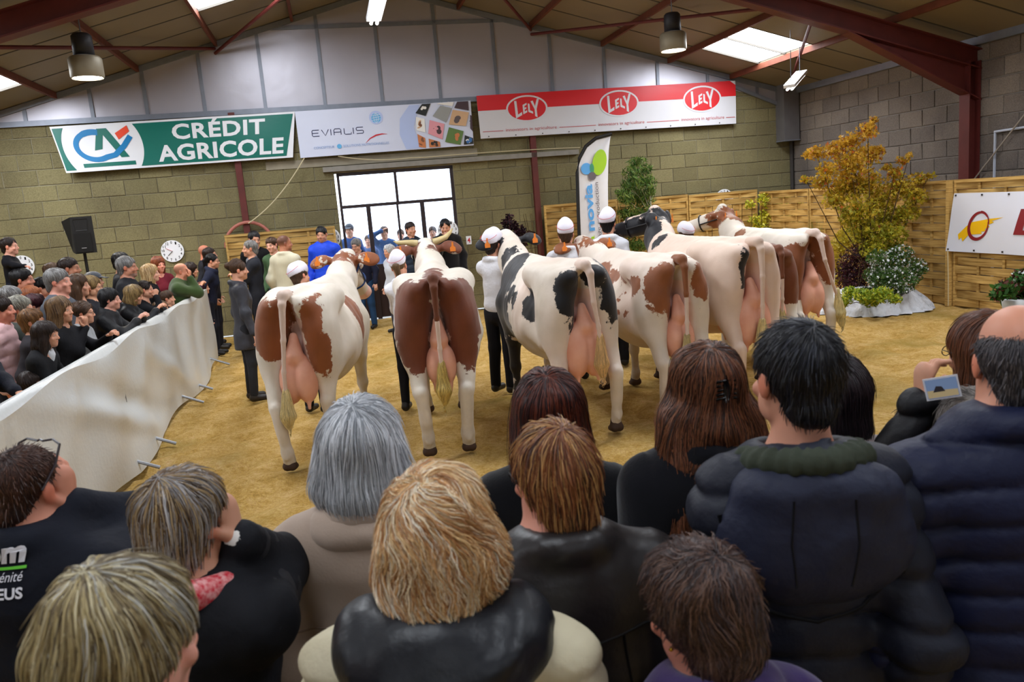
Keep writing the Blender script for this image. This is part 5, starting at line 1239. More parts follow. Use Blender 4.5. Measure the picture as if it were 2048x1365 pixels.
    for a in acc:
        if a == 'glasses':
            m_ = MB()
            for s_ in (-1, 1):
                m_.tube([hp((s_*.033+.021*math.cos(t), .101, -.006+.016*math.sin(t))) for t in [i*math.pi/6 for i in range(13)]], .0016*hs, 5, cap=False); m_.tube([hp((s_*.054, .10, .0)), hp((s_*.078, .04, .0)), hp((s_*.080, -.01, -.002))], .0016*hs, 5)
            m_.tube([hp((-.012, .104, -.004)), hp((.012, .104, -.004))], .0016*hs, 5); m_.build('glasses', M_ink, q)
        if a == 'sunglasses_up':
            m_ = MB()
            for s_ in (-1, 1): m_.tube([hp((s_*.03-.018, .068, .095)), hp((s_*.03+.018, .068, .095))], .016*hs, 8)
            m_.build('sunglasses', mat('sunglass_lens', (20,20,26), .1, .8), q)
    if extra: extra(info)
    return info
def rest_on(u, v, z=1.13): return tuple(W(u, v, z))
# ------------------------------------------------------------------ cows
def cowmat(name, patch, base=(234,224,214), pinkc=(226,172,158), blackish=False):
    mt = bpy.data.materials.new(name); mt.use_nodes = True; nt = mt.node_tree; N = nt.nodes; L = nt.links; b = N['Principled BSDF']
    b.inputs['Roughness'].default_value = .55; b.inputs['Specular IOR Level'].default_value = .3; b.inputs['Sheen Weight'].default_value = .15
    a = N.new('ShaderNodeAttribute'); a.attribute_name = 'Col'; sp = N.new('ShaderNodeSeparateColor'); L.new(a.outputs['Color'], sp.inputs[0])
    tc = N.new('ShaderNodeTexCoord'); n = N.new('ShaderNodeTexNoise'); n.inputs['Scale'].default_value = 13; n.inputs['Detail'].default_value = 7; n.inputs['Roughness'].default_value = .62; L.new(tc.outputs['Object'], n.inputs['Vector'])
    ma = N.new('ShaderNodeMath'); ma.operation = 'MULTIPLY_ADD'; ma.inputs[1].default_value = .45; ma.inputs[2].default_value = -.225; L.new(n.outputs['Fac'], ma.inputs[0])
    ad = N.new('ShaderNodeMath'); ad.operation = 'ADD'; L.new(sp.outputs[0], ad.inputs[0]); L.new(ma.outputs[0], ad.inputs[1])
    mr = N.new('ShaderNodeMapRange'); mr.inputs[1].default_value = .487; mr.inputs[2].default_value = .513; L.new(ad.outputs[0], mr.inputs[0])
    n2 = N.new('ShaderNodeTexNoise'); n2.inputs['Scale'].default_value = 4; n2.inputs['Detail'].default_value = 5; L.new(tc.outputs['Object'], n2.inputs['Vector'])
    def mix(fac, A_, B_, bt='MIX'):
        m = N.new('ShaderNodeMix'); m.data_type = 'RGBA'; m.blend_type = bt
        for s_, v in ((0, fac), (6, A_), (7, B_)):
            if isinstance(v, tuple): m.inputs[s_].default_value = (*lin(v), 1)
            elif isinstance(v, float): m.inputs[s_].default_value = v
            else: L.new(v, m.inputs[s_])
        return m.outputs[2]
    br = tuple(int(c*.80) for c in base[:2])+(int(base[2]*.74),)
    c0 = mix(n2.outputs['Fac'], br, base); c0 = mix(sp.outputs[1], c0, pinkc)
    dk = tuple(int(c*.68) for c in patch); c1 = mix(n2.outputs['Fac'], patch, dk); c2 = mix(mr.outputs[0], c0, c1)
    di = N.new('ShaderNodeMath'); di.operation = 'MULTIPLY'; L.new(sp.outputs[2], di.inputs[0]); L.new(n.outputs['Fac'], di.inputs[1]); c3 = mix(di.outputs[0], c2, (104,84,44))
    L.new(c3, b.inputs['Base Color'])
    n3 = N.new('ShaderNodeTexNoise'); n3.inputs['Scale'].default_value = 120; L.new(tc.outputs['Object'], n3.inputs['Vector'])
    bp = N.new('ShaderNodeBump'); bp.inputs['Strength'].default_value = .25; bp.inputs['Distance'].default_value = .004; L.new(n3.outputs['Fac'], bp.inputs['Height']); L.new(bp.outputs[0], b.inputs['Normal'])
    return mt
M_udder = mat('udder_skin', (232,176,152), .5, .35, noise=(5, .5), tint=(214,138,112), bump=(30, .2)); M_hoof = mat('hoof', (70,52,42), .7, .2, noise=(8, .4)); M_horn = mat('horn', (206,184,130), .4, .4, noise=(6,.4))
M_tag = mat('orange_tag', (244,138,52), .4, .4); M_strap = mat('black_strap', (22,20,22), .5, .4); M_blue = mat('blue_halter', (24,58,110), .5, .4)
def cow(label, x, y, yaw, height, patches, patchc, matname, headpos=(0, 2.2, 1.56), headyaw=0.0, headpitch=-.5, tailside=0.0, tailend=.42, tailp=None, switchc=(216,196,140), wide=1.0, udder=1.0, pin=.0, horns=False, halter=None, earpatch=None, pinkf=.0, dirt=.35, hind=((0, 0), (0, 0)), base=(234,224,214), step=.017, tailpatch=False, hipz=0.0):
    S = height/1.48; HZ = 1.2; q = empty('cow', (x, y, 0), yaw, label, 'cow', 'show cows lined up in the ring'); A = np.array
    F = SDF(); w_ = wide
    def c(a, b_, ra, rb, k=.08, flat=None): F.cone(A(a)*S, A(b_)*S, ra*S, rb*S, k*S, flat=flat)
    def e(a, r, k=.08, rot=None, sub=False): F.ell(A(a)*S, A(r)*S, rot, k*S, sub)
    # trunk
    e((0, .98, 1.00), (.345*w_, .66, .40), .1); e((0, .70, .93), (.37*w_, .48, .36), .1); e((0, 1.42, 1.05), (.26*w_, .36, .42), .12)
    c((0, .22, 1.30), (0, 1.30, 1.30), .155, .15, .08, flat=((1, 0, 0), 1.15)); c((0, .06, 1.42), (0, 1.45, 1.40), .04, .07, .07)
    c((-.20*w_, .50, 1.345), (.20*w_, .50, 1.345), .085, .085, .10); e((0, .46, 1.28), (.285*w_, .36, .15), .08)
    for s_ in (-1, 1):
        e((s_*.215*w_, .52, 1.365), (.06, .18, .055), .14); e((s_*.125*w_, .045, 1.355), (.062, .08, .062), .09)             # hooks and pins
        c((s_*.14*w_, .07, 1.34), (s_*.26*w_, .5, 1.36), .05, .06, .1)
        e((s_*.185*w_, .24, 1.14), (.145*w_, .25, .26), .09); e((s_*.20*w_, .22, .95), (.125*w_, .20, .24), .09)                       # thigh
        hx, hy = hind[0 if s_ < 0 else 1]
        c((s_*.205*w_, .20, .92), (s_*.205*w_+hx*.5, .02+hy*.5, .56), .115, .058, .09); hock = (s_*.195*w_+hx*.6, -.01+hy*.6, .53)
        c(hock, (s_*.19*w_+hx, .04+hy, .17), .054, .042, .04); c((hock[0], hock[1]-.035, .56), (s_*.19*w_+hx, .0+hy, .30), .028, .022, .04)
        c((s_*.19*w_+hx, .04+hy, .17), (s_*.19*w_+hx, .07+hy, .09), .046, .05, .03); c((s_*.19*w_+hx, .04+hy, .16), (s_*.19*w_+hx, .0+hy, .13), .03, .02, .02)
        c((s_*.30*w_, .55, .92), (s_*.24*w_, .34, .80), .06, .06, .10)                                                       # stifle fold
        c((s_*.19, 1.42, 1.02), (s_*.18, 1.44, .70), .13, .075, .08); c((s_*.18, 1.44, .70), (s_*.175, 1.47, .40), .068, .046, .05); e((s_*.175, 1.47, .40), (.05, .05, .06), .03)
        c((s_*.175, 1.47, .38), (s_*.175, 1.46, .15), .038, .035, .03); c((s_*.175, 1.46, .15), (s_*.175, 1.48, .09), .042, .046, .03)
    e((0, .06, 1.15), (.030, .16, .20), .06, sub=True)                                                                      # cleft between the buttocks
    # neck and head
    hx, hy, hz = headpos; c((0, 1.55, 1.22), (hx*.5, 1.9, (1.22+hz)/2+.02), .235, .18, .12, flat=((1, 0, 0), .76)); c((hx*.5, 1.9, (1.22+hz)/2+.02), (hx, hy-.04, hz-.04), .185, .135, .08, flat=((1, 0, 0), .80))
    Rh = rotm(headyaw, headpitch, 0); hc_ = A(headpos)*S
    F.frame(Rh, hc_)
    F.cone(A((0, .0, .0))*(S*HZ), A((0, .22, .0))*(S*HZ), .115*(S*HZ), .085*(S*HZ), .05, flat=((1, 0, 0), .95)); F.cone(A((0, .22, .0))*(S*HZ), A((0, .43, -.015))*(S*HZ), .078*(S*HZ), .072*(S*HZ), .05); F.ell(A((0, .46, -.01))*(S*HZ), A((.085, .05, .065))*(S*HZ), k=.03*(S*HZ))
    F.ell(A((0, .0, .105))*(S*HZ), A((.075, .055, .05))*(S*HZ), k=.04)
    for s_ in (-1, 1):
        F.ell(A((s_*.095, .10, .05))*(S*HZ), A((.03, .04, .03))*(S*HZ), k=.03)
        r_ = rotm(0, 0, s_*-.1); F.cone(A((s_*.09, -.01, .035))*(S*HZ), A((s_*.17, -.03, .03))*(S*HZ), .028*(S*HZ), .035*(S*HZ), .03); F.ell(A((s_*.225, -.035, .02))*(S*HZ), A((.095, .026, .066))*(S*HZ), rotm(s_*.25, 0, s_*.12), .025)
    F.frame()
    pat = [(A(p[:3], float), A(p[3:6], float), p[6] if len(p) > 6 else 1) for p in patches]
    sd = int(abs(x)*100) % 30
    def col(V):
        P = V/S; f = np.full(len(P), -9.0)
        wn_ = np.stack([snoise(P, 9, sd), snoise(P, 9, sd+1), snoise(P, 9, sd+2)], -1)*.035
        Lh = ((V-hc_) @ Rh)/(S*HZ)
        for cc, rr_, sg in pat:
            Q_ = P if sg in (1, -1) else Lh
            d_ = (1-np.sqrt((((Q_+wn_-cc)/rr_)**2).sum(1)))*rr_.min()*3.2
            f = np.minimum(f, -d_) if sg in (-1, -2) else np.maximum(f, d_)
        R_ = np.clip(.5+f, 0, 1); ud = np.clip(1.5-np.sqrt(((P-A([0, .16, .92]))/A([.10, .26, .22])**1.0)**2 @ A([1., 1., 1.])), 0, 1)
        G_ = np.clip(ud*.9+pinkf+.25*np.clip(snoise(P, 5, sd+4), 0, 1)*(pinkf > 0)+.12*np.clip(snoise(P, 3, sd+6), 0, 1), 0, 1); ins = (np.abs(P[:, 0]) < .10)*(P[:, 1] < .25)*(P[:, 2] > .75)*(P[:, 2] < 1.25); G_ = np.maximum(G_, ins*.55)
        G_ = np.where(Lh[:, 1] > .40, np.maximum(G_, .8)*(Lh[:, 0]*0+1), G_)
        D_ = dirt*np.clip(1.25-P[:, 2]*2.2, 0, 1)+dirt*.8*np.clip(snoise(P, 6, sd+9)-.25, 0, 1)*(P[:, 1] < .35); D_ = np.clip(D_, 0, 1)
        return np.stack([R_, G_, D_], -1)
    mt = MATS.get(matname) or MATS.setdefault(matname, cowmat(matname, patchc, base))
    def post(P, d_):
        Q_ = P/S; rib = (np.clip(1-np.abs(Q_[:, 1]-.95)/.38, 0, 1)*np.clip(1-np.abs(Q_[:, 2]-1.05)/.3, 0, 1)*(np.abs(Q_[:, 0]) > .2)); d_ = d_-.007*S*rib*np.sin(Q_[:, 1]*52+Q_[:, 2]*9)
        fl = np.exp(-((Q_[:, 1]-.47)/.12)**2-((Q_[:, 2]-1.18)/.10)**2)*(np.abs(Q_[:, 0]) > .15); mus = np.exp(-((Q_[:, 1]-.12)/.09)**2)*np.clip((Q_[:, 2]-.6)*4, 0, 1)*np.clip((1.25-Q_[:, 2])*4, 0, 1)*(np.abs(Q_[:, 0]) > .12)*np.exp(-((np.abs(Q_[:, 0])-.24+(Q_[:, 2]-.9)*.1)/.05)**2)
        return d_+.012*S*fl+.010*S*mus+.004*S*snoise(P, 24, sd)+.005*S*snoise(P*A([1, 1, .4]), 12, sd+2)+.0018*S*snoise(P*A([1, 1, .5]), 75, sd+4)
    F.post = post
    skin_obj(F, 'body', mt, q, step, [(hc_-A([.4, .2, .3]), hc_+A([.4, .6, .3]), step)] if False else (), col)
    # udder
    udder *= .86; U = SDF(); k = .05*S
    for s_ in (-1, 1):
        U.ell(A((s_*.065*udder, .10, .74))*S, A((.095*udder, .125, .20*udder))*S, None, .03*S); U.ell(A((s_*.06*udder, .34, .76))*S, A((.10*udder, .16, .15*udder))*S, None, k)
        U.cone(A((s_*.075*udder, .06, .60-.06*(udder-1)))*S, A((s_*.078*udder, .05, .505-.1*(udder-1)))*S, .024*S, .014*S, .015*S); U.cone(A((s_*.085*udder, .36, .66))*S, A((s_*.09*udder, .36, .57))*S, .022*S, .013*S, .015*S)
    U.cone(A((0, .06, .95))*S, A((0, .10, 1.10))*S, .075*S, .035*S, .05*S)
    skin_obj(U, 'udder', M_udder, q, .014)
    # tail with switch
    tp = tailp or [(0, -.035, 1.445), (0, -.075, 1.38), (tailside*.3, -.085, 1.15), (tailside*.7, -.075, .90), (tailside, -.065, .70)]
    tp = [A(t)*S for t in tp]; Tl = SDF(); Tl.cone(A((0, .08, 1.44))*S, tp[0], .045*S, .045*S, .04); Tl.chain(tp, [.036*S, .029*S, .020*S, .017*S, .018*S], .02)
    tpat = 1.0 if tailpatch else 0.0
    skin_obj(Tl, 'tail', mt, q, .011, (), lambda V: np.stack([np.where(V[:, 2]/S > 1.12-.0, tpat, 0)*np.ones(len(V)), np.full(len(V), .35), np.full(len(V), .1)], -1))
    Sw = SDF(); e0 = tp[-1]; ez = (tailend)*S; e1 = A([e0[0]+tailside*.2*S, e0[1], ez]); Sw.cone(e0+A([0, 0, .08*S]), (e0+e1)/2, .022*S, .055*S, .03*S); Sw.cone((e0+e1)/2, e1+A([0, 0, .05*S]), .055*S, .022*S, .02*S)
    Sw.post = lambda P, d_: d_+.010*snoise(P*A([1, 1, .2]), 90, sd)
    gr = Sw.grid(.010, pad=.03); V, Q = nets(*gr); me = quick_mesh('switch', V, Q, True); cs = A(lin(switchc)); set_col(me, np.tile(cs, (len(V), 1))*(1-.25*np.clip(snoise(V, 14, sd), 0, 1))[:, None]); so = link('tail_switch', me, hairmass(), q)
    strands('strands', gr, V, (0, 0, tp[-2][2]), np.eye(3), A([e0[0], e0[1], 0]), 700, .22*S, .0013, [switchc, tuple(int(v*.85) for v in switchc), tuple(min(255, int(v*1.08)) for v in switchc)], so, wave=.004, steps=7, seed=sd)
    # hooves
    for s_ in (-1, 1):
        for (hx_, hy_) in ((s_*.19*w_+hind[0 if s_ < 0 else 1][0], .085+hind[0 if s_ < 0 else 1][1]), (s_*.175, 1.50)):
            K = SDF()
            for t_ in (-1, 1): K.cone(A((hx_+t_*.024, hy_-.03, .045))*S, A((hx_+t_*.026, hy_+.04, .03))*S, .036*S, .026*S, .006); 
            K.cone(A((hx_, hy_-.01, .10))*S, A((hx_, hy_-.01, .06))*S, .046*S, .05*S, .02); K.cone((hx_*S-.3, 0, -.1), (hx_*S+.3, 0, -.1), .1, .1, .001, sub=True)
            K.cone(A((hx_-.3, hy_, -.1)), A((hx_+.3, hy_, -.1)), .1, .1, .002, sub=True)
            skin_obj(K, 'hoof', M_hoof, q, .012)
    def hp(c_): return Vector(hc_+Rh @ (A(c_, dtype=float)*S*HZ))
    for s_ in (-1, 1):
        m_ = MB(); cx = s_*.225; pts = [(-.022, -.035), (.022, -.035), (.022, -.005), (.008, .008), (.006, .04), (-.006, .04), (-.008, .008), (-.022, -.005)]
        m_.prism([(a_, b_) for a_, b_ in pts], 1, -.003, .003); o = m_.build('ear_tag', M_tag, q); o.location = hp((cx, -.075, .0)); o.scale = (1.3*S,)*3; o.rotation_euler = (0, 0, headyaw)
        m_ = MB(); m_.lathe([(0, -.0), (.013, .0), (.013, .004), (0, .004)], 12)
    hm = halter or M_strap
    loop = [hp((.118*math.cos(t), .02-.02*math.sin(t), .12*math.sin(t)-.005)) for t in [i*math.pi/12 for i in range(25)]]
    MB().tube(loop, .011*S, 6, cap=False).build('halter_headpiece', hm, q); MB().tube([hp((.092*math.cos(t), .27, .092*math.sin(t))) for t in [i*math.pi/12 for i in range(25)]], .010*S, 6, cap=False).build('noseband', hm, q)
    for s_ in (-1, 1): MB().tube([hp((s_*.115, .02, .0)), hp((s_*.095, .27, -.01))], .009*S, 6).build('cheek_strap', hm, q)
    if horns:
        for s_ in (-1, 1):
            MB().tube([hp((s_*0.070, -.02, .10)), hp((s_*0.115, -.03, .105)), hp((s_*0.187, -.02, .10+(.02 if s_ < 0 else .04))), hp((s_*0.238, .0, .14+(.0 if s_ < 0 else .06))), hp((s_*0.266, .02, .17+(.0 if s_ < 0 else .08)))], [.038*S, .034*S, .028*S, .018*S, .005*S], 12).build('horn', M_horn, q, True)
    return q
BR = (154,86,46)
cow('red and white cow with brown buttocks at the left end of the row', -1.74, 6.22, math.radians(-3), 1.47,
    [(-.20,.05,1.18,.17,.30,.22), (-.17,.0,1.02,.12,.25,.12), (.17,.05,1.20,.09,.30,.22), (.20,.05,.98,.11,.28,.22), (-.03,.0,1.30,.07,.2,.15), (.33,.98,1.12,.10,.16,.27), (.36,1.1,.9,.08,.07,.16),
     (0,1.95,1.45,.11,.16,.2), (0,-.02,.0,.13,.12,.085,2), (.2,-.03,.02,.16,.06,.1,2), (-.2,-.03,.02,.16,.06,.1,2), (0,.06,.11,.09,.08,.055,-2), (-.1,-.04,.06,.05,.05,.05,-2)],
    BR, 'hide_red', headpos=(-.04, 2.16, 1.52), headyaw=-.12, headpitch=-.65, tailside=-.03, tailend=.36, tailp=[(0,-.035,1.445),(.0,-.075,1.38),(-.02,-.09,1.1),(-.05,-.09,.85),(-.06,-.08,.62)], halter=M_blue, udder=1.12, hind=((.05,-.04),(.0,.25)))
cow('horned red and white cow seen straight from behind with dark brown hindquarters', -.58, 6.30, math.radians(5), 1.50,
    [(-.22,.1,1.15,.20,.34,.28), (.22,.1,1.15,.19,.34,.28), (-.20,.05,.88,.14,.3,.20), (.22,.05,.90,.13,.3,.22), (0,.0,1.36,.13,.22,.14), (0,.25,1.45,.09,.3,.08), (.06,-.02,1.16,.08,.1,.22), (0,2.02,1.52,.07,.2,.12),
     (.2,-.03,.02,.16,.08,.1,2), (-.2,-.03,.02,.16,.08,.1,2)],
    (124,64,38), 'hide_dark_red', headpos=(-.05, 2.2, 1.52), headyaw=.1, headpitch=-.6, tailend=.42, horns=True, switchc=(206,180,104), tailpatch=True, wide=1.0, udder=.9, hind=((.03,-.02),(-.03,.0)), dirt=.5)
BK_ = (24,24,30)
cow('black and white cow with large pink udder in the middle of the row', .62, 6.40, math.radians(17), 1.50,
    [(-.11,.02,1.22,.14,.16,.20), (.25,.12,1.2,.12,.35,.28), (.08,.02,1.36,.09,.12,.09), (-.32,.50,1.10,.14,.13,.17), (-.15,.12,.98,.06,.12,.11), (-.36,.86,1.12,.08,.07,.14), (-.36,1.02,1.20,.10,.10,.12), (-.20,1.30,1.32,.24,.22,.30), (-.30,1.40,1.02,.22,.25,.34), (-.28,1.15,.84,.16,.20,.18), (.2,1.35,1.2,.3,.25,.35), (-.18,1.45,.55,.12,.1,.35), (-.33,1.12,1.02,.1,.07,.14),
     (.2,-.03,.02,.16,.1,.1,2), (-.2,-.03,.02,.16,.1,.1,2), (-.02,1.7,1.38,.12,.14,.16)],
    BK_, 'hide_black', headpos=(.06, 2.12, 1.54), headyaw=.12, headpitch=-.55, tailend=.50, tailp=[(0,-.035,1.445),(.02,-.075,1.38),(.03,-.085,1.15),(.06,-.08,.95),(.07,-.075,.80)], switchc=(222,184,128), udder=1.3, pinkf=.06, hind=((-.05,.1),(.06,.05)), dirt=.3)
sp = [(-.16,.03,1.20,.15,.2,.20), (-.30,.30,1.22,.10,.16,.10), (-.20,.15,1.0,.10,.16,.12), (-.06,.0,1.03,.10,.15,.16), (.20,.08,1.22,.09,.3,.20), (-.36,.9,1.30,.14,.20,.12), (-.33,.62,1.28,.07,.10,.12), (0,.0,1.42,.06,.08,.08), (-.3,1.2,1.32,.16,.2,.13)]
rs_ = np.random.RandomState(5)
for i in range(26): sp.append((-.36+rs_.uniform(-.03,.03), rs_.uniform(.45,1.4), rs_.uniform(.72,1.22), .045, rs_.uniform(.02,.045), rs_.uniform(.02,.05)))
cow('red speckled cow with soiled rump behind the woman with the hair clip', 1.47, 6.75, math.radians(15), 1.45, sp+[(0,1.95,1.48,.13,.2,.16), (0,.05,.0,.13,.2,.12,2), (.2,-.03,.02,.16,.08,.1,2), (-.2,-.03,.02,.16,.08,.1,2), (0,0,.11,.07,.06,.05,-2)],
    (156,92,54), 'hide_roan', headpos=(-.06, 2.12, 1.46), headyaw=.05, headpitch=-.7, tailend=.5, tailpatch=True, pinkf=.08, udder=1.0, dirt=.8, switchc=(190,170,120))
cow('nearly white cow with one black patch beside the tail', 2.19, 7.0, math.radians(17), 1.53,
    [(-.09,.0,1.20,.05,.12,.17), (-.18,1.5,1.42,.2,.12,.08), (.05,1.9,1.42,.2,.22,.26), (.15,2.1,1.5,.2,.25,.22), (0,.06,.0,.14,.4,.14,2), (.2,-.03,.02,.16,.1,.1,2), (-.2,-.03,.02,.16,.1,.1,2), (0,.1,.10,.03,.2,.05,-2), (0,.0,.14,.09,.06,.05,-2)],
    BK_, 'hide_pale', headpos=(.22, 2.15, 1.60), headyaw=.75, headpitch=-.15, tailend=.45, pinkf=.30, udder=1.25, dirt=.15, base=(234,222,208), wide=.97)
cow('brown cow with narrow white tail between the pale cow and the last cow', 2.70, 7.95, math.radians(15), 1.37,
    [(0,.6,1.1,.5,1.2,.5), (0,1.6,1.3,.4,.6,.5), (0,.2,.0,.2,.5,.2,2), (0,.1,.72,.5,.3,.10,-1)], (124,66,38), 'hide_brown', headpos=(-.05, 2.1, 1.35), headpitch=-.8, tailend=.4, udder=.9, dirt=.3, tailpatch=True)
cow('red and white cow at the right end of the row by the flower group', 3.30, 8.55, math.radians(13), 1.46,
    [(-.14,.05,1.12,.15,.25,.26), (.20,.05,1.15,.14,.3,.28), (0,.02,1.30,.12,.14,.12), (-.18,.1,.88,.12,.2,.16), (-.2,1.35,1.42,.14,.12,.07), (.08,1.95,1.45,.16,.24,.22), (0,.02,.0,.14,.22,.13,2), (.2,-.03,.02,.16,.1,.1,2), (-.2,-.03,.02,.16,.1,.1,2), (0,.05,.12,.08,.12,.05,-2)],
    (152,88,50), 'hide_tan', headpos=(.14, 2.2, 1.60), headyaw=.8, headpitch=-.2, tailside=.2, tailend=.36, tailp=[(0,-.035,1.445),(.02,-.085,1.38),(.06,-.10,1.15),(.16,-.08,.90),(.24,-.06,.72)], udder=1.15, dirt=.35, switchc=(222,206,150))
# ------------------------------------------------------------------ people of the show ring
from mathutils.bvhtree import BVHTree
deg = math.radians
def child_of(q, name): return [o for o in q.children if o.name.split('.')[0] == name][0]
def decal(info, part, prt, names, off=.0025, sign=1):
    o = child_of(info['q'], part); me = o.data; bv = BVHTree.FromPolygons([v.co for v in me.vertices], [tuple(p.vertices) for p in me.polygons])
    def S(x, z, k):
        h = bv.ray_cast(Vector((x, -2*sign, z)), Vector((0, sign, 0)))
        return Vector((x, (h[0].y if h[0] else 0)-sign*(off+k*.3), z))
    prt.lay(S, info['q'], names)
def surf_line(info, part, pts, r, name, mt, sign=1, off=.0, n=6):
    o = child_of(info['q'], part); me = o.data; bv = BVHTree.FromPolygons([v.co for v in me.vertices], [tuple(p.vertices) for p in me.polygons])
    P = []
    for i in range(len(pts)-1):
        for k in range(n):
            t = k/n; x = pts[i][0]*(1-t)+pts[i+1][0]*t; z = pts[i][1]*(1-t)+pts[i+1][1]*t; h = bv.ray_cast(Vector((x, -2*sign, z)), Vector((0, sign, 0)))
            if h[0]: P.append(Vector((x, h[0].y-sign*off, z)))
    if len(P) > 2: MB().tube(P, r, 6).build(name, mt, info['q'], True)
def tgt(pix=None, head=None, **k):
    d = dict(w=(.25, .3, 1.1)); d.update(k)
    if pix: d['world'] = tuple(at(*pix))
    if head: d['head'] = head
    return d
SHW = (226,226,232); TRB = (20,20,26)
# handlers with paper hats
person('child handler in tilted white paper hat beside the head of the left cow', 598, 531, 8.25, yaw=deg(-20), head=(deg(-20), 0, deg(-18)), hat='paper', hair='short', hc='brown', top=SHW, topk='shirt', bot=TRB, group='cow handlers in white')
person('handler with long ponytail and white paper hat next to the horned cow', 795, 508, 7.95, yaw=deg(-12), head=(deg(8), 0, deg(-8)), hat='paper', hair='ponytail', hc='lightbrown', sex='f', top=SHW, topk='shirt', bot=TRB, group='cow handlers in white',
       R=tgt(w=(.14,.38,1.20), hint=(.4,-.2,-1)), L=tgt(w=(-.02,.36,1.12), hint=(-.6,-.2,-1)), hem=.56, fat=.92)
person('handler in white shirt and paper hat left of the black and white cow', 984, 464, 8.42, yaw=deg(-35), hat='paper', hair='short', hc='darkbrown', top=SHW, topk='shirt', bot=TRB, group='cow handlers in white',
       R=tgt(w=(.10,.42,1.30), hint=(.5,-.3,-1)), L=tgt(w=(-.05,.40,1.05), hint=(-.5,-.2,-1)), hem=.54, fat=.95)
person('handler in white paper hat seen from behind between black and white and red cows', 1130, 444, 8.75, yaw=deg(-5), hat='paper', hair='short', hc='brown', top=SHW, topk='shirt', bot=TRB, group='cow handlers in white', hem=.54)
person('tallest handler in white paper hat in front of the feather flag', 1214, 423, 9.3, yaw=deg(-10), head=(deg(-8),0,0), hat='paper', hair='short', hc='black', top=SHW, topk='shirt', bot=TRB, group='cow handlers in white', hem=.54)
person('handler in white paper hat half hidden behind the pale cow', 1370, 450, 9.7, yaw=deg(35), head=(deg(-10),0,0), hat='paper', hair='short', hc='brown', top=SHW, topk='shirt', bot=TRB, group='cow handlers in white', hem=.54)
# ring side
person('woman in long dark grey parka with brown bun standing inside the ring', 474, 517, 9.05, yaw=deg(-62), head=(deg(-6), deg(-3), 0), hair='bun', hc='brown', sex='f', top=(52,52,58), topk='puffer', bot=(40,40,44), shoes=(40,34,30), hem=.34, hq=1, L=tgt(w=(-.26,.0,.80), hint=(-.4,-1,0)), R=tgt(w=(.26,.06,.80), hint=(.4,-1,0)))
person('man in dark suit with folded arms near the end of the barrier', 497, 481, 12.3, yaw=deg(112), hair='crop', hc='grey', top=(34,36,44), shirt=(120,122,132), bot=(30,32,40), hq=1, R=tgt(w=(-.12,.26,1.16), hint=(.6,.1,-1)), L=tgt(w=(.12,.28,1.20), hint=(-.6,.1,-1)))
person('young man in black T-shirt with green logo in front of the fence', 507, 462, 13.6, yaw=deg(205), head=(deg(10), deg(-12), 0), hair='crop', hc='black', top=(22,22,24), bot=(30,32,40), extra=lambda i: decal(i, 'jacket', (lambda p: (p.ellipse(vinyl('lime_print', (120,190,40)), -.10, 1.38, .022, .018), p)[1])(Print()), {'lime_print': 'chest_logo'}, sign=-1))
person('smiling person with short brown hair between the black T-shirt and the cream jacket', 541, 473, 13.1, yaw=deg(165), head=(0, deg(-6), deg(6)), hair='short', hc='brown', skin=(222,164,140), top=(70,96,66), bot=(40,42,60))
person('man with shaved head in cream jacket seen from behind', 567, 470, 12.3, yaw=deg(-20), head=(deg(-42), 0, 0), hair='shaved', hc='darkbrown', skin=(190,126,98), beard=.6, top=(206,200,176), topk='wool', bot=(46,50,66), fat=1.12)
person('man in bright blue smock smiling beside the glazed door', 641, 453, 13.7, yaw=deg(172), head=(deg(8), deg(-6), 0), hair='crop', hc='black', beard=.35, top=(24,70,214), topk='puffer', shirt=(214,216,222), bot=(40,44,60), fat=1.18)
person('old man with glasses in navy jacket and jeans leaning forward by the door', 710, 476, 14.0, yaw=deg(165), head=(0, deg(-8), 0), lean=.28, hair='short', hc='grey', acc=('glasses',), skin=(212,158,134), top=(32,36,58), bot=(40,72,112), shoes=(24,22,24), fat=1.08, R=tgt(w=(.27,.08,.84), hint=(.4,-1,0)), L=tgt(w=(-.26,.10,.84), hint=(-.4,-1,0)))
person('white-haired lady in front of the door behind the handler with ponytail', 776, 489, 13.4, yaw=deg(130), hair='curly', hc='white', sex='f', top=(196,200,208), topk='wool', bot=(60,60,70))
person('man in navy padded vest with grey sleeves in front of the door', 820, 444, 14.2, yaw=deg(195), head=(deg(22), 0, 0), hair='crop', hc='darkbrown', top=(28,40,56), topk='puffer', quilt=.09, bot=(40,42,50), fat=1.05)
pi_ = person('man in black coat speaking into a microphone in front of the door', 889, 438, 14.0, yaw=deg(182), head=(0, deg(-16), 0), hair='crop', hc='black', top=(20,20,24), topk='wool', bot=(26,26,30), shirt=(200,204,214), fat=1.12, hq=1, R=tgt(head=(.03,.16,-.15), hint=(.7,-.1,-1), d=(-.3,.2,1), n=(-1,0,.2), curl=.9))
mp_ = pi_['q'].matrix_basis @ Vector(pi_['hp']((.0,.145,-.075)))
q = empty('microphone', mp_, 0, 'hand-held microphone with a grey mesh head at the speaker mouth', 'microphone')
q.rotation_euler = (deg(-25), 0, deg(10)); MB().lathe([(0,.03),(.018,.024),(.027,.0),(.024,-.02),(.018,-.03)], 14).build('mesh_head', mat('mic_mesh', (130,134,140), .4, .5, metal=.5), q, True); MB().lathe([(.016,-.03),(.012,-.17),(0,-.17)], 12).build('handle', M_ink, q, True)
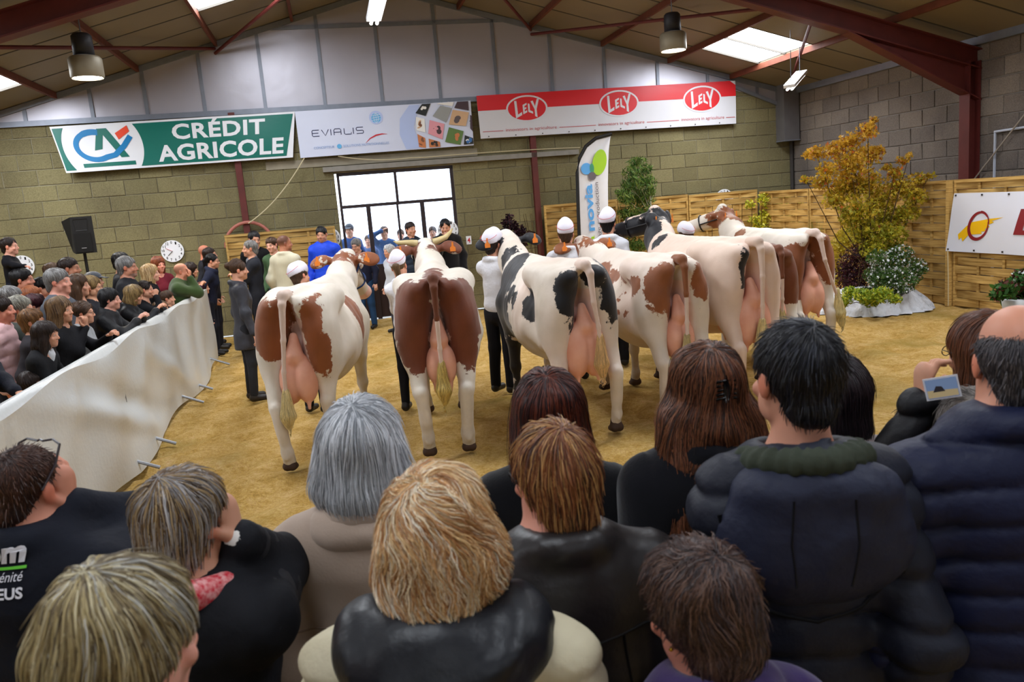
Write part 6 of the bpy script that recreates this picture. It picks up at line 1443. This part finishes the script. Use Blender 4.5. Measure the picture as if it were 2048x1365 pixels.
# outside behind the glass
for a in ((697, 447, 17.2, 'visitor in red cap standing outside left of the door frame', (60,90,150), 'cap'), (767, 452, 16.9, 'visitor outside shading the eyes against the glass', (70,100,150), None), (735, 470, 18.0, 'bare-headed visitor outside between the two left panes', (90,110,150), None), (864, 452, 17.0, 'visitor in pale blue jacket outside behind the man with microphone', (120,150,200), None), (800, 458, 18.2, 'visitor outside behind the man in padded vest', (100,120,160), None)):
    person(a[3], a[0], a[1], a[2], yaw=deg(180), hair='short', hc='brown', top=a[4], bot=(50,60,80), hat=a[5], group='visitors outside the door', R=tgt(head=(.03,.11,.04), hint=(1,.2,-.5), curl=.2) if 'shading' in a[3] else None)
# ------------------------------------------------------------------ crowd behind the barrier
def crowd(label, px, py, Yd, yaw=-78, rail=True, lean=.22, rdist=0, **k):
    if rail:
        p = at(px, py, Yd); v = p.dot(DX); 
        k.setdefault('L', tgt(world=tuple(W(-1.97+rdist, v+.10, 1.15)), hint=(-.6,-.4,-.8), curl=.7)); k.setdefault('R', tgt(world=tuple(W(-1.97+rdist, v-.10, 1.15)), hint=(.6,-.4,-.8), curl=.7))
    k.setdefault('fat', 1.05)
    return person(label, px, py, Yd, yaw=deg(yaw), lean=lean if rail else 0.04, group='spectators along the barrier', **k)
BLK = (22,22,25)
crowd('woman with black spiky hair in black coat leaning on the barrier', 217, 575, 8.0, hair='volume', hc='black', sex='f', top=BLK, topk='puffer', skin=(206,150,130), fat=1.25, hq=1, collar=.05)
crowd('woman with streaky blond bob in black coat with fur collar at the barrier', 266, 569, 8.9, hair='bob', hc='darkblond', sex='f', top=BLK, topk='puffer', head=(0,deg(-14),0), hq=1)
crowd('girl with long light brown hair in black sweatshirt holding her hand up', 117, 591, 6.75, yaw=-95, hair='long', hc='lightbrown', sex='f', top=(20,20,24), hq=1, lean=.12, R=tgt(pix=(170,655,6.9), hint=(.6,-.2,-1), d=(.1,.3,1), n=(0,-1,.1), curl=1.0))
crowd('girl with glasses and tied hair in grey hooded sweater resting her hands', 163, 600, 7.3, hair='bun', hc='brown', sex='f', acc=('glasses',), top=(150,152,154), hq=1, L=tgt(pix=(228,712,7.3), d=(.2,.8,-.7), curl=.5), R=tgt(pix=(240,705,7.5), d=(.2,.8,-.7), curl=.5))
crowd('woman with long dark hair in black jacket holding a phone over the barrier', 88, 640, 6.15, yaw=-85, hair='long', hc='darkbrown', sex='f', top=(24,24,27), shirt=(214,216,220), hq=1, lean=.35, L=tgt(pix=(158,750,6.3), d=(.3,1,-.2), n=(.8,0,-.2), curl=.6), R=tgt(pix=(155,768,6.2), d=(.3,1,-.1), n=(0,0,1), curl=.6))
pp_ = at(172, 762, 6.3); q = empty('phone', pp_, deg(-60), 'black smartphone held over the tarpaulin by the dark-haired woman', 'phone'); MB().box((-.04,-.005,-.04), (.04,.005,.06)).build('case', M_ink, q); MB().box((-.036,-.007,-.03), (.036,-.0048,.05)).build('screen', mat('dark_glass', (12,12,16), .1, .6), q)
crowd('small child with glasses peeping over the tarpaulin near the left edge', 60, 741, 6.0, yaw=-90, hair='bob', hc='darkbrown', sex='f', acc=('glasses',), top=(30,30,36), rail=False)
crowd('person in dark coat at the left frame edge with one hand on the barrier', -42, 640, 5.3, hair='short', hc='darkbrown', top=(24,26,36), hq=1, L=tgt(pix=(50,800,5.05), d=(.2,1,-.3)), R=tgt(pix=(5,838,4.75), d=(.2,1,-.3)))
crowd('large grey-haired man in grey jacket looking right', 112, 534, 7.5, yaw=-85, rail=False, hair='short', hc='grey', skin=(212,150,130), top=(84,88,96), fat=1.2)
crowd('dark-haired man with receding hair behind the grey-haired man', 136, 515, 9.3, rail=False, hair='crop', hc='darkbrown', skin=(176,120,92), top=(40,40,44))
crowd('woman with long brown hair just right of the grey-haired man', 153, 546, 8.3, rail=False, hair='long', hc='brown', sex='f', top=(50,44,44))
crowd('man in grey peaked cap in the back row', 186, 542, 9.9, rail=False, hair='short', hc='grey', hat='cap', top=(60,60,64))
crowd('woman with short blond hair and pointed profile', 180, 551, 8.5, rail=False, hair='volume', hc='darkblond', sex='f', acc=('glasses',), skin=(220,164,130), top=(46,46,52))
crowd('man with grey hair and dark goatee in black jacket', 251, 511, 9.4, rail=False, hair='short', hc='grey', beard=.7, skin=(186,126,100), top=(34,34,38), fat=1.15)
crowd('dark-haired man half hidden behind the man with goatee', 241, 503, 10.6, rail=False, hair='short', hc='black', top=(30,30,34))
crowd('woman with straight blond hair in black top in the back row', 299, 527, 10.4, rail=False, hair='bob', hc='blond', sex='f', top=(24,24,28), skin=(224,170,146))
crowd('red-haired woman facing the camera below the dial', 315, 512, 11.8, yaw=-130, rail=False, hair='bob', hc='red', sex='f', top=(110,30,44), skin=(224,150,128))
crowd('woman with sunglasses on her dark hair holding her fist to her mouth', 288, 560, 9.5, hair='ponytail', hc='darkbrown', sex='f', acc=('sunglasses_up',), top=(22,22,26), hq=1, R=tgt(head=(.03,.13,-.10), hint=(.5,-.1,-1), d=(-.2,.1,1), n=(-1,0,0), curl=1.2), L=tgt(pix=(312,655,9.6)))
crowd('bald man in green fleece resting his cheek on his hand', 361, 526, 10.7, hair='bald', hc='brown', skin=(214,146,116), top=(58,76,40), topk='wool', fat=1.3, hq=1, R=tgt(head=(.05,.11,-.09), hint=(.3,.3,-1), d=(-.1,.1,1), n=(-.3,-1,0), curl=.5))
crowd('boy with brown hair leaning next to the man in green fleece', 333, 580, 10.3, rail=False, hair='short', hc='brown', top=(40,40,50))
crowd('small girl with light brown hair at the barrier below the boy', 321, 601, 9.9, rail=False, hair='bob', hc='lightbrown', sex='f', top=(60,60,80))
crowd('woman with short dark hair and plum striped top with hands over the barrier end', 380, 524, 12.0, hair='bob', hc='darkbrown', sex='f', top=(66,40,58), hq=1)
crowd('child with reddish hair behind the barrier end', 405, 562, 12.3, rail=False, hair='short', hc='red', top=(80,60,70))
crowd('woman with dark ponytail and glasses in navy jacket with clasped hands', 423, 506, 12.6, yaw=-85, hair='ponytail', hc='black', sex='f', acc=('glasses',), top=(28,32,52), hq=1, collar=.05)
crowd('man with bald reddish head in the last row', 408, 490, 13.7, rail=False, hair='bald', hc='brown', skin=(206,130,104), top=(34,34,40))
crowd('dark-haired man in front of the bald reddish man', 418, 495, 13.2, rail=False, hair='crop', hc='darkbrown', top=(30,30,36))
crowd('man with grey hair and dark brows at the left frame edge', 20, 570, 7.3, rail=False, hair='short', hc='grey', skin=(200,134,110), top=(48,46,50))
crowd('woman in pale pink quilted jacket cut by the left frame edge', -2, 590, 6.7, rail=False, hair='short', hc='darkbrown', sex='f', skin=(214,140,116), top=(222,182,184), topk='puffer', quilt=.1, fat=1.15)
crowd('woman with short white-grey hair in dark green coat', 37, 590, 6.9, rail=False, hair='volume', hc=[(150,146,132),(186,182,168),(124,120,108)], sex='f', top=(66,72,66), topk='wool')
crowd('woman with burgundy hair behind the girl with long hair', 69, 587, 7.5, rail=False, hair='volume', hc='burgundy', sex='f', top=(40,30,36))
crowd('woman with short ginger hair in front of the burgundy-haired woman', 62, 616, 6.65, rail=False, hair='volume', hc=[(128,88,48),(150,106,60),(104,68,36)], sex='f', top=(44,40,44))
crowd('woman with reddish fringe below the boy', 62, 570, 8.3, rail=False, hair='short', hc='ginger', sex='f', top=(60,46,40))
crowd('person in orange jacket beyond the grey-haired man', 82, 553, 8.9, rail=False, hair='short', hc='black', top=(232,110,40))
mn = crowd('man in dark cap carrying the boy on his shoulders', 41, 534, 8.6, rail=False, hair='short', hc='black', beard=.5, skin=(190,128,104), top=(30,30,34))
crowd('small boy in black jacket with red collar sitting on a man behind the crowd', 16, 475, 8.75, rail=False, hair='crop', hc='darkbrown', skin=(226,164,140), top=(20,20,26), height=.98, z0=at(16, 475, 8.75).z-.98, collar=.02, shirt=(190,30,30), hscale=1.15, fat=1.2, hem=.5, R=tgt(pix=(62,535,8.5), curl=.6), L=tgt(pix=(55,545,8.6), curl=.6))
# extra heads filling the rows that the tarpaulin side shows
crowd('man with light stubble and brown cap of hair in the last row at the left', 104, 524, 10.6, rail=False, hair='short', hc='brown', top=(56,58,62))
# ------------------------------------------------------------------ foreground spectators seen from behind
def hood_part(i, name, rgb, kind, ells, sub=None, st=.010, quilt=0):
    K = SDF(); S = i['S']; T = i['T']
    for c, r, *rt in ells: K.ell(T(c), np.array(r)*S, rt[0] if rt else None, .04*S)
    K.cone(i['neck']+np.array([0,.01,-.03]), i['hc']+i['Rh'] @ np.array([0,.02,-.06])*i['hs'], .070*S, .082*i['hs'], .02, sub=True)
    if sub: K.ell(T(sub[0]), np.array(sub[1])*S, None, .03*S, True)
    sd = len(PEOPLE); K.post = lambda P, d_: d_+.008*snoise(P*np.array([1,1,.8]), 20, sd)+.003*snoise(P, 60, sd+2)
    return skin_obj(K, name, cloth(rgb, kind), i['q'], st)
def seam(i, part, pts, rgb, r=.0022, name='seam'): surf_line(i, part, [(a*i['S'], b_*i['S']) for a, b_ in pts], r, name, mat('seam_%d_%d' % (rgb[0], rgb[2]), rgb, .7))
FG = dict(fg=True, group='spectators seen from behind in the front')
# beige coat, silver hair
i = person('woman with silver shoulder-length hair in beige wool coat', 712, 790, 1.78, yaw=deg(4), head=(deg(-4),0,0), hair='bob', hc='silver', sex='f', top=(178,158,142), topk='wool', fat=1.2, hem=.3, bot=(60,56,60), hlen=.13, wave=.007, fly=.08, ns=9000, hairfn=lambda E, C: (C((.05,-.03,-.03),(.075,-.035,-.085),.055,.05,.03), C((-.05,-.03,-.03),(-.075,-.035,-.085),.055,.05,.03), C((0,-.05,-.04),(0,-.065,-.095),.07,.07,.03)), **FG)
seam(i, 'coat', [(-.22,1.18),(0,1.165),(.22,1.18)], (150,130,116)); seam(i, 'coat', [(.02,1.16),(-.01,1.07),(.0,.9)], (120,102,90), .004, 'pleat'); seam(i, 'coat', [(.02,1.16),(.05,1.07),(.055,.9)], (150,130,116), .003, 'pleat')
hood_part(i, 'collar', (180,160,144), 'wool', [((0,-.07,1.40),(.13,.06,.05)), ((-.09,-.02,1.405),(.05,.07,.045)), ((.09,-.02,1.405),(.05,.07,.045))])
# dark red hair
i = person('woman with dark red hair in black coat behind the black and white cow', 1090, 730, 1.95, yaw=0, hair='long', hc=[(42,20,22),(66,28,26),(96,42,28),(36,18,22),(120,56,34)], sex='f', top=(16,16,20), topk='wool', fat=1.15, ns=9000, **FG)
hood_part(i, 'scarf', (140,40,52), 'wool', [((-.07,.0,1.40),(.05,.07,.03)), ((.07,.0,1.40),(.05,.07,.03)), ((0,-.06,1.40),(.1,.04,.03))])
# long brown with clip
def clip(i):
    m_ = MB(); hp = lambda c: Vector(i['hc']+i['Rh'] @ (np.array(c)*i['hs']))
    m_.tube([hp((.012,-.118,.055)), hp((.012,-.128,.02)), hp((.012,-.12,-.01))], .009, 8)
    for k in range(5):
        z = .045-.011*k; m_.tube([hp((.012,-.128,z)), hp((.035,-.126,z-.003)), hp((.042,-.112,z-.006))], .0035, 6)
        m_.tube([hp((.012,-.128,z)), hp((-.012,-.126,z-.003)), hp((-.018,-.112,z-.006))], .0035, 6)
    m_.build('hair_claw', mat('black_gloss', (14,14,16), .15, .6), i['q'], True)
i = person('woman with long wavy brown hair held by a black claw clip', 1404, 676, 1.82, yaw=deg(6), hair='longwave', hc=[(62,38,26),(96,58,38),(134,84,54),(48,30,24),(112,62,40)], sex='f', top=(18,18,24), topk='wool', fat=1.12, ns=11000, hlen=.42, extra=clip,
           hairfn=lambda E, C: (C((0,-.07,-.14),(.0,-.150,-.46),.12,.125,.05,flat=((0,1,0),.42)), C((.08,-.03,-.08),(.14,-.10,-.42),.05,.045,.04), C((-.08,-.03,-.08),(-.13,-.09,-.40),.05,.045,.04)), hscale=0.9, **FG)
# dark-haired man with hood
i = person('young man with short black hair in dark hooded puffer jacket', 1586, 629, 1.50, yaw=deg(-4), head=(deg(16),0,deg(2)), hair='short', hc=[(20,20,26),(30,30,38),(14,14,18),(44,46,58)], skin=(206,146,120), top=(30,33,46), topk='puffer', quilt=.085, fat=.84, ns=13000, hlen=.045, hq=0, hscale=0.86, **FG)
hood_part(i, 'hood', (36,40,60), 'puffer', [((0,-.085,1.295),(.175,.065,.135)), ((-.06,-.07,1.385),(.08,.07,.04)), ((.06,-.07,1.385),(.08,.07,.04))])
K = SDF(); S = i['S']; T = i['T']
for k in range(16):
    t0, t1 = 2*math.pi*k/16, 2*math.pi*(k+1)/16; r0 = lambda t: T((math.cos(t)*.098, math.sin(t)*.088-.02, 1.415-.02*math.sin(t)))
    K.cone(r0(t0), r0(t1), .024*S, .024*S, .01)
K.post = lambda P, d_: d_+.004*snoise(P, 50, 3)+.003*np.sin(np.arctan2(P[:, 1]+.03, P[:, 0])*26)
skin_obj(K, 'hood_lining', cloth((62,68,56), 'cloth'), i['q'], .007)
sp_ = dict(r=.0028)
seam(i, 'hood', [(-.05,1.38),(-.055,1.30),(-.045,1.20)], (12,13,20)); seam(i, 'hood', [(.05,1.38),(.055,1.30),(.045,1.20)], (12,13,20))
seam(i, 'jacket', [(-.165,1.34),(-.15,1.22),(-.08,1.15),(0,1.13),(.08,1.15),(.15,1.22),(.165,1.34)], (12,13,20), .0045, 'hood_edge')
# dark bob, taupe jacket
i = person('woman with dark bob in taupe jacket behind the black-haired man', 1672, 706, 2.15, yaw=deg(-10), head=(deg(-8),0,0), hair='bob', hc=[(34,26,30),(50,38,42),(26,20,24)], sex='f', top=(150,136,136), topk='puffer', fat=1.1, **FG)
hood_part(i, 'hood', (156,142,140), 'puffer', [((0,-.12,1.37),(.16,.06,.07)), ((.10,-.05,1.41),(.06,.08,.045)), ((-.10,-.05,1.41),(.06,.08,.045))])
# balding man in navy quilted jacket
i = person('balding man in navy quilted jacket at the right edge', 2036, 604, 1.52, yaw=deg(-6), head=(deg(-10),0,0), hair='ring', hc=[(70,66,70),(96,90,92),(52,50,56)], skin=(214,148,120), top=(22,28,58), topk='puffer', quilt=.075, fat=1.25, ns=6000, hlen=.018, collar=.07, hscale=0.9, **FG)
# phone woman with fur hood
pr_ = at(1842, 806, 1.93)
i = person('woman with reddish brown hair and black fur-trimmed puffer filming with a phone', 1966, 620, 2.12, yaw=deg(8), head=(deg(14),0,0), hair='bob', hc=[(92,54,36),(124,74,48),(70,42,32)], sex='f', acc=('glasses',), top=(18,18,22), topk='puffer', quilt=.09, fat=1.15, hq=1, L=tgt(world=tuple(pr_), hint=(-1,-.3,-.6), d=(.15,.1,1), n=(.95,-.1,-.1), curl=.75), R=tgt(world=tuple(at(1930, 850, 2.02)), hint=(1,-.4,-.5), d=(-.8,.2,.6), n=(-.3,.5,.2)), hscale=0.9, **FG)
def furhood(i):
    K = SDF(); S = i['S']; T = i['T']; pts = [(-.17,.06,1.36),(-.16,-.06,1.42),(-.08,-.13,1.42),(.04,-.14,1.42),(.14,-.08,1.42),(.17,.04,1.36)]
    for a, b_ in zip(pts[:-1], pts[1:]): K.cone(T(a), T(b_), .045*S, .045*S, .03)
    gr = K.grid(.009, pad=.04); V, Q = nets(*gr); me = quick_mesh('fur_trim', V, Q, True); set_col(me, np.tile([.008,.008,.01], (len(V), 1))); o = link('fur_trim', me, hairmass(), i['q'])
    X = SDF.__new__(SDF); strands('strands', gr, V, (0,0,1.5), np.eye(3), np.array([0,0,0]), 3500, .05, .0009, [(18,18,20),(34,34,36)], o, wave=.02, steps=6, lift=.03, seed=3, fly=.5)
furhood(i)
ph = at(1884, 776, 1.82); q = empty('phone', ph, deg(8), 'smartphone with lit picture on its screen held by woman in fur-trimmed puffer', 'phone'); q.rotation_euler = (deg(-10), deg(-12), deg(-28))
MB().box((-.037,-.005,-.026), (.037,.005,.026)).build('case', mat('white_phone_case', (216,216,220), .4), q)
MB().box((-.033,-.0065,-.022), (.033,-.0048,.022)).build('screen', emis('phone_screen', (120,140,175), .55), q)
p = Print(); p.poly(emis('screen_floor', (190,170,130), .5), [(-.032,-.021),(.032,-.021),(.032,-.006),(-.032,-.003)]); p.poly(emis('screen_cows', (60,56,60), .4), [(-.02,-.008),(-.012,.006),(0,.004),(.006,-.008)]); p.lay(lambda x, y, off: Vector((x, -.0066-off*.2, y)), q, {'screen_floor': 'picture', 'screen_cows': 'picture'})
i = person('short person with wiry grey hair between the phone and the navy jacket', 1950, 778, 1.84, yaw=0, hair='curly', hc=[(112,104,98),(140,132,124),(84,78,74)], sex='f', top=(30,30,34), **FG)
# man at left with glasses on his head and lettering on the jacket
i = person('man with cropped hair and glasses on his head in navy jacket with white lettering', 46, 893, 1.78, yaw=deg(-8), head=(deg(-12),deg(-3),0), hair='crop', hc=[(74,48,40),(92,60,46),(60,42,38)], skin=(206,138,112), top=(20,23,34), topk='cloth', fat=1.3, ns=9000, hlen=.018, hq=0, R=tgt(head=(.07,.06,-.08), hint=(.8,.3,-1), d=(-.1,.1,1), n=(-1,0,0), curl=.3), collar=.05, hscale=0.86, **FG)
p = Print(); S_ = i['S']; Mtx = vinyl('white_print', (228,228,236)); Mlg = vinyl('green_print_line', (96,190,50))
zb = 1.318; x1 = .066
p.text(Mtx, 'com', -.045, zb, x1, .037, bold=.05, shear=.25); p.stroke(Mlg, [(-.05+(x1+.05)*t/14, zb-.009) for t in range(15)], .006); p.text(Mtx, 'Sérénité', -.022, zb-.036, x1-.006, .020, shear=.25); p.text(Mtx, 'PNEUS', -.035, zb-.072, x1-.004, .024, bold=.03)
decal(i, 'jacket', p, {'white_print': 'lettering', 'green_print_line': 'green_line'}, .003)
seam(i, 'jacket', [(-.22,1.03),(0,1.02),(.22,1.03)], (10,11,16), .003)
hp = i['hp']; m_ = MB(); m_.tube([hp((.078,-.03,.0)), hp((.082,.02,.06)), hp((.080,.045,.115))], .003, 6); m_.tube([hp((-.078,-.03,.0)), hp((-.082,.02,.06)), hp((-.080,.045,.115))], .003, 6)
m_.tube([hp((.08,.045,.115)), hp((.05,.05,.128)), hp((.01,.05,.122)), hp((0,.05,.126)), hp((-.01,.05,.122)), hp((-.05,.05,.128)), hp((-.08,.045,.115))], .0028, 6); m_.build('glasses', mat('dark_spectacle', (50,40,44), .3, .5), i['q'])
# woman with grey-brown hair and red scarf
i = person('woman with brown and grey streaked short hair and red scarf', 360, 934, 1.50, yaw=deg(-14), head=(deg(-14),deg(-3),0), hair='volume', hc=[(90,66,44),(120,92,60),(152,148,148),(176,148,104),(70,54,42),(190,186,184)], sex='f', top=(24,25,30), topk='cloth', fat=1.2, ns=13000, hlen=.11, hq=1,
           R=tgt(head=(.085,.07,-.07), hint=(.05,.8,-1.0), d=(-.3,.1,1), n=(-1,0,0), curl=.8), hairfn=lambda E, C: C((0,-.05,-.03),(0,-.065,-.12),.07,.055,.03), hscale=0.86, **FG)
K = SDF(); S = i['S']; T = i['T']
for k in range(16):
    t0, t1 = 2*math.pi*k/16, 2*math.pi*(k+1)/16; r0 = lambda t: T((math.cos(t)*.085, math.sin(t)*.082-.015, 1.405-.025*math.sin(t)+.02*math.cos(t)))
    K.cone(r0(t0), r0(t1), .030*S, .030*S, .01)
K.cone(T((.075,-.03,1.39)), T((.10,-.085,1.33)), .03*S, .012*S, .02, flat=((0,1,0), .6)); K.post = lambda P, d_: d_+.006*snoise(P, 45, 3)
skin_obj(K, 'scarf', mat('red_patterned_scarf', (200,44,60), .9, .1, noise=(90, .6), tint=(240,200,196)), i['q'], .007)
a_, e_, w_ = i['arms'][1]; K = SDF(); u_ = (w_-e_)/np.linalg.norm(w_-e_); K.cone(w_-u_*.045, w_-u_*.0, .034, .032, .006); skin_obj(K, 'cuff', mat('white_cuff', (226,222,216), .9, .1), i['q'], .008)
K = SDF(); K.chain([a_, e_, w_-u_*.05], [.056, .048, .040], .03); K.post = lambda P, d_: d_-.007*np.abs(np.sin(P @ u_*math.pi/.045)); skin_obj(K, 'quilted_sleeve', mat('black_quilted_sleeve', (34,34,38), .6, .3, bump=(20,.3,.02)), i['q'], .010)
# leather jacket
i = person('woman with short copper-highlighted hair in black leather jacket', 1092, 840, 1.46, yaw=deg(12), head=(deg(20),deg(-3),0), hair='volume', hc=[(104,58,36),(140,84,48),(190,144,88),(74,42,30),(60,36,28)], sex='f', acc=('glasses',), skin=(216,150,128), top=(38,34,34), topk='leather', fat=1.3, ns=13000, hlen=.085, collar=.035,
           hairfn=lambda E, C: C((0,-.05,.0),(0,-.062,-.09),.074,.060,.03), hscale=0.84, **FG)
seam(i, 'jacket', [(-.20,1.27),(0,1.262),(.20,1.27)], (18,16,16), .003); seam(i, 'jacket', [(.08,1.262),(.10,1.1),(.09,.9)], (18,16,16), .003); seam(i, 'jacket', [(-.10,1.262),(-.115,1.1),(-.10,.9)], (18,16,16), .003)
surf_line(i, 'jacket', [(-.165*i['S'],1.36*i['S']),(-.15*i['S'],1.2*i['S']),(-.165*i['S'],.9*i['S'])], .011, 'bag_strap', mat('brown_strap', (74,58,50), .6))
# blonde with black hood
i = person('woman with tousled blond hair and black hood scarf in cream puffer jacket', 866, 930, 1.22, yaw=deg(-3), head=(deg(-6),deg(-2),0), hair='volume', hc=[(196,150,96),(226,190,136),(238,220,186),(170,118,72),(214,164,108),(240,232,214)], sex='f', top=(206,196,166), topk='puffer', quilt=.10, fat=1.3, ns=15000, hlen=.12, wave=.05, fly=.16,
           hairfn=lambda E, C: (C((0,-.04,-.02),(0,-.05,-.10),.095,.085,.03), E((-.06,-.02,-.06),(.055,.07,.06)), E((.065,-.02,-.04),(.055,.07,.07))), hscale=0.96, **FG)
hood_part(i, 'hood_scarf', (22,24,30), 'leather', [((0,-.09,1.42),(.155,.075,.075)), ((-.12,-.02,1.41),(.07,.10,.085)), ((.12,-.02,1.41),(.07,.10,.085)), ((0,-.13,1.37),(.14,.05,.06)), ((.05,-.135,1.40),(.10,.035,.025), rotm(0,0,-.5)), ((-.05,-.135,1.385),(.10,.035,.025), rotm(0,0,.45))], st=.008)
for a in (-.10, .10): seam(i, 'jacket', [(a*.35,1.33),(a*.4,1.1)], (176,164,134), .0022)
for a in (-1, 1): seam(i, 'jacket', [(a*.06,1.34),(a*.13,1.30),(a*.2,1.20)], (150,140,112), .003); seam(i, 'jacket', [(a*.03,1.27),(a*.12,1.22),(a*.19,1.12)], (150,140,112), .003)
# curly brown at the bottom
i = person('woman with short dark brown curly hair and violet collar at the bottom', 1386, 1090, 1.17, yaw=deg(14), head=(deg(20),deg(-6),0), hair='curly', hc=[(64,44,40),(86,60,50),(48,34,34),(104,76,62)], sex='f', skin=(206,138,118), top=(60,44,90), topk='wool', fat=1.15, ns=15000, hlen=.075, wave=.035, collar=.05, hscale=0.93, **FG)
hp = i['hp']; MB().lathe([(0,.004),(.004,.0),(0,-.004)], 8).build('earring', mat('gold', (220,170,60), .25, .5, metal=1), i['q'], True, loc=hp((-.083,-.005,-.05)))
# streaked blond at the bottom left, closest
i = person('woman with smooth ash-blond streaked hair closest to the camera at bottom left', 232, 1115, .94, yaw=deg(-12), head=(deg(-22),deg(-8),0), hair='volume', hc=[(142,124,88),(176,158,112),(96,82,60),(200,188,152),(116,100,70),(186,184,176)], sex='f', skin=(222,160,140), top=(70,66,70), topk='wool', fat=1.1, ns=16000, hlen=.13, hrad=.0009,
           hairfn=lambda E, C: (C((0,-.04,-.02),(0,-.055,-.10),.085,.070,.03),), hscale=0.86, **FG)
print('NPEOPLE', len(PEOPLE))
for t in PEOPLE: print('P', t)
